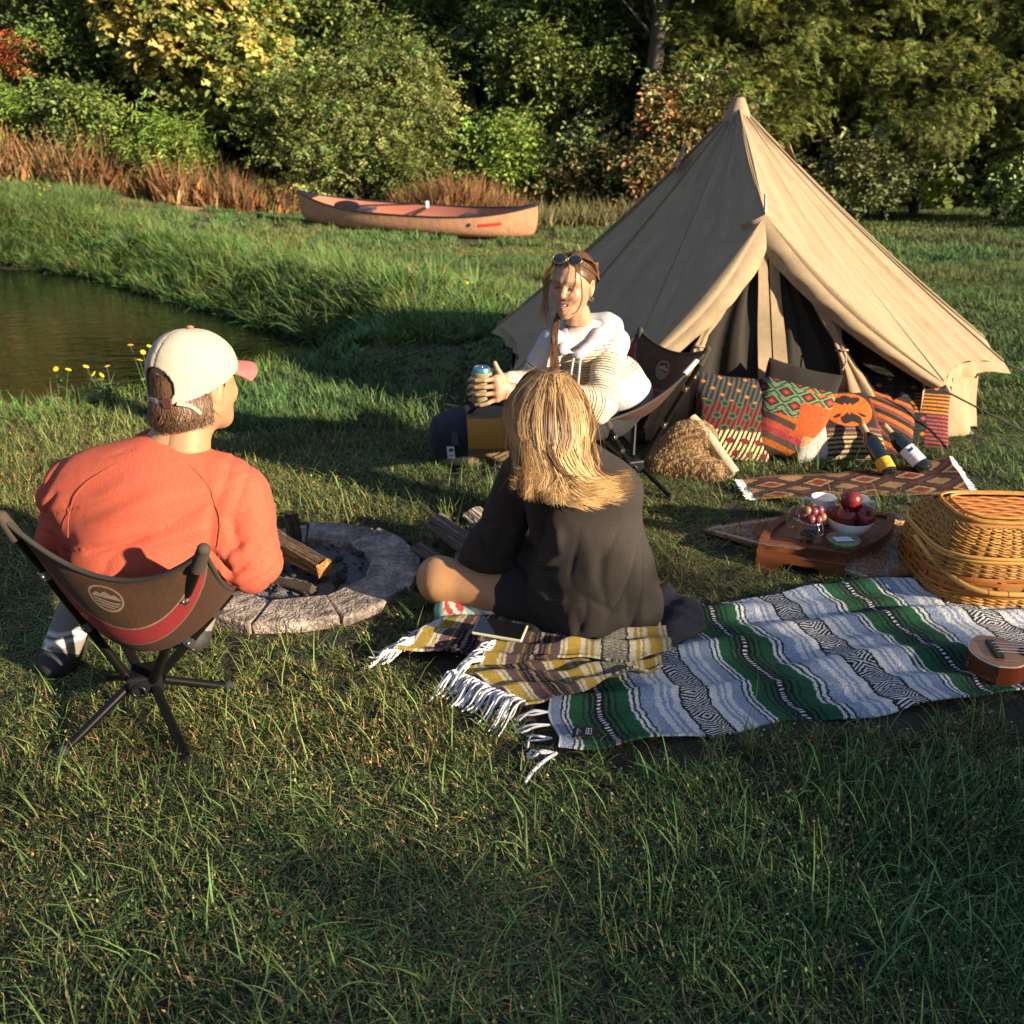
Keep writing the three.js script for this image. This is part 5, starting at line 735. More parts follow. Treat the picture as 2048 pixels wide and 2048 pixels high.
// ---------------------------------------------------------------- ukulele
{
  const t = thing('ukulele', 'brown wooden ukulele lying on the blanket at the right edge', 'ukulele', [1.30, .034, -2.06], -.16);
  const out = (s) => { const sh = new THREE.Shape(), N = 60; for (let i = 0; i <= N; i++) { const a = i / N * 6.283, x = (1 - Math.cos(a)) / 2 * .25, w = .082 - .018 * ss(.08, .2, x) * 1 - .02 * Math.exp(-(((x - .14) / .03) ** 2)), y = Math.sin(a) * w * (1.08 - .2 * Math.cos(a) * 0); const r = Math.sign(y) * Math.min(Math.abs(y) * 1.15, w); i ? sh.lineTo(x * s + (1 - s) * .12, r * s) : sh.moveTo(x * s + (1 - s) * .12, r * s); } return sh; };
  const ext = (s, y0, h, bev = 0) => { const g = new THREE.ExtrudeGeometry(out(s), { depth: h, bevelEnabled: !!bev, bevelSize: bev, bevelThickness: bev, bevelSegments: 2 }); g.rotateX(-Math.PI / 2); g.translate(0, y0, 0); return g; };
  part('body', ext(.985, .004, .052, .003), phys(.14, .035, .015, .2, { clearcoat: 1, clearcoatRoughness: .06 }), t);
  part('binding', ext(1.012, .0565, .004), mat(.78, .72, .58, .4), t);
  part('soundboard', ext(.985, .0595, .003), phys(.42, .19, .06, .3, { clearcoat: .5, map: dataTex(64, 256, (u, v) => { const n = .75 + .3 * tnoise(u * .1, v, 60, 2); return [n, n, n]; }, [4, 4], true) }), t);
  part('sound_hole', new THREE.CylinderGeometry(.028, .028, .002, 30).translate(.155, .0632, 0), mat(.015, .01, .008, .8), t);
  part('bridge', box(.024, .010, .09, .065, .067, 0, 0, 0, 0, .003), mat(.025, .018, .015, .4), t);
  for (let i = 0; i < 4; i++) part('string', rod(V(.063, .0735, -.024 + i * .016), V(.5, .081, -.014 + i * .0093), .0008, .0008, 5), mat(.75, .75, .75, .3), t);
  part('neck', [box(.24, .02, .038, .36, .066, 0, 0, 0, .03, .006)], phys(.12, .04, .02, .3), t); part('fretboard', [box(.25, .006, .037, .355, .0775, 0)], mat(.03, .02, .016, .5), t); part('headstock', [box(.11, .014, .05, .54, .07, 0, 0, 0, -.15, .004)], phys(.12, .04, .02, .3), t);
}

// ---------------------------------------------------------------- kilim cushions, hide, bottles
function cushion(label, w, h, th, tex, p, rot, back, extra) {
  const t = thing('cushion', label, 'cushion', p, 0, 'kilim cushions at the tent door'); t.rotation.set(...rot, 'YXZ');
  const prof = (u, v) => { const e = Math.pow(Math.sin(Math.PI * clamp(u, .001, .999)) * Math.sin(Math.PI * clamp(v, .001, .999)), .42), px = (u - .5) * (1 - .05 * Math.sin(Math.PI * v)), py = v - .0 + (v - .5) * -.05 * Math.sin(Math.PI * u); return [px * w, py * h, th * .5 * e + .004]; };
  part('front_cover', grid(36, 36, (u, v) => { const [x, y, z] = prof(u, v); return V(x, y, z + .008 * noise(u * 5, v * 5, w * 30 + h * 7) * Math.sin(Math.PI * u)); }), new THREE.MeshStandardMaterial({ map: tex, roughness: .95, bumpMap: tx(weaveBump, 5, 5), bumpScale: .003 }), t);
  part('back_cover', grid(24, 24, (u, v) => { const [x, y, z] = prof(1 - u, v); return V(x, y, -z); }), back, t);
  if (extra) extra(t, prof); return t;
}
const rug = (f) => dataTex(256, 256, (u, v, i, j) => { const g = .66 + .44 * h3(i >> 1, j >> 1, 7), c = f(u, v), m = (c[0] + c[1] + c[2]) / 3; return c.map(q => mix(q, m, .14) * g); }, [1, 1], true);
{
  const cream = mat(.60, .47, .32, .95), R = [.50, .10, .09], Gn = [.12, .36, .22], Cr = [.85, .76, .52], Bk = [.10, .07, .065], Or = [.85, .42, .06], Sl = [.24, .28, .29], Co = [.82, .30, .20];
  const t1 = rug((u, v) => { const st = Math.sin((u * 1 - v * .4) * 95); if (v > .68) { const k = Math.floor(u * 9) + Math.floor(v * 14); return Math.abs((u * 9 % 1) - .5) + Math.abs((v * 14 % 1) - .5) < .34 && k % 3 === 0 ? Or : st > .1 ? Sl : Bk; } const q = Math.hypot((u * 5 + Math.floor(v * 7) * .5) % 1 - .5, (v * 7) % 1 - .5); if (v > .34) return q < .16 ? Bk : q < .30 ? Gn : st > -.2 ? R : Bk; return q < .26 ? [.45, .06, .07] : st > -.1 ? Cr : Bk; });
  cushion('red, green and cream lattice cushion between the hide and the tall cushion', .40, .42, .12, t1, [1.06, .01, -3.86], [-.42, .28, -.16], cream);
  const t2 = rug((u, v) => { if (v > .80) return [.15, .12, .11]; if (v > .44 && (u < .55 || v > .62)) { const a = (u * 3.2 + Math.floor(v * 8) * .5) % 1, b = (v * 8) % 1, d = Math.abs(a - .5) * 1.3 + Math.abs(b - .5); return d < .18 ? Co : d < .34 ? [.6, .12, .10] : d < .46 ? Bk : d < .68 ? [.42, .62, .42] : d < .80 ? Bk : (u + v * .3 > .75 ? Or : [.48, .60, .42]); } if (u > .56 && v > .28 && v <= .66) return [.86, .33, .10]; if (u > .70 && v > .14 && v < .30) return [.82, .60, .36]; const s = Math.floor(v * 15 + u * 2.5) % 5; return s === 0 ? Co : s === 1 ? [.30, .24, .20] : s === 2 ? Or : s === 3 ? [.36, .28, .24] : [.72, .20, .22]; });
  cushion('tall patchwork cushion with coral diamonds leaning on the tent pole', .36, .46, .13, t2, [1.30, .01, -3.90], [-.34, -.12, -.22], cream);
  const t3 = rug((u, v) => { const fx = (u - .62) / .22, fy = (v - .66) / .20, r = Math.hypot(fx, fy), an = Math.atan2(fy, fx); if (u > .30 && u < .93 && v > .40 && v < .93) { const star = .55 + .18 * Math.sin(an * 7); if (Math.hypot(fx, (v - .80) / .1) < .7 + .15 * Math.sin(an * 9)) return [.13, .07, .05]; if (Math.hypot(fx, (v - .52) / .1) < .75 + .2 * Math.sin(an * 9)) return [.13, .07, .05]; return r < 1.35 ? [.88, .38, .04] : [.16, .09, .08]; } if (v > .86) return [.16, .13, .12]; if (v > .80 || (v > .66 && v < .72 && u < .3)) return [.85, .36, .05]; if (v <= .40) { const s = Math.floor(v * 34) % 2; return s ? [.24, .17, .12] : v > .3 ? [.5, .32, .28] : [.74, .64, .44]; } return [.45, .15, .08]; });
  cushion('orange sunburst cushion with a white patch right of the tent door', .46, .38, .14, t3, [1.60, .01, -3.86], [-.75, .1, .02], mat(.45, .34, .22, .95), (t, prof) => { part('white_patch', grid(10, 24, (u, v) => { const [x, y, z] = prof(mix(.005, .30, u), mix(.0, .74, v)); return V(x, y, z + .006); }), new THREE.MeshStandardMaterial({ color: rgb(.72, .66, .58), roughness: .98, bumpMap: tx(fuzzBump, 4, 8), bumpScale: .006 }), t, 'fluffy white patch'); });
  const t4 = rug((u, v) => { const a = Math.floor(u * 9), b = Math.floor(v * 9), k = (a * 7 + b * 3) % 5, q = Math.abs((u * 9) % 1 - .5) + Math.abs((v * 9) % 1 - .5); if (u > .62 && v < .75 && v > .45) return Math.sin(v * 120) > -.2 ? [.80, .46, .08] : [.16, .12, .10]; if (u > .75 && v <= .45) return Math.sin(v * 120) > -.3 ? [.62, .22, .24] : [.15, .1, .1]; if (q < .3) return k === 0 ? [.85, .45, .08] : k === 1 ? [.75, .3, .35] : [.20, .22, .21]; return Math.sin(v * 110) > 0 ? [.13, .16, .15] : [.09, .09, .09]; });
  cushion('dark teal patterned cushion behind the wine bottles', .52, .36, .12, t4, [1.93, .02, -4.06], [-.42, -.08, -.04], mat(.12, .1, .09, .95));
  const t5 = rug((u, v) => { const s = Math.floor(v * 16 + u * 3); return s % 3 === 0 ? [.80, .38, .05] : s % 3 === 1 ? [.14, .09, .08] : [.45, .22, .24]; });
  cushion('orange and black striped cushion between the sunburst and teal cushions', .36, .32, .11, t5, [1.80, .02, -3.98], [-.55, .1, -.28], mat(.12, .1, .09, .95));
  const t6 = rug((u, v) => [.10, .05, .045]);
  cushion('dark cushion lying in shade inside the tent door', .44, .22, .11, t6, [1.62, .02, -4.16], [-.5, 0, .05], mat(.08, .05, .045, .95));
  // sheepskin rolled beside the chair
  const hd = thing('sheepskin', 'tan shaggy sheepskin bundled right of the red chair', 'hide', [0, 0, 0]), core = nets((x, y, z) => { let d = sdCone(x, y, z, [.72, .05, -3.76], [.93, .04, -3.66], .07, .045); d = smin(d, sdEll(x, y, z, [.83, .11, -3.79], [.12, .13, .07]), .06); return d + .008 * noise(x * 16, y * 16, z * 16); }, [.55, -.03, -4.0], [1.1, .32, -3.5], .014);
  part('hide_skin', core, mat(.42, .28, .15, .95), hd); part('pale_edge', tube([V(.84, .24, -3.82), V(.90, .185, -3.76), V(.965, .10, -3.70), V(1.02, .03, -3.64)], .026, 20, 10), new THREE.MeshStandardMaterial({ color: rgb(.68, .55, .38), roughness: .98, bumpMap: tx(fuzzBump, 4, 2), bumpScale: .01 }), hd);
  srand(14); const hairs = [], p = core.attributes.position, n = core.attributes.normal; for (let i = 0; i < 9000; i++) { const k = Math.floor(rnd() * p.count), a = V(p.getX(k), p.getY(k), p.getZ(k)), nn = V(n.getX(k), n.getY(k), n.getZ(k)); if (a.y < .01) continue; const d = nn.clone().multiplyScalar(.6).add(V(rr(-.4, .4) + .25, -.75, rr(-.2, .5))).normalize(), l = rr(.022, .042), s = V(rr(-1, 1), rr(-1, 1), rr(-1, 1)).cross(d).normalize().multiplyScalar(.0010), b = a.clone().addScaledVector(d, l * .5).addScaledVector(nn, .012), e = a.clone().addScaledVector(d, l); if (e.y < .006) e.y = .006; hairs.push([a, b, e, s, rr(.6, 1.25)]); }
  const pos = [], col = []; for (const [a, b, e, s, t] of hairs) { const q = [a.clone().sub(s), a.clone().add(s), b.clone().sub(s), b.clone().add(s), e]; for (const k of [0, 1, 3, 0, 3, 2, 2, 3, 4]) { pos.push(q[k].x, q[k].y, q[k].z); col.push(.46 * t, .31 * t, .16 * t); } } const hg = new THREE.BufferGeometry(); hg.setAttribute('position', new THREE.Float32BufferAttribute(pos, 3)); hg.setAttribute('color', new THREE.Float32BufferAttribute(col, 3)); hg.computeVertexNormals(); part('fleece', hg, new THREE.MeshStandardMaterial({ vertexColors: true, roughness: .8, side: THREE.DoubleSide }), hd).userData.kind = 'stuff';
}
{
  const prof = [[0, .004], [.030, .001], [.0365, .006], [.0375, .02], [.0375, .175], [.034, .20], [.022, .222], [.0145, .238], [.0138, .275], [.0152, .277], [.0152, .292], [.0138, .294], [.013, .292]];
  const bottle = (label, base, top, cap, lab, lr) => { const d = V(top[0] - base[0], top[1] - base[1], top[2] - base[2]).normalize(), b = thing('wine_bottle', label, 'bottle', base, 0, 'wine bottles lying on the grass'); b.quaternion.setFromUnitVectors(V(0, 1, 0), d);
    part('glass', lathe(prof, 36), phys(.006, .012, .008, .05, { clearcoat: 1, ior: 1.5, specularIntensity: 1 }), b); part('foil', lathe([[.0155, .232], [.0152, .27], [.0165, .277], [.0165, .294], [.0, .2955]], 28), cap, b);
    const lg = new THREE.CylinderGeometry(.0380, .0380, lr[1] - lr[0], 36, 1, true, lr[2], lr[3]); lg.translate(0, (lr[0] + lr[1]) / 2, 0); part('label', lg, lab, b); return b; };
  const yl = new THREE.MeshStandardMaterial({ roughness: .6, side: THREE.DoubleSide, map: canvasTex(256, 128, (x, w, h) => { x.fillStyle = '#e2a92c'; x.fillRect(0, 0, w, h); x.strokeStyle = '#8a5a10'; x.lineWidth = 3; x.beginPath(); x.arc(128, 60, 34, 0, 7); x.moveTo(60, 100); x.quadraticCurveTo(128, 60, 196, 104); x.stroke(); }) });
  const wl = new THREE.MeshStandardMaterial({ roughness: .6, side: THREE.DoubleSide, map: canvasTex(256, 256, (x, w, h) => { x.fillStyle = '#d9dae0'; x.fillRect(0, 0, w, h); x.fillStyle = '#23242c'; x.beginPath(); x.ellipse(128, 62, 40, 22, 0, 0, 7); x.fill(); x.beginPath(); x.moveTo(96, 40); x.lineTo(88, 16); x.lineTo(120, 44); x.moveTo(140, 42); x.lineTo(160, 18); x.lineTo(162, 50); x.fill(); x.font = 'italic 30px serif'; x.textAlign = 'center'; x.fillStyle = '#565a68'; x.fillText('vino blanco', 128, 130); x.font = '18px serif'; x.fillText('reserva', 128, 165); x.fillRect(70, 190, 116, 3); }) });
  bottle('wine bottle with a yellow label leaning on the sunburst cushion', [1.72, .038, -3.62], [1.655, .20, -3.86], mat(.45, .33, .16, .5), yl, [.015, .075, -1.6, 3.2]);
  bottle('wine bottle with a white label at the right of the cushions', [1.905, .038, -3.66], [1.765, .19, -3.86], mat(.40, .30, .14, .5), wl, [.045, .135, -1.5, 2.9]);
}

// ---------------------------------------------------------------- people
const skinMat = new THREE.MeshPhysicalMaterial({ color: 0xffffff, vertexColors: true, roughness: .48, sheen: .15, sheenRoughness: .6 });
function basis(pos, fwd, up = V(0, 1, 0)) { const z = fwd.clone().normalize(), x = up.clone().cross(z).normalize(), y = z.clone().cross(x); return new THREE.Matrix4().makeBasis(x, y, z).setPosition(pos); }
const xf = (M, x, y, z) => { const v = V(x, y, z).applyMatrix4(M); return [v.x, v.y, v.z]; };
// head in its own axes: +z face, +y up, +x the person's left; origin between the ears, about 0.225 high
function headSdf(o = {}) {
  const f = o.f ? .94 : 1; // finer features
  return (X, y, z) => {
    const x = Math.abs(X);
    let d = sdEll(X, y, z, [0, .030, -.012], [.076, .088, .097]);
    d = smin(d, sdEll(X, y, z, [0, -.028, .030], [o.f ? .054 : .060, .080, .058]), .05);
    d = smin(d, sdCone(X, y, z, [0, -.092, .068], [0, -.080, .060], .020 * f, .028), .03);
    d = smin(d, sdCone(x, y, z, [o.f ? .040 : .050, -.048, -.002], [o.f ? .010 : .018, -.090, .058], o.f ? .020 : .024, o.f ? .016 : .020), .035);
    d = smin(d, sdCone(x, y, z, [.012, .030, .080], [.046, .028, .062], .010, .009), .018);
    d = smin(d, sdEll(x, y, z, [.036, -.026, .066], [.022, .020, .018]), .022);
    d = smax(d, -sdEll(x, y, z, [.031, .008, .098], [.019, .011, .018]), .016);
    d = smin(d, sdEll(x, y, z, [.031, .006, .0735], [.0135, .0095, .0115]), .004);
    d = smin(d, sdCone(X, y, z, [0, .014, .086], [0, -.020, o.f ? .101 : .1045], o.f ? .006 : .0075, o.f ? .0085 : .0105), .012);
    d = smin(d, sdSphere(x, y, z, [.010, -.025, .0925], o.f ? .006 : .0075), .008);
    const sm = o.smile ? .017 : 0; // lips
    d = smin(d, sdCone(x, y, z, [0, -.052 - sm * .1, .0905], [.020 + sm * .6, -.0515 + sm * .55, .0805], .0058, .004), .006);
    d = smin(d, sdCone(x, y, z, [0, -.066 - sm * .25, .088], [.019 + sm * .6, -.0555 + sm * .5, .080], .0066, .004), .006);
    if (o.smile) d = smax(d, -sdEll(X, y, z, [0, -.0570, .096], [.029, .0070, .018]), .003);
    // ears
    let e = sdEll(x, y, z, [.078, -.002, -.010], [.008, .031, .019]); e = smax(e, -sdEll(x, y, z, [.088, .002, -.006], [.010, .020, .0105]), .006); e = smin(e, sdEll(x, y, z, [.078, -.028, -.004], [.006, .009, .008]), .008); d = smin(d, e, .010);
    d = smin(d, sdCone(X, y, z, [0, -.05, -.028], [0, -.15, -.045], .054 * f, .056 * f), .04);
    return d;
  };
}
function headGeo(M, o = {}) {
  const g = nets(headSdf(o), [-.1, -.16, -.125], [.1, .135, .125], o.cell || .0036);
  if (o.smile) { const p = g.attributes.position; for (let i = 0; i < p.count; i++) { const y = p.getY(i); p.setX(i, p.getX(i) * (1 - .16 * ss(-.015, -.09, y) * (y > -.13 ? 1 : .5))); } g.computeVertexNormals(); }
  paint(g, (x, y, z) => { const n = 1 + .08 * noise(x * 60, y * 60, z * 60), a = Math.abs(x); let c = o.skin.map(v => v * n); const mxf = (k, q) => { c = c.map((v, i) => mix(v, q[i], k)); };
    if (z > .07 && y > -.075 && y < -.046 && a < .034) { const d = Math.min(segDist([a, y], [0, -.053], [.028, -.045])[0], segDist([a, y], [0, -.068], [.028, -.048])[0]); mxf(clamp(1.3 - d / .0045, 0, 1) * .75, o.lip); }
    if (z > .05 && y > .022 && y < .048) { const d = segDist([a, y], [.014, .0325], [.046, .031])[0]; mxf(clamp(1.4 - d / .0030, 0, 1) * .6, o.brow); }
    if (z > .05 && y > -.01 && y < .025) { const d = segDist([a, y], [.019, .008], [.043, .0075])[0]; mxf(clamp(1.3 - d / .003, 0, 1) * .85, [.03, .02, .015]); }
    mxf(clamp(1 - Math.hypot(a - .042, y + .022) / .026, 0, 1) * (z > .03 ? .18 : 0), o.lip); return c; });
  g.applyMatrix4(M); return g;
}
// hand: wrist, knuckle line and five finger chains given as world points; own fine grid
function handGeo(wrist, knuckles, fingers, thumb, skin, nail) {
  const limbs = []; knuckles.forEach(k => limbs.push([wrist, k, .020, .0105, .022])); for (let i = 0; i < 3; i++) limbs.push([knuckles[i], knuckles[i + 1], .0115, .0115, .014]);
  const tip = []; fingers.forEach(f => { for (let i = 0; i < f.length - 1; i++) tip.push([f[i], f[i + 1], .0088 - .0009 * i, .0082 - .0009 * i]); }); for (let i = 0; i < thumb.length - 1; i++) tip.push([thumb[i], thumb[i + 1], .0125 - .0017 * i, .0108 - .0017 * i]);
  const palm = field(limbs, [], .02), all = [wrist, ...knuckles, ...fingers.flat(), ...thumb], lo = [0, 1, 2].map(i => Math.min(...all.map(p => p[i])) - .03), hi = [0, 1, 2].map(i => Math.max(...all.map(p => p[i])) + .03);
  const g = nets((x, y, z) => { let d = palm(x, y, z), q = 1e3; for (const l of tip) q = Math.min(q, sdCone(x, y, z, ...l)); return smin(d, q, .008); }, lo, hi, .0031);
  const tips = [...fingers.map(f => f[f.length - 1]), thumb[thumb.length - 1]]; paint(g, (x, y, z) => { let t = 1e3; for (const p of tips) t = Math.min(t, Math.hypot(x - p[0], y - p[1], z - p[2])); const k = clamp(1 - t / .012, 0, 1), n = 1 + .07 * noise(x * 90, y * 90, z * 90); return skin.map((v, i) => mix(v * n, nail[i], k * .5)); }); return g;
}
function relaxedHand(w, dir, side, skin) { // slightly curled hand along dir, palm facing down
  const d = V(...dir).normalize(), s = V(0, 1, 0).cross(d).normalize().multiplyScalar(side), dn = V(0, -1, 0), P = (a, b, c) => { const v = V(...w).addScaledVector(d, a).addScaledVector(s, b).addScaledVector(dn, c); return [v.x, v.y, v.z]; };
  const kn = [-.033, -.011, .011, .030].map((b, i) => P(.085 - Math.abs(i - 1) * .005, b, .002)), L = [.9, 1, .95, .75];
  return handGeo(w, kn, kn.map((k, i) => { const b = [-.036, -.011, .013, .034][i], l = L[i]; return [k, P(.085 + .042 * l, b, .012), P(.085 + .066 * l, b, .030), P(.085 + .078 * l, b, .048)]; }), [P(.03, -.028, .006), P(.055, -.052, .014), P(.082, -.058, .022), P(.1, -.054, .03)], skin, [.75, .5, .42]);
}
// strand ribbons: paths is an array of {p: [Vector3...], w, c0, c1, n: outward Vector3}
function strands(paths, seg = 12) {
  const pos = [], col = [], idx = [], nor = [];
  for (const s of paths) { const c = new THREE.CatmullRomCurve3(s.p), base = pos.length / 3;
    for (let i = 0; i <= seg; i++) { const t = i / seg, q = c.getPoint(t), tg = c.getTangent(t), sd = tg.clone().cross(s.n).normalize(), w = s.w * (t < .75 ? 1 : 1 - (t - .75) * 3.4) * .5, nn = sd.clone().cross(tg).normalize(); if (nn.dot(s.n) < 0) nn.negate();
      pos.push(q.x - sd.x * w, q.y - sd.y * w, q.z - sd.z * w, q.x + sd.x * w, q.y + sd.y * w, q.z + sd.z * w); const k = Math.pow(t, s.e || 1); for (let j = 0; j < 2; j++) { col.push(mix(s.c0[0], s.c1[0], k), mix(s.c0[1], s.c1[1], k), mix(s.c0[2], s.c1[2], k)); const e = nn.clone().addScaledVector(sd, (j ? .6 : -.6)).normalize(); nor.push(e.x, e.y, e.z); } }
    for (let i = 0; i < seg; i++) { const q = base + i * 2; idx.push(q, q + 1, q + 3, q, q + 3, q + 2); } }
  const g = new THREE.BufferGeometry(); g.setAttribute('position', new THREE.Float32BufferAttribute(pos, 3)); g.setAttribute('normal', new THREE.Float32BufferAttribute(nor, 3)); g.setAttribute('color', new THREE.Float32BufferAttribute(col, 3)); g.setIndex(idx); return g;
}
const hairMat = new THREE.MeshPhysicalMaterial({ color: 0xffffff, vertexColors: true, roughness: .38, specularIntensity: .7, side: THREE.DoubleSide });
const heather = dataTex(256, 256, (u, v, i, j) => { const n = .80 + .25 * tnoise(u, v, 128, 51) + .22 * (h3(i, j, 52) - .5) + .12 * (tnoise(u, v, 12, 53) - .5); return [n, n, n]; }, [1, 1], true);
function clothMat(r, g, b, bump = .003, o = {}) { return new THREE.MeshStandardMaterial({ color: rgb(r * 1.1, g * 1.1, b * 1.1), map: heather, roughness: .92, bumpMap: fuzzBump, bumpScale: bump, ...o }); }
const uvCloth = k => (x, y, z) => [(x + z * .6) * k, (y - z * .35) * k];
// folds: raised or sunk lines across the cloth, points in x, y (world), facing the viewer's side
function folds(list, zmin) { return (x, y, z) => { if (z < zmin) return 0; let h = 0; for (const [ax, ay, bx, by, w, d] of list) { const [q, t] = segDist([x, y], [ax, ay], [bx, by]); if (q < w * 3) h += d * Math.exp(-((q / w) ** 2)) * Math.pow(Math.sin(Math.PI * clamp(t * .86 + .07, 0, 1)), .7); } return h * ss(zmin, zmin + .05, z); }; }

// narrow creases running along direction (dx, dy), from ridged noise stretched along it
function creases(dx, dy, fu, fv, amp, sd) { return (x, y, z) => { const u = x * dx + y * dy, v = -x * dy + y * dx, w = .6 * noise(x * 6, y * 6, z * 6 + sd), r = 1 - Math.abs(noise(u * fu + sd, v * fv + w, z * 3)); return -amp * Math.pow(r, 7) + amp * .35 * noise(u * fu * 1.3, v * fv * 1.2 + 5, sd); }; }
// stitched seam lying on a cloth surface: x, y points projected on to it from the viewer's side
function seamOn(f, pts, z0, r) { const q = pts.map(([x, y]) => { let z = z0; for (let i = 0; i < 400 && f(x, y, z) > 0; i++) z -= .001; return V(x, y, z + r * .5); }); return tube(q, r, pts.length * 6, 5); }
// ===== man in the coral shirt, sitting in the near chair, back to the viewer
srand(101);
{
  const t = thing('person', 'man in a coral shirt and pale cap sitting with his back turned', 'person', [0, 0, 0]);
  const skin = [.40, .215, .118], HM = basis(V(-.752, .888, -1.972), V(.47, -.08, -.88), V(-.03, 1, .06));
  const Hn = (x, y, z) => xf(HM, x, y, z);
  const parts = [headGeo(HM, { skin, lip: [.45, .18, .14], brow: [.06, .035, .02] })];
  const bodyLimbs = [[Hn(0, -.07, -.03), [-.825, .735, -1.925], .052, .058], [[-.87, .56, -1.92], [-.93, .38, -1.92], .10, .10], [[-1.05, .60, -1.93], [-1.11, .46, -1.98], .045, .042], [[-1.11, .46, -1.98], [-1.0, .43, -2.27], .040, .03], [[-.66, .63, -1.90], [-.63, .47, -1.86], .05, .045], [[-.63, .47, -1.86], [-.72, .45, -2.10], .04, .03], [[-1.0, .33, -1.95], [-1.19, .42, -2.36], .075, .055], [[-1.19, .42, -2.36], [-1.285, .12, -2.13], .052, .036], [[-.87, .33, -1.95], [-.86, .43, -2.40], .075, .055], [[-.86, .43, -2.40], [-.95, .10, -2.26], .05, .036]];
  const bf = field(bodyLimbs, [], .035); const b = nets(bf, [-1.38, .03, -2.48], [-.55, .86, -1.78], .014); paint(b, (x, y, z) => { const n = 1 + .06 * noise(x * 50, y * 50, z * 50); return skin.map(v => v * n); }); parts.push(b);
  parts.push(relaxedHand([-1.0, .43, -2.27], [.55, -.15, -.8], 1, skin), relaxedHand([-.72, .45, -2.10], [-.35, -.1, -.9], -1, skin));
  part('body', mergeGeometries(parts.map(g => { g.deleteAttribute('uv'); return g; })), skinMat, t);
  // shirt
  const sl = [[[-1.035, .635, -1.915], [-.70, .622, -1.905], .084, .090], [[-1.058, .615, -1.92], [-1.125, .47, -1.97], .086, .080], [[-1.125, .47, -1.97], [-1.02, .435, -2.22], .066, .05], [[-.682, .612, -1.90], [-.648, .475, -1.865], .088, .078], [[-.645, .475, -1.865], [-.71, .45, -2.06], .070, .05], [[-.828, .705, -1.93], [-.84, .66, -1.92], .064, .09], [[-.835, .700, -1.925], [-.99, .665, -1.915], .060, .072], [[-.83, .695, -1.925], [-.72, .650, -1.91], .060, .078]];
  const sf = field(sl, [[[-.87, .585, -1.885], [.205, .17, .140], .06], [[-.91, .44, -1.865], [.185, .17, .150], .06]], .045);
  const shirt = nets((x, y, z) => smax(sf(x, y, z), .335 - y, .02), [-1.24, .31, -2.3], [-.5, .86, -1.72], .0072);
  const F = folds([[-1.13,.686,-1.137,.584,.007,-.012],[-1.114,.709,-1.122,.598,.007,-.01],[-1.057,.727,-1.117,.636,.007,-.009],[-1.06,.663,-1.12,.594,.008,-.01],[-1.151,.57,-1.101,.582,.009,-.014],[-1.108,.589,-1.069,.577,.008,-.011],[-1.144,.659,-1.151,.598,.008,.008],[-.972,.551,-.832,.59,.007,-.012],[-.992,.571,-.846,.608,.014,.008],[-1.034,.608,-.85,.674,.016,-.007],[-.962,.621,-.727,.687,.016,.008],[-.875,.581,-.693,.648,.014,-.009],[-.922,.639,-.761,.7,.018,.006],[-.827,.571,-.686,.608,.016,.009],[-1.011,.661,-.881,.726,.02,-.006],[-.787,.617,-.673,.67,.012,-.007],[-.944,.745,-.87,.765,.003,-.003],[-.76,.745,-.577,.68,.003,-.003],[-.714,.536,-.665,.469,.009,-.014],[-.678,.522,-.627,.555,.008,-.012],[-.663,.474,-.62,.503,.008,-.012],[-.698,.503,-.678,.459,.008,.01],[-.681,.651,-.709,.545,.014,-.009],[-.617,.669,-.599,.541,.016,.008],[-.653,.615,-.641,.512,.012,-.008],[-.59,.615,-.592,.522,.012,.007]], -1.97);
  const cr = creases(.94, .34, 5, 26, .0065, 3), cr2 = creases(.3, .95, 6, 24, .006, 9); displace(shirt, (x, y, z) => F(x, y, z) + cr(x, y, z) * ss(.74, .60, y) * ss(-1.95, -1.85, z) + cr2(x, y, z) * Math.max(ss(-.98, -1.08, x), ss(-.74, -.66, x)) + .002 * fbm(x * 9, y * 9, z * 9) + .0022 * noise(x * 5 + y * 16, y * 22 - x * 9, z * 6)); uvBy(shirt, uvCloth(40));
  const coral = clothMat(.55, .105, .055, .0016); coral.sheen = 0; const sh = part('shirt', shirt, coral, t); const seamM = clothMat(.58, .125, .062, .001); for (const pts of [[[-.895, .742], [-.93, .725], [-.97, .70], [-1.0, .665], [-1.02, .62], [-1.03, .57]], [[-.755, .735], [-.72, .71], [-.69, .675], [-.675, .63], [-.68, .58], [-.69, .54]]]) part('seam', seamOn(sf, pts, -1.6, .0009), seamM, sh);
  const colr = []; for (let i = 0; i < 40; i++) { const a = i / 40 * 6.283; colr.push(V(-.822 + Math.cos(a) * .073, .748 - .006 * Math.cos(a) - .008 * Math.sin(a), -1.932 + Math.sin(a) * .072)); }
  const cg = new THREE.TubeGeometry(new THREE.CatmullRomCurve3(colr, true), 80, .012, 8, true); { const p = cg.attributes.position; for (let i = 0; i < p.count; i++) { const c = colr[Math.round(Math.floor(i / 9) / 80 * 40) % 40]; p.setY(i, c.y + (p.getY(i) - c.y) * 1.45); } cg.computeVertexNormals(); } part('collar', cg, coral, sh);
  // trousers, socks, shoes
  const pf = field([[[-.94, .37, -1.93], [-.93, .36, -1.97], .12, .12], [[-1.0, .33, -1.98], [-1.19, .42, -2.36], .095, .072], [[-1.19, .42, -2.36], [-1.255, .20, -2.20], .068, .062], [[-.87, .33, -1.98], [-.86, .43, -2.40], .095, .072], [[-.86, .43, -2.40], [-.93, .17, -2.28], .068, .062]], [], .04);
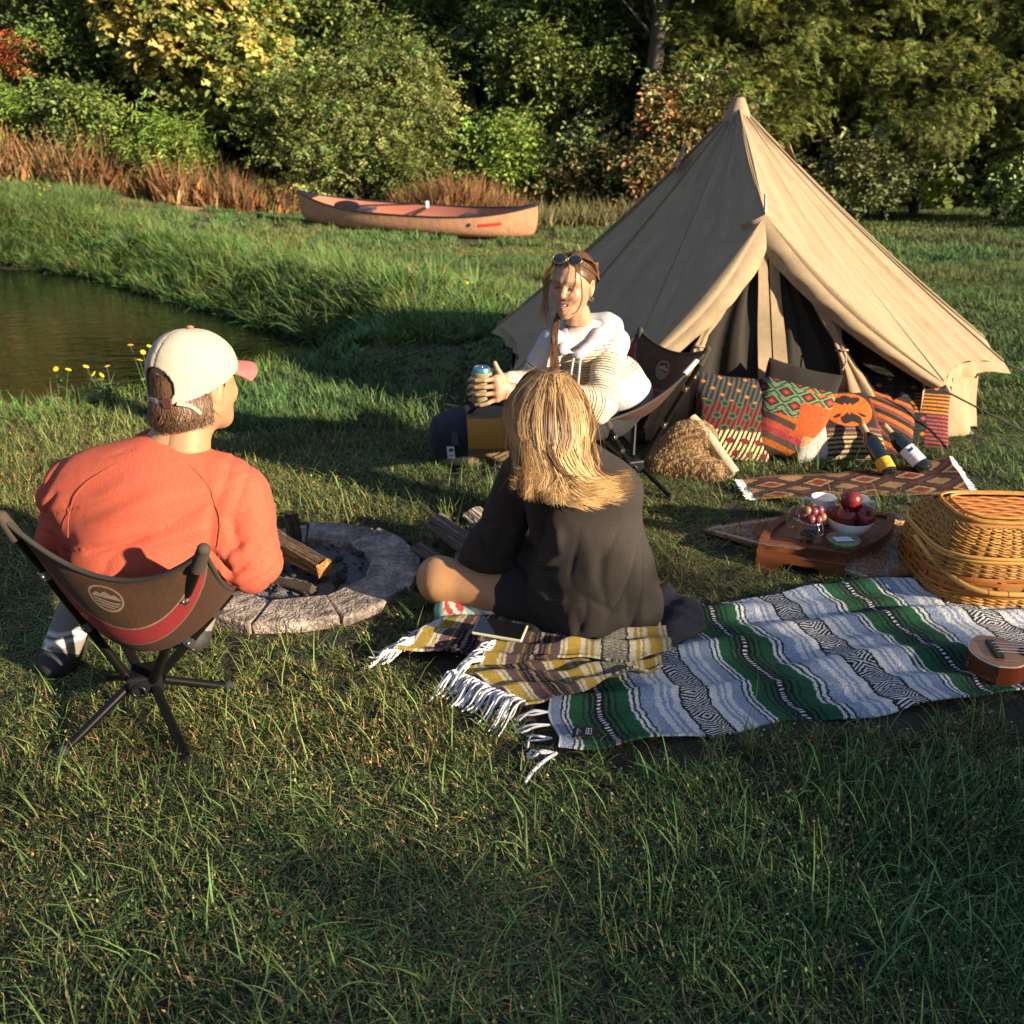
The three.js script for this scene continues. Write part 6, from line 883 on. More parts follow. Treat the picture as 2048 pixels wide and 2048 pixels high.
  const pants = nets((x, y, z) => pf(x, y, z) + .006 * noise(x * 18, y * 18, z * 18), [-1.38, .06, -2.52], [-.72, .54, -1.75], .012); uvBy(pants, uvCloth(32)); part('trousers', pants, clothMat(.045, .047, .055), t);
  for (const [k, a] of [[[-1.255, .20, -2.20], [-1.305, .06, -2.09]], [[-.93, .17, -2.28], [-.965, .06, -2.22]]]) { const d = V(...a).sub(V(...k)); const g = taperTube([V(...k), V(...k).addScaledVector(d, .5), V(...a)], [.058, .054, .052], 16, 16); paint(g, (x, y, z) => { const s = (y - a[1]) / (k[1] - a[1]); return (s > .30 && s < .40) || (s > .47 && s < .53) ? [.62, .60, .56] : s > .40 && s < .47 ? [.05, .05, .06] : [.20, .17, .15]; }); part('sock', g, new THREE.MeshStandardMaterial({ vertexColors: true, roughness: .95 }), t);
    const s = nets((x, y, z) => smin(sdCone(x, y, z, [a[0], .05, a[2]], [a[0] - .01, .045, a[2] - .14], .05, .042), sdEll(x, y, z, [a[0] + .0, .045, a[2] + .02], [.045, .042, .05]), .03), [a[0] - .09, -.005, a[2] - .22], [a[0] + .09, .12, a[2] + .1], .008); part('shoe', s, mat(.025, .024, .026, .7), t); }
  // cap
  const capM = new THREE.MeshStandardMaterial({ color: rgb(.43, .375, .29), roughness: .9, bumpMap: tx(weaveBump, 1, 1), bumpScale: .0012 });
  const cut = (x, y, z) => mix(-.030, .036, clamp((z + .1) / .19, 0, 1)) - y;
  const capS = nets((x, y, z) => { const yc = Math.max(y, .03); let d = sdEll(x, yc, z, [0, .030, -.004], [.089, .100, .115]); d = Math.max(d, -sdEll(x, Math.max(y, .028), z, [0, .028, -.004], [.0835, .096, .109])); d = smax(d, cut(x, y, z), .004); d = smax(d, -sdEll(x, y, z, [.0, .008, -.105], [.044, .044, .05]), .004); return d; }, [-.1, -.045, -.125], [.1, .145, .125], .0034);
  displace(capS, (x, y, z, nx, ny, nz) => { const a = Math.atan2(x, z), s = Math.abs(((a / 6.2832 * 6 + 6.5) % 1) - .5); return (s < .035 ? -.0016 : 0) + .0022 * fbm(x * 30, y * 30, z * 30) + .003 * noise(x * 16, y * 16 + 3, z * 16) * ss(.03, .10, y); }); uvBy(capS, (x, y, z) => [Math.atan2(x, z) * .09 * 10, y * 10]); capS.applyMatrix4(HM);
  const cap = part('cap', capS, capM, t);
  part('cap_button', new THREE.SphereGeometry(.0085, 14, 8).scale(1, .5, 1).translate(0, .131, -.002).applyMatrix4(HM), mat(.62, .13, .10, .8), cap);
  for (const [ex, ey, ez] of [[.060, .085, .055], [-.060, .085, .055], [.080, .080, -.035], [-.080, .080, -.035], [.040, .092, -.085], [-.040, .092, -.085]]) { const q = V(ex, ey - .03, ez); const k = 1 / Math.hypot(q.x / .0895, q.y / .1, q.z / .1145); part('eyelet', new THREE.TorusGeometry(.0024, .0009, 5, 10).lookAt(q).translate(q.x * k, q.y * k + .03, q.z * k).applyMatrix4(HM), mat(.30, .26, .2, .8), cap); }
  part('cap_visor', slab(24, 10, (u, v) => { const a = mix(-1.08, 1.08, u), r = .090 + .078 * v * Math.cos(a * .62), x = Math.sin(a) * (.086 + .012 * v), z = Math.cos(a) * .1 + .075 * v * Math.cos(a * .8); return V(x, .043 - .012 * v - 2.4 * x * x * (1 + .6 * v), z); }, .003).applyMatrix4(HM), clothMat(.62, .15, .13, .002), cap);
  const strap = []; for (let i = 0; i <= 14; i++) { const a = mix(-.62, .62, i / 14) + Math.PI; strap.push([Math.sin(a) * .086, -.026 - .004 * Math.cos((i / 14 - .5) * 3), Math.cos(a) * .115]); }
  part('cap_strap', slab(14, 2, (u, v) => { const q = strap[Math.round(u * 14)]; return V(q[0], q[1] + .020 * (v - .5), q[2] - .001); }, .002).applyMatrix4(HM), capM, cap);
  part('strap_buckle', box(.022, .024, .005, -.030, -.026, -.112, 0, .28, 0, .001).applyMatrix4(HM), mat(.10, .035, .02, .5), cap);
  part('strap_tail', tube([V(-.05, -.026, -.103), V(-.068, -.034, -.080), V(-.078, -.052, -.062)], .005, 10, 6).applyMatrix4(HM), capM, cap);
  // hair: volume plus wavy strands at the nape
  const hv = nets((x, y, z) => { let d = sdEll(x, y, z, [0, .014, -.014], [.0815, .088, .0975]); d = smin(d, sdEll(x, y, z, [0, -.058, -.066], [.058, .038, .034]), .03); d = Math.max(d, z - .035 + (y < -.01 ? (-.01 - y) * 1.1 : 0)); d = Math.max(d, -.098 - y); d = Math.max(d, y - .085); return d; }, [-.1, -.11, -.13], [.1, .1, .06], .0045); hv.applyMatrix4(HM); paint(hv, () => [.060, .030, .016]);
  const st = []; for (let i = 0; i < 1300; i++) { const a = Math.PI + rr(-1.3, 1.3), y0 = rr(-.04, .04), R = .082, w = rr(-.5, .5), k = rr(.8, 1.15), len = rr(.06, .12); const p = []; for (let q = 0; q < 6; q++) { const s = q / 5, yy = y0 - s * (y0 + .042 + len * .55 * (1 - .25 * Math.abs(a - Math.PI))), aa = a + .12 * Math.sin(s * 5 + w * 6) * s + w * .12 * s, low = ss(0, -.075, yy), rad = .0825 + .010 * low * k - .020 * ss(-.05, -.11, yy) + (s > .85 ? .012 : 0), zz = .106 + .010 * low * k - .026 * ss(-.05, -.11, yy) + (s > .85 ? .014 : 0); p.push(V(Math.sin(aa) * rad, yy, Math.cos(aa) * zz - .006).applyMatrix4(HM)); } const n = V(Math.sin(a), .1, Math.cos(a)).transformDirection(HM), tn = rr(.6, 1.5); st.push({ p, w: rr(.002, .0042), n, c0: [.07 * tn, .035 * tn, .018 * tn], c1: [.13 * tn, .066 * tn, .032 * tn] }); }
  const hairs = strands(st, 10); part('hair', mergeGeometries([hairs, (() => { hv.deleteAttribute('uv'); return hv; })()]), hairMat, t);
}

// ===== smiling woman in the pale hoodie, in the chair beside the tent
srand(202);
{
  const t = thing('person', 'smiling woman in a white striped hoodie holding a can', 'person', [0, 0, 0]);
  const skin = [.42, .235, .14], HM = basis(V(.222, .942, -3.175), V(-.45, -.10, .88), V(.04, 1, .05)).scale(V(.93, .95, .96)), Hn = (x, y, z) => xf(HM, x, y, z);
  const parts = [headGeo(HM, { f: 1, smile: 1, skin, lip: [.55, .17, .14], brow: [.14, .075, .035], cell: .0026 })];
  // arms: her left (nearer the viewer's right) reaches to the can, right arm behind it
  const Le = [.315, .520, -3.06], Lw = [-.005, .605, -2.955], Re = [.075, .56, -3.16], Rw = [-.035, .62, -3.03];
  const bf = field([[Hn(0, -.08, -.03), [.265, .775, -3.235], .044, .048], [[.30, .62, -3.29], [.43, .48, -3.44], .06, .07], [[.36, .66, -3.26], Le, .03, .03], [Le, Lw, .038, .026], [[.16, .66, -3.17], Re, .03, .03], [Re, Rw, .036, .026], [[.42, .36, -3.46], [.16, .43, -3.08], .075, .056], [[.16, .43, -3.08], [.12, .10, -3.02], .052, .036], [[.36, .36, -3.56], [.08, .43, -3.26], .075, .056], [[.08, .43, -3.26], [.02, .10, -3.20], .052, .036]], [], .035);
  const b = nets(bf, [-.2, .02, -3.7], [.66, .86, -2.9], .0125); paint(b, (x, y, z) => { const n = 1 + .06 * noise(x * 50, y * 50, z * 50); return skin.map(v => v * n); }); parts.push(b);
  const C = [-.107, .568, -2.95], K = (x, y, z) => [C[0] + x, C[1] + y, C[2] + z];
  parts.push(handGeo(Lw, [K(.052, .090, .030), K(.056, .066, .036), K(.056, .041, .036), K(.054, .018, .030)],
    [[K(.052, .090, .030), K(.012, .088, .049), K(-.020, .086, .043), K(-.038, .085, .024)], [K(.056, .066, .036), K(.012, .064, .050), K(-.022, .062, .043), K(-.042, .061, .020)], [K(.056, .041, .036), K(.014, .038, .050), K(-.018, .036, .044), K(-.036, .035, .026)], [K(.054, .018, .030), K(.022, .006, .046), K(-.004, -.002, .045), K(-.022, -.004, .036)]],
    [K(.090, .060, .012), K(.072, .092, .010), K(.056, .118, .008), K(.047, .140, .006)], skin, [.80, .42, .38]));
  parts.push(handGeo(Rw, [K(.030, .080, -.046), K(.024, .056, -.052), K(.024, .032, -.052), K(.028, .010, -.046)],
    [[K(.030, .080, -.046), K(-.010, .080, -.048), K(-.038, .078, -.024), K(-.0445, .076, .004)], [K(.024, .056, -.052), K(-.014, .054, -.048), K(-.040, .052, -.022), K(-.046, .050, .006)], [K(.024, .032, -.052), K(-.014, .028, -.048), K(-.038, .026, -.024), K(-.045, .024, .002)], [K(.028, .010, -.046), K(-.008, .006, -.046), K(-.032, .004, -.028), K(-.042, .003, -.008)]],
    [K(.062, .050, -.040), K(.055, .080, -.028), K(.045, .100, -.014), K(.038, .112, -.004)], skin, [.80, .42, .38]));
  part('body', mergeGeometries(parts), skinMat, t);
  // face details: eyes, teeth, earring
  const eyeM = phys(.035, .025, .02, .1, { clearcoat: 1 }); for (const s of [-1, 1]) { part('eye', new THREE.SphereGeometry(.0095, 14, 10).scale(1.05, .26, .6).translate(s * .031, .0055, .0815).applyMatrix4(HM), phys(.32, .28, .25, .25), t); part('iris', new THREE.SphereGeometry(.0052, 10, 8).scale(1, .55, .5).translate(s * .029, .0055, .0865).applyMatrix4(HM), eyeM, t); }
  part('teeth', grid(12, 2, (u, v) => { const a = (u - .5) * 2; return V(a * .0275, -.0535 - .0068 * v * (1 - a * a * .8) + .0085 * a * a, .0918 - .016 * a * a - .001 * v); }).applyMatrix4(HM), mat(.62, .58, .52, .3), t);
  part('earring', new THREE.TorusGeometry(.007, .0012, 6, 16).translate(.082, -.045, -.002).applyMatrix4(HM), mat(.7, .6, .4, .3, { metalness: 1 }), t);
  // hoodie: body, sleeves, hood
  const stripe = canvasTex(64, 512, (x, w, h) => { x.fillStyle = '#cdbfa9'; x.fillRect(0, 0, w, h); for (let i = 0; i < 16; i++) { x.fillStyle = i % 4 === 3 ? '#a08464' : '#262222'; x.fillRect(0, i * 32 + 6, w, i % 4 === 3 ? 10 : 10); x.fillStyle = '#d3c2a6'; x.fillRect(0, i * 32 + 20, w, 5); } });
  const hoodW = clothMat(.50, .49, .50, .0014), hoodS = new THREE.MeshStandardMaterial({ map: stripe, roughness: .95, bumpMap: fuzzBump, bumpScale: .003 });
  const tf = field([[[.275, .735, -3.235], [.30, .70, -3.27], .075, .09], [[.375, .715, -3.29], [.165, .705, -3.17], .055, .054], [[.45, .47, -3.46], [.48, .44, -3.49], .11, .115]], [[[.325, .61, -3.32], [.125, .16, .110], .07], [[.41, .51, -3.42], [.125, .12, .12], .07]], .05);
  const tor = (x, y, z) => smax(tf(x, y, z), .405 - y, .02), wr = (x, y, z) => .003 * fbm(x * 12, y * 12, z * 12) + .0035 * noise(x * 9 + y * 24, y * 26 - x * 10, z * 12);
  const inBand = y => y < .70 && y > .565;
  const tg = nets(tor, [.05, .30, -3.75], [.72, .86, -3.05], .0085); displace(tg, wr);
  // split the trunk into white yoke and hem and a striped chest band by triangle height
  const cutBand = (g, test) => { const q = g.toNonIndexed(), p = q.attributes.position, n = q.attributes.normal, P = [], N = []; for (let i = 0; i < p.count; i += 3) { const y = (p.getY(i) + p.getY(i + 1) + p.getY(i + 2)) / 3, z = (p.getZ(i) + p.getZ(i + 1) + p.getZ(i + 2)) / 3, x = (p.getX(i) + p.getX(i + 1) + p.getX(i + 2)) / 3; if (test(x, y, z)) for (let k = 0; k < 3; k++) { P.push(p.getX(i + k), p.getY(i + k), p.getZ(i + k)); N.push(n.getX(i + k), n.getY(i + k), n.getZ(i + k)); } } const r = new THREE.BufferGeometry(); r.setAttribute('position', new THREE.Float32BufferAttribute(P, 3)); r.setAttribute('normal', new THREE.Float32BufferAttribute(N, 3)); return r; };
  const lvl = (x, y, z) => y + (x - .3) * -.10, inB = (x, y, z) => lvl(x, y, z) < .730 && lvl(x, y, z) > .545;
  const hd = part('hoodie', uvBy(cutBand(tg, (x, y, z) => !inB(x, y, z)), uvCloth(32)), hoodW, t);
  part('chest_band', uvBy(cutBand(tg, inB), (x, y, z) => [x * 4 + z * 4, lvl(x, y, z) * 5.5]), hoodS, hd, 'cream and charcoal striped chest band');
  const sleeve = (a, e, w, r, lo, hi) => { const f = field([[a, e, r[0], r[1]], [e, w, r[1], r[2]]], [], .05), ax = V(...e).sub(V(...a)), g = nets(f, lo, hi, .008); displace(g, (x, y, z) => wr(x, y, z) * 1.1 + .0045 * Math.sin(46 * (x * .7 + y * 1.2) + 4 * noise(x * 8, y * 8, z * 8)) * ss(-.02, .12, Math.hypot(x - a[0], y - a[1], z - a[2]) - .05)); return uvBy(g, (x, y, z) => { const q = segDist([x, y, z], a, e), q2 = segDist([x, y, z], e, w), L = ax.length(); return [(x + z) * 3, (q[0] < q2[0] ? q[1] * L : L + q2[1] * .3) * 5.5]; }); };
  const sT = (g, lim, a) => { const up = cutBand(g, (x, y, z) => Math.hypot(x - a[0], y - a[1], z - a[2]) < lim), dn = cutBand(g, (x, y, z) => Math.hypot(x - a[0], y - a[1], z - a[2]) >= lim); return [up, dn]; };
  for (const [a, e, w, r, lo, hi] of [[[.395, .705, -3.275], Le, [.05, .598, -2.97], [.062, .062, .040], [-.03, .40, -3.42], [.56, .85, -2.86]], [[.15, .72, -3.155], Re, [.0, .605, -3.06], [.064, .058, .042], [-.09, .42, -3.28], [.26, .84, -2.96]]]) { const uvf = (x, y, z) => { const L = V(...e).sub(V(...a)).length(), q = segDist([x, y, z], a, e), q2 = segDist([x, y, z], e, w); return [(x + z) * 3, (q[0] < q2[0] ? q[1] * L : L + q2[1] * .3) * 5.5]; }; const g = sleeve(a, e, w, r, lo, hi), [up, dn] = sT(g, .105, a); part('shoulder_yoke', uvBy(up, uvCloth(32)), hoodW, hd); part('sleeve', uvBy(dn, uvf), hoodS, hd, 'cream sleeve with thin charcoal stripes'); }
  const hood = nets((x, y, z) => { let d = sdCone(x, y, z, [.375, .765, -3.34], [.245, .76, -3.345], .048, .045); d = smin(d, sdCone(x, y, z, [.375, .76, -3.33], [.325, .752, -3.18], .042, .028), .03); d = smin(d, sdCone(x, y, z, [.325, .752, -3.18], [.245, .70, -3.10], .028, .020), .03); d = smin(d, sdCone(x, y, z, [.215, .765, -3.30], [.185, .72, -3.10], .038, .024), .04); d = smin(d, sdCone(x, y, z, [.40, .72, -3.38], [.30, .70, -3.40], .052, .05), .05); return d; }, [.1, .62, -3.5], [.52, .86, -3.04], .0075); displace(hood, (x, y, z) => .005 * fbm(x * 16, y * 16, z * 16) + .003 * Math.sin(70 * (y - x * .5))); uvBy(hood, uvCloth(32)); part('hood', hood, hoodW, hd);
  for (const s of [0, 1]) part('drawstring', tube([V(.225 + s * .025, .695, -3.075), V(.215 + s * .03, .63, -3.06), V(.205 + s * .035, .56, -3.05 - s * .01), V(.20 + s * .03, .50, -3.07)], .0045, 20, 6), hoodW, hd);
  // dark trousers and boots
  const pf = field([[[.46, .41, -3.47], [.38, .40, -3.54], .10, .10], [[.42, .36, -3.46], [.16, .43, -3.08], .095, .072], [[.16, .43, -3.08], [.12, .10, -3.02], .068, .052], [[.36, .36, -3.56], [.08, .43, -3.26], .095, .072], [[.08, .43, -3.26], [.02, .10, -3.20], .068, .052]], [], .04); const pants = nets((x, y, z) => pf(x, y, z) + .005 * noise(x * 20, y * 20, z * 20), [-.2, .02, -3.75], [.66, .55, -2.88], .012); uvBy(pants, uvCloth(32)); part('trousers', pants, clothMat(.020, .019, .022), t);
  for (const [x, z] of [[.11, -3.0], [.01, -3.18]]) part('boot', nets((X, y, Z) => smin(sdCone(X, y, Z, [x, .05, z], [x - .09, .042, z + .10], .05, .040), sdCone(X, y, Z, [x, .05, z], [x, .12, z], .046, .046), .03), [x - .2, -.004, z - .1], [x + .1, .2, z + .2], .009), mat(.03, .025, .022, .7), t);
  // hair: pulled back crown, loose strands, ponytail over the shoulder
  const hv = nets((x, y, z) => { let d = sdEll(x, y, z, [0, .030, -.018], [.081, .094, .100]); d = Math.max(d, z - .076 + Math.max(0, .070 - y) * 1.15); d = Math.max(d, -.03 - y + (z > -.04 ? 0 : -.04)); d = smin(d, sdEll(x, y, z, [-.01, -.03, -.085], [.04, .045, .035]), .03); return d; }, [-.1, -.09, -.14], [.1, .14, .1], .004); displace(hv, (x, y, z) => .0018 * Math.sin(90 * (x + y * .6)) + .001 * noise(x * 90, y * 90, z * 40)); hv.applyMatrix4(HM); paint(hv, (x, y, z) => { const n = rr(.7, 1.3); return [.085 * n, .040 * n, .018 * n]; });
  const st = [], H = (x, y, z) => V(x, y, z).applyMatrix4(HM), put = (p, w, c, e, n = V(-.3, .2, .9)) => st.push({ p, w, n, c0: c, c1: e });
  for (let i = 0; i < 1500; i++) { const a = rr(-1.7, 1.7), f = rr(.0, 1), tn = rr(.45, 1.7), r0 = H(Math.sin(a) * .080, .085 + .042 * Math.cos(a) * (1 - f), .066 * Math.cos(a) - .015 - f * .03), r1 = H(Math.sin(a) * .0895, .060 + .05 * Math.cos(a) * Math.cos(a) * rnd() - f * .03, -.035), r2 = H(Math.sin(a) * .066, .005 + .06 * rnd() * Math.cos(a), -.108), r3 = H(Math.sin(a) * .025, -.03, -.118); put([r0, r0.clone().lerp(r1, .5).addScaledVector(H(0, .03, 0).sub(H(0, 0, 0)), .3), r1, r2, r3], rr(.0012, .0026), [.12 * tn, .055 * tn, .024 * tn], [.16 * tn, .075 * tn, .032 * tn], V(Math.sin(a), .6, .3).transformDirection(HM)); }
  // ponytail brought forward over her right shoulder
  for (let i = 0; i < 260; i++) { const o = () => rr(-.009, .009), tn = rr(.5, 1.5), l = rr(.85, 1.05); put([V(.225 + o(), .88 + o(), -3.28), V(.178 + o(), .83 + o(), -3.215), V(.155 + o() * 1.3, .765, -3.10 + o()), V(.150 + o() * 2.0 + .006, mix(.765, .65, l), -3.06 + o()), V(.166 + o() * 2.6, mix(.765, .50, l), -3.05 + o())], rr(.0014, .003), [.09 * tn, .05 * tn, .022 * tn], [.20 * tn, .09 * tn, .038 * tn]); }
  // wind-blown face-framing strands
  for (let i = 0; i < 60; i++) { const o = (k = .016) => rr(-k, k), tn = rr(.8, 1.7); put([H(-.045 + o(), .095, .06), H(-.075 + o(), .055, .068 + o()), H(-.086 + o(.012), -.01, .062 + o(.012)), H(-.090 + o(.018), -.09, .060 + o(.018)), H(-.098 + o(.04), -.15 + o(.06), .055 + o(.03))], rr(.0006, .0012), [.13 * tn, .06 * tn, .026 * tn], [.30 * tn, .16 * tn, .065 * tn]); }
  for (let i = 0; i < 10; i++) { const o = (k = .004) => rr(-k, k); put([H(.035 + o(), .100, .062), H(.050 + o(), .05 + o(), .096), H(.040 + o(), .0 + o(), .104), H(.012 + o(), -.030 + o(), .120), H(-.012 + o(.01), -.045 + o(.006), .108)], rr(.0007, .0011), [.18, .085, .035], [.26, .13, .05]); put([H(.045 + o(), .095, .055), H(.072 + o(), .03 + o(), .082), H(.074 + o(), -.03 + o(), .078), H(.056 + o(), -.075 + o(), .088), H(.02 + o(.01), -.095 + o(.006), .10)], rr(.0007, .0011), [.17, .08, .035], [.24, .12, .05]); }
  part('hair', mergeGeometries([strands(st, 12), (() => { hv.deleteAttribute('uv'); return hv; })()]), hairMat, t);
  // sunglasses pushed up on her head
  const gl = new THREE.Group(); gl.name = 'sunglasses'; t.add(gl); const lens = phys(.012, .013, .018, .08, { clearcoat: 1 }), gold = mat(.55, .38, .22, .3, { metalness: .9 });
  for (const s of [-1, 1]) { part('lens', new THREE.SphereGeometry(.026, 20, 12).scale(1.05, .78, .18).rotateX(-.75).translate(s * .031, .110, .062).applyMatrix4(HM), lens, gl); part('rim', new THREE.TorusGeometry(.0265, .0018, 6, 28).scale(1.05, .78, 1).rotateX(-.75).translate(s * .031, .110, .063).applyMatrix4(HM), gold, gl); part('temple', tube([V(s * .058, .112, .058), V(s * .084, .075, .015), V(s * .086, .035, -.035)], .0018, 14, 6).applyMatrix4(HM), gold, gl); } part('bridge', tube([V(-.008, .118, .072), V(0, .121, .073), V(.008, .118, .072)], .0018, 8, 6).applyMatrix4(HM), gold, gl);
  // can in a padded sleeve
  const c = thing('drink_can', 'drink can in an olive sleeve held by the smiling woman', 'can', C); part('sleeve', lathe([[0, -.004], [.030, -.004], [.036, .002], [.0365, .012], [.0365, .098], [.0375, .100], [.0375, .106], [.034, .108]], 40), new THREE.MeshStandardMaterial({ color: rgb(.20, .215, .11), roughness: .55, bumpMap: tx(weaveBump, 3, 2), bumpScale: .001 }), c); part('can_body', lathe([[.033, .10], [.033, .116], [.0285, .123], [.0265, .125], [.0255, .1235]], 40), mat(.12, .32, .40, .3, { metalness: .7 }), c); part('can_lid', [lathe([[0, .1205], [.024, .1205], [.0255, .1225], [.0268, .1255], [.0275, .124]], 36), new THREE.SphereGeometry(.009, 12, 6).scale(1, .25, .8).translate(0, .123, -.004)], mat(.75, .76, .78, .25, { metalness: 1 }), c); part('pull_opening', new THREE.SphereGeometry(.009, 12, 6).scale(1.1, .12, .8).translate(.0, .1215, .012), mat(.02, .02, .02, .5), c);
}

// ===== blonde woman sitting cross-legged on the blanket, back to the viewer
srand(303);
{
  const t = thing('person', 'blonde woman in a black sweatshirt sitting cross-legged on the blanket', 'person', [0, 0, 0]);
  const skin = [.45, .235, .11], HC = V(.105, .683, -2.365), HM = basis(HC, V(-.45, -.35, -.85), V(-.15, 1, -.35));
  const parts = [headGeo(HM, { f: 1, skin, lip: [.5, .2, .16], brow: [.2, .12, .06] })];
  const Le = [-.055, .215, -2.43], Lw = [-.045, .155, -2.66], Re = [.30, .24, -2.50], Rw = [.06, .16, -2.72];
  const bf = field([[xf(HM, 0, -.08, -.03), [.17, .585, -2.335], .05, .056], [[.17, .50, -2.34], [.23, .12, -2.28], .06, .09], [[.03, .47, -2.41], Le, .035, .036], [Le, Lw, .036, .026], [[.275, .45, -2.32], Re, .035, .035], [Re, Rw, .036, .026], [[.13, .105, -2.305], [-.225, .135, -2.39], .084, .062], [[-.225, .135, -2.39], [-.235, .145, -2.41], .064, .062], [[-.235, .135, -2.41], [.03, .065, -2.60], .058, .038], [[.30, .10, -2.36], [.33, .14, -2.72], .085, .062], [[.33, .14, -2.72], [.02, .06, -2.40], .055, .038]], [], .035);
  const b = nets(bf, [-.34, .0, -2.85], [.5, .72, -2.05], .0105); paint(b, (x, y, z) => { const n = 1 + .06 * noise(x * 50, y * 50, z * 50); return skin.map(v => v * n); }); parts.push(b);
  parts.push(relaxedHand(Lw, [-.15, .25, -1], 1, skin), relaxedHand(Rw, [-.6, .1, -.8], -1, skin)); part('body', mergeGeometries(parts), skinMat, t);
  const blackM = clothMat(.030, .023, .018, .0012);
  const sl = [[[.05, .500, -2.40], [.275, .490, -2.29], .078, .085], [[.295, .475, -2.29], [.335, .25, -2.43], .080, .075], [[.17, .575, -2.335], [.18, .54, -2.33], .07, .085], [[.23, .13, -2.25], [.35, .12, -2.25], .13, .11], [[.13, .14, -2.28], [.20, .14, -2.24], .09, .12], [[.06, .22, -2.40], [.14, .13, -2.34], .07, .09]];
  const sf = field(sl, [[[.190, .41, -2.315], [.150, .20, .13], .06], [[.245, .23, -2.265], [.185, .19, .15], .06]], .05);
  const sw = nets((x, y, z) => smax(smax(sf(x, y, z), .035 - y, .02), -sdEll(x, y, z, [-.13, .11, -2.52], [.055, .075, .075]), .012), [-.24, .0, -2.66], [.52, .70, -2.02], .0072);
  const F = folds([[.104,.514,.087,.423,.012,-.022],[.087,.423,.065,.318,.012,-.024],[.065,.318,.051,.27,.012,-.018],[.129,.413,.136,.34,.012,.009],[.127,.324,.07,.276,.01,.012],[.07,.27,.118,.292,.008,-.012],[.114,.254,.129,.221,.009,-.014],[.051,.221,.12,.188,.01,.012],[.119,.199,.202,.205,.012,.005],[.215,.232,.28,.188,.007,-.007],[.183,.188,.2,.098,.014,-.006],[.042,.21,.091,.143,.009,-.013],[.096,.143,.162,.063,.01,-.013],[.153,.199,.181,.086,.014,.005],[.234,.254,.205,.387,.02,.006],[.358,.281,.387,.115,.018,.007],[.321,.254,.349,.086,.016,-.007],[.254,.361,.248,.265,.014,-.006],[.022,.387,-.007,.265,.014,.007],[-.026,.361,-.045,.27,.012,-.008],[-.102,.318,-.074,.254,.009,-.012],[-.083,.318,-.055,.254,.007,.008],[-.121,.34,-.054,.361,.008,-.008],[.394,.308,.429,.154,.012,-.006],[.003,.474,.031,.361,.016,-.006]], -2.46);
  const cb = creases(.25, .97, 5, 18, .006, 5); displace(sw, (x, y, z) => F(x, y, z) + cb(x, y, z) * ss(.46, .30, y) + .003 * fbm(x * 10, y * 10, z * 10) + .002 * noise(x * 16 + y * 8, y * 16, z * 16)); uvBy(sw, uvCloth(40)); const swm = part('sweatshirt', sw, blackM, t);
  { const sf3 = field([[[.035, .485, -2.40], [-.06, .235, -2.41], .078, .078], [[-.06, .235, -2.41], [-.085, .165, -2.45], .080, .090]], [], .05), sg = nets((x, y, z) => smax(sf3(x, y, z), -sdEll(x, y, z, [-.14, .10, -2.52], [.06, .075, .08]), .012), [-.25, .05, -2.62], [.16, .60, -2.26], .0065); displace(sg, (x, y, z) => F(x, y, z) * .8 + .003 * fbm(x * 12, y * 12, z * 12) + .0035 * Math.sin(42 * (y + x * .5) + 5 * noise(x * 7, y * 7, z * 7)) * ss(.42, .22, y)); uvBy(sg, uvCloth(40)); part('sleeve', sg, blackM, swm); part('seam', seamOn((x, y, z) => Math.min(sf3(x, y, z), 1), [[.0, .50], [.03, .45], [.035, .40], [.03, .35]], -2.2, .0016), clothMat(.05, .04, .034, .001), swm); }
  const sf2 = field([[[.21, .10, -2.27], [.27, .09, -2.27], .135, .13], [[.13, .10, -2.31], [.025, .112, -2.335], .105, .10], [[.30, .10, -2.36], [.315, .13, -2.60], .105, .09]], [], .04); const sho = nets((x, y, z) => smax(sf2(x, y, z) + .004 * Math.sin((x * .6 + y) * 80) * .5 + .004 * noise(x * 18, y * 18, z * 18), .012 - y, .012), [-.18, -.005, -2.76], [.48, .28, -2.06], .009); uvBy(sho, uvCloth(32)); part('shorts', sho, clothMat(.030, .025, .022, .003), t);
  // running shoes
  const shoe = (a, b) => { const up = nets((x, y, z) => { let d = sdCone(x, y, z, [a[0], .062, a[2]], [b[0], .048, b[2]], .042, .036); d = smin(d, sdCone(x, y, z, [b[0], .075, b[2]], [b[0], .05, b[2]], .036, .036), .02); return Math.max(d, .022 - y); }, [Math.min(a[0], b[0]) - .06, .0, Math.min(a[2], b[2]) - .06], [Math.max(a[0], b[0]) + .06, .14, Math.max(a[2], b[2]) + .06], .0055); const ax = V(b[0] - a[0], 0, b[2] - a[2]).normalize(); paint(up, (x, y, z) => { const s = (x - a[0]) * ax.x + (z - a[2]) * ax.z; const k = Math.sin((s + (y - .05) * 1.1) * 150); if (y > .072 && s > .0 && s < .06) return k > -.3 ? [.50, .06, .07] : [.80, .74, .58]; if (s < -.01) return [.24, .46, .34]; return k > 0 ? [.72, .72, .56] : [.28, .48, .36]; }); const s = part('shoe', up, new THREE.MeshStandardMaterial({ vertexColors: true, roughness: .7 }), t, 'mint and cream running shoe with red stripes'); const so = nets((x, y, z) => { const d = Math.max(sdCone(x, 0, z, [a[0], 0, a[2]], [b[0], 0, b[2]], .043, .038), Math.abs(y - .022) - .013 - .004 * (Math.sin(((x - a[0]) * ax.x + (z - a[2]) * ax.z) * 190) > 0 ? 1 : 0) * (y < .02 ? 1 : 0)); return d; }, [Math.min(a[0], b[0]) - .06, -.004, Math.min(a[2], b[2]) - .06], [Math.max(a[0], b[0]) + .06, .05, Math.max(a[2], b[2]) + .06], .005); part('sole', so, mat(.17, .33, .26, .8), s); };
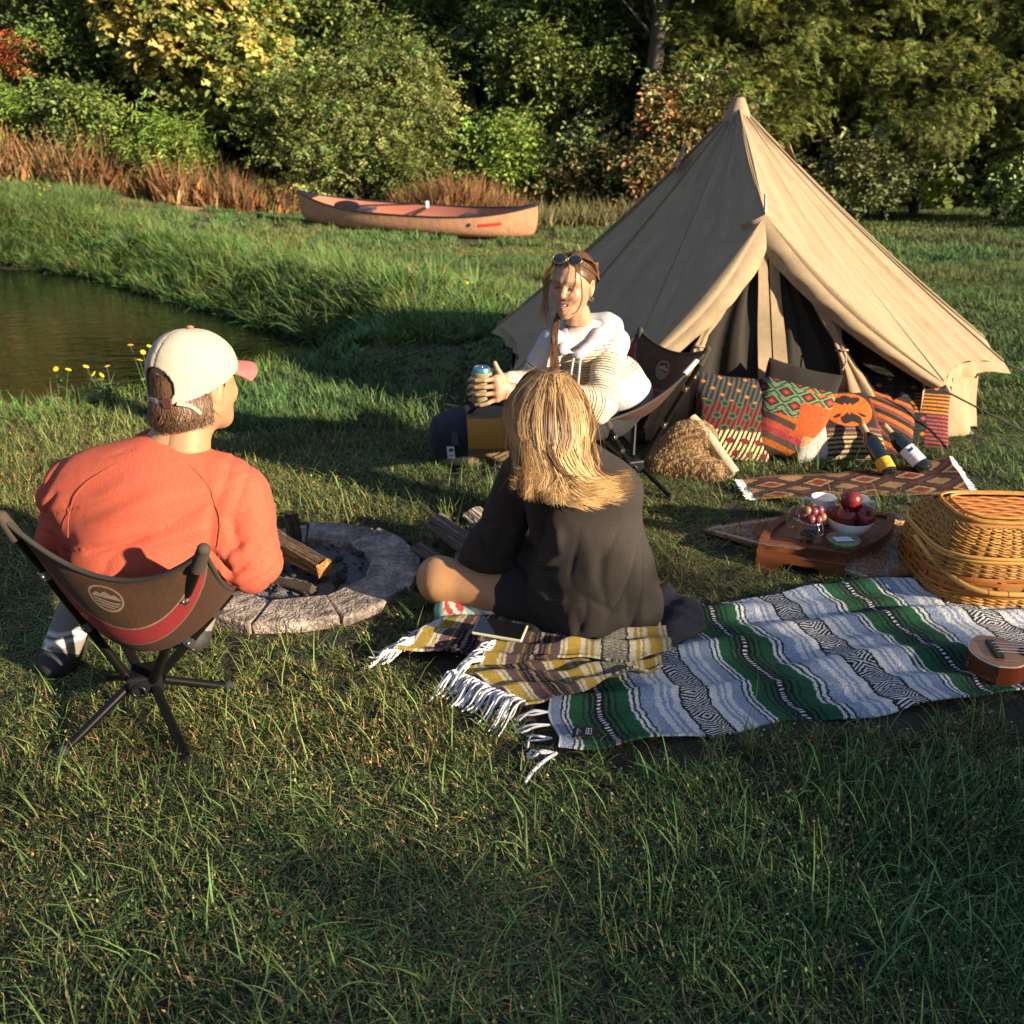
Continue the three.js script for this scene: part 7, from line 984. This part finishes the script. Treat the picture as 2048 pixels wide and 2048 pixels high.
  shoe([-.205, .05, -2.335], [-.03, .05, -2.30]); shoe([.05, .05, -2.76], [.14, .05, -2.64]);
  // long highlighted hair
  const hv = nets((x, y, z) => { let d = sdEll(x, y, z, [.105, .718, -2.357], [.084, .094, .090]); d = smin(d, sdCone(x, y, z, [.112, .68, -2.33], [.125, .59, -2.29], .068, .050), .05); return d; }, [-.05, .5, -2.5], [.26, .86, -2.15], .0055); paint(hv, (x, y, z) => { const k = ss(.80, .62, y), n = rr(.75, 1.25); return [mix(.14, .30, k) * n, mix(.080, .175, k) * n, mix(.040, .075, k) * n]; });
  const st = [];
  const locks = Array.from({ length: 260 }, (_, i) => ({ a: rr(-2.5, 2.3), f: rnd(), w: gauss(), ph: rr(0, 6.28), c: rnd(), len: rr(-.02, .03), fl: rr(-.4, 1), out: rr(-.008, .012), tn: rr(.75, 1.2) }));
  for (let i = 0; i < 11000; i++) {
    const L = locks[i % 260], a = L.a + rr(-.14, .14), side = Math.sin(a), bk = Math.cos(a), w = L.w + rr(-.5, .5); // a: 0 = back of the head, towards the viewer; + = her right
    const cz = rr(-.07, .05), crown = V(.098 + rr(-.006, .006) + side * .004, .821 - cz * cz * 4, -2.365 + cz + bk * .01), R = .094 + .010 * L.f + L.out + rr(-.003, .003), wv = .012 * Math.sin(L.ph), wv2 = .016 * Math.sin(L.ph + 1.6), sweep = ss(-.5, 1.2, a);
    const pA = V(.103 + side * R * .60, .803 - .010 * L.f, -2.362 + bk * R * .66), pB = V(.103 + side * R * 1.04 + wv * .5, .735, -2.354 + bk * R * 1.16), pC = V(.110 + side * R * 1.06 + wv + .004 * w, .675, -2.332 + bk * R * 1.08 + .012);
    const len = mix(.545, .520, sweep) + L.len + rr(-.022, .020), flick = side > .1 ? .03 + .075 * Math.max(0, L.fl) : side < -.5 ? -.02 * L.fl : .045 * L.fl, curl = L.fl > .55 ? .018 : 0;
    const pD = V(.112 + side * .094 + .012 * w + .008 + wv2, mix(.675, len, .5), -2.300 + bk * .088 + .035 + L.out), pE = V(.122 + side * .088 + flick * .6 + .018 * w - wv, len, -2.278 + bk * .066 + .052 + L.out), pF = V(pE.x + flick * .55 + .004 * w, len - .010 + curl, pE.z + .008);
    const tn = L.tn * rr(.85, 1.15), root = [.13 * tn, .068 * tn, .032 * tn], tip = L.c < .5 ? [.80 * tn, .53 * tn, .235 * tn] : L.c < .76 ? [.48 * tn, .27 * tn, .105 * tn] : [.20 * tn, .105 * tn, .045 * tn];
    st.push({ p: [crown, pA, pB, pC, pD, pE, pF], w: rr(.0009, .0021), n: V(side, .25, bk), c0: root, c1: tip, e: .6 });
  }
  for (let i = 0; i < 1300; i++) { const a = Math.PI + rr(-1.35, 1.35), s = Math.sin(a), k = Math.cos(a), tn = rr(.7, 1.2); st.push({ p: [V(.10 + rr(-.02, .02), .817, -2.36 + rr(-.02, .03)), V(.103 + s * .05, .818, -2.365 + k * .055), V(.10 + s * .09, .775, -2.365 + k * .10), V(.09 + s * .10, .70, -2.37 + k * .11), V(.085 + s * .10, .62, -2.37 + k * .09)], w: rr(.003, .005), n: V(s, .5, k), c0: [.14 * tn, .075 * tn, .035 * tn], c1: [.40 * tn, .25 * tn, .11 * tn] }); }
  for (let i = 0; i < 120; i++) { const a = rr(-2.4, 2.2), s = Math.sin(a), k = Math.cos(a), q = () => rr(-.03, .03), tn = rr(.9, 1.4); st.push({ p: [V(.105 + s * .05, .828, -2.355 + k * .05), V(.105 + s * .115 + q(), .745 + q(), -2.35 + k * .115), V(.11 + s * .12 + q(), .63 + q(), -2.32 + k * .12), V(.12 + s * .13 + q() * 1.6, .53 + q(), -2.29 + k * .12)], w: .0012, n: V(s, .2, k), c0: [.3 * tn, .18 * tn, .08 * tn], c1: [.6 * tn, .4 * tn, .18 * tn] }); }
  part('hair', mergeGeometries([strands(st, 14), hv]), hairMat, t);
}

renderer.render(scene, camera);
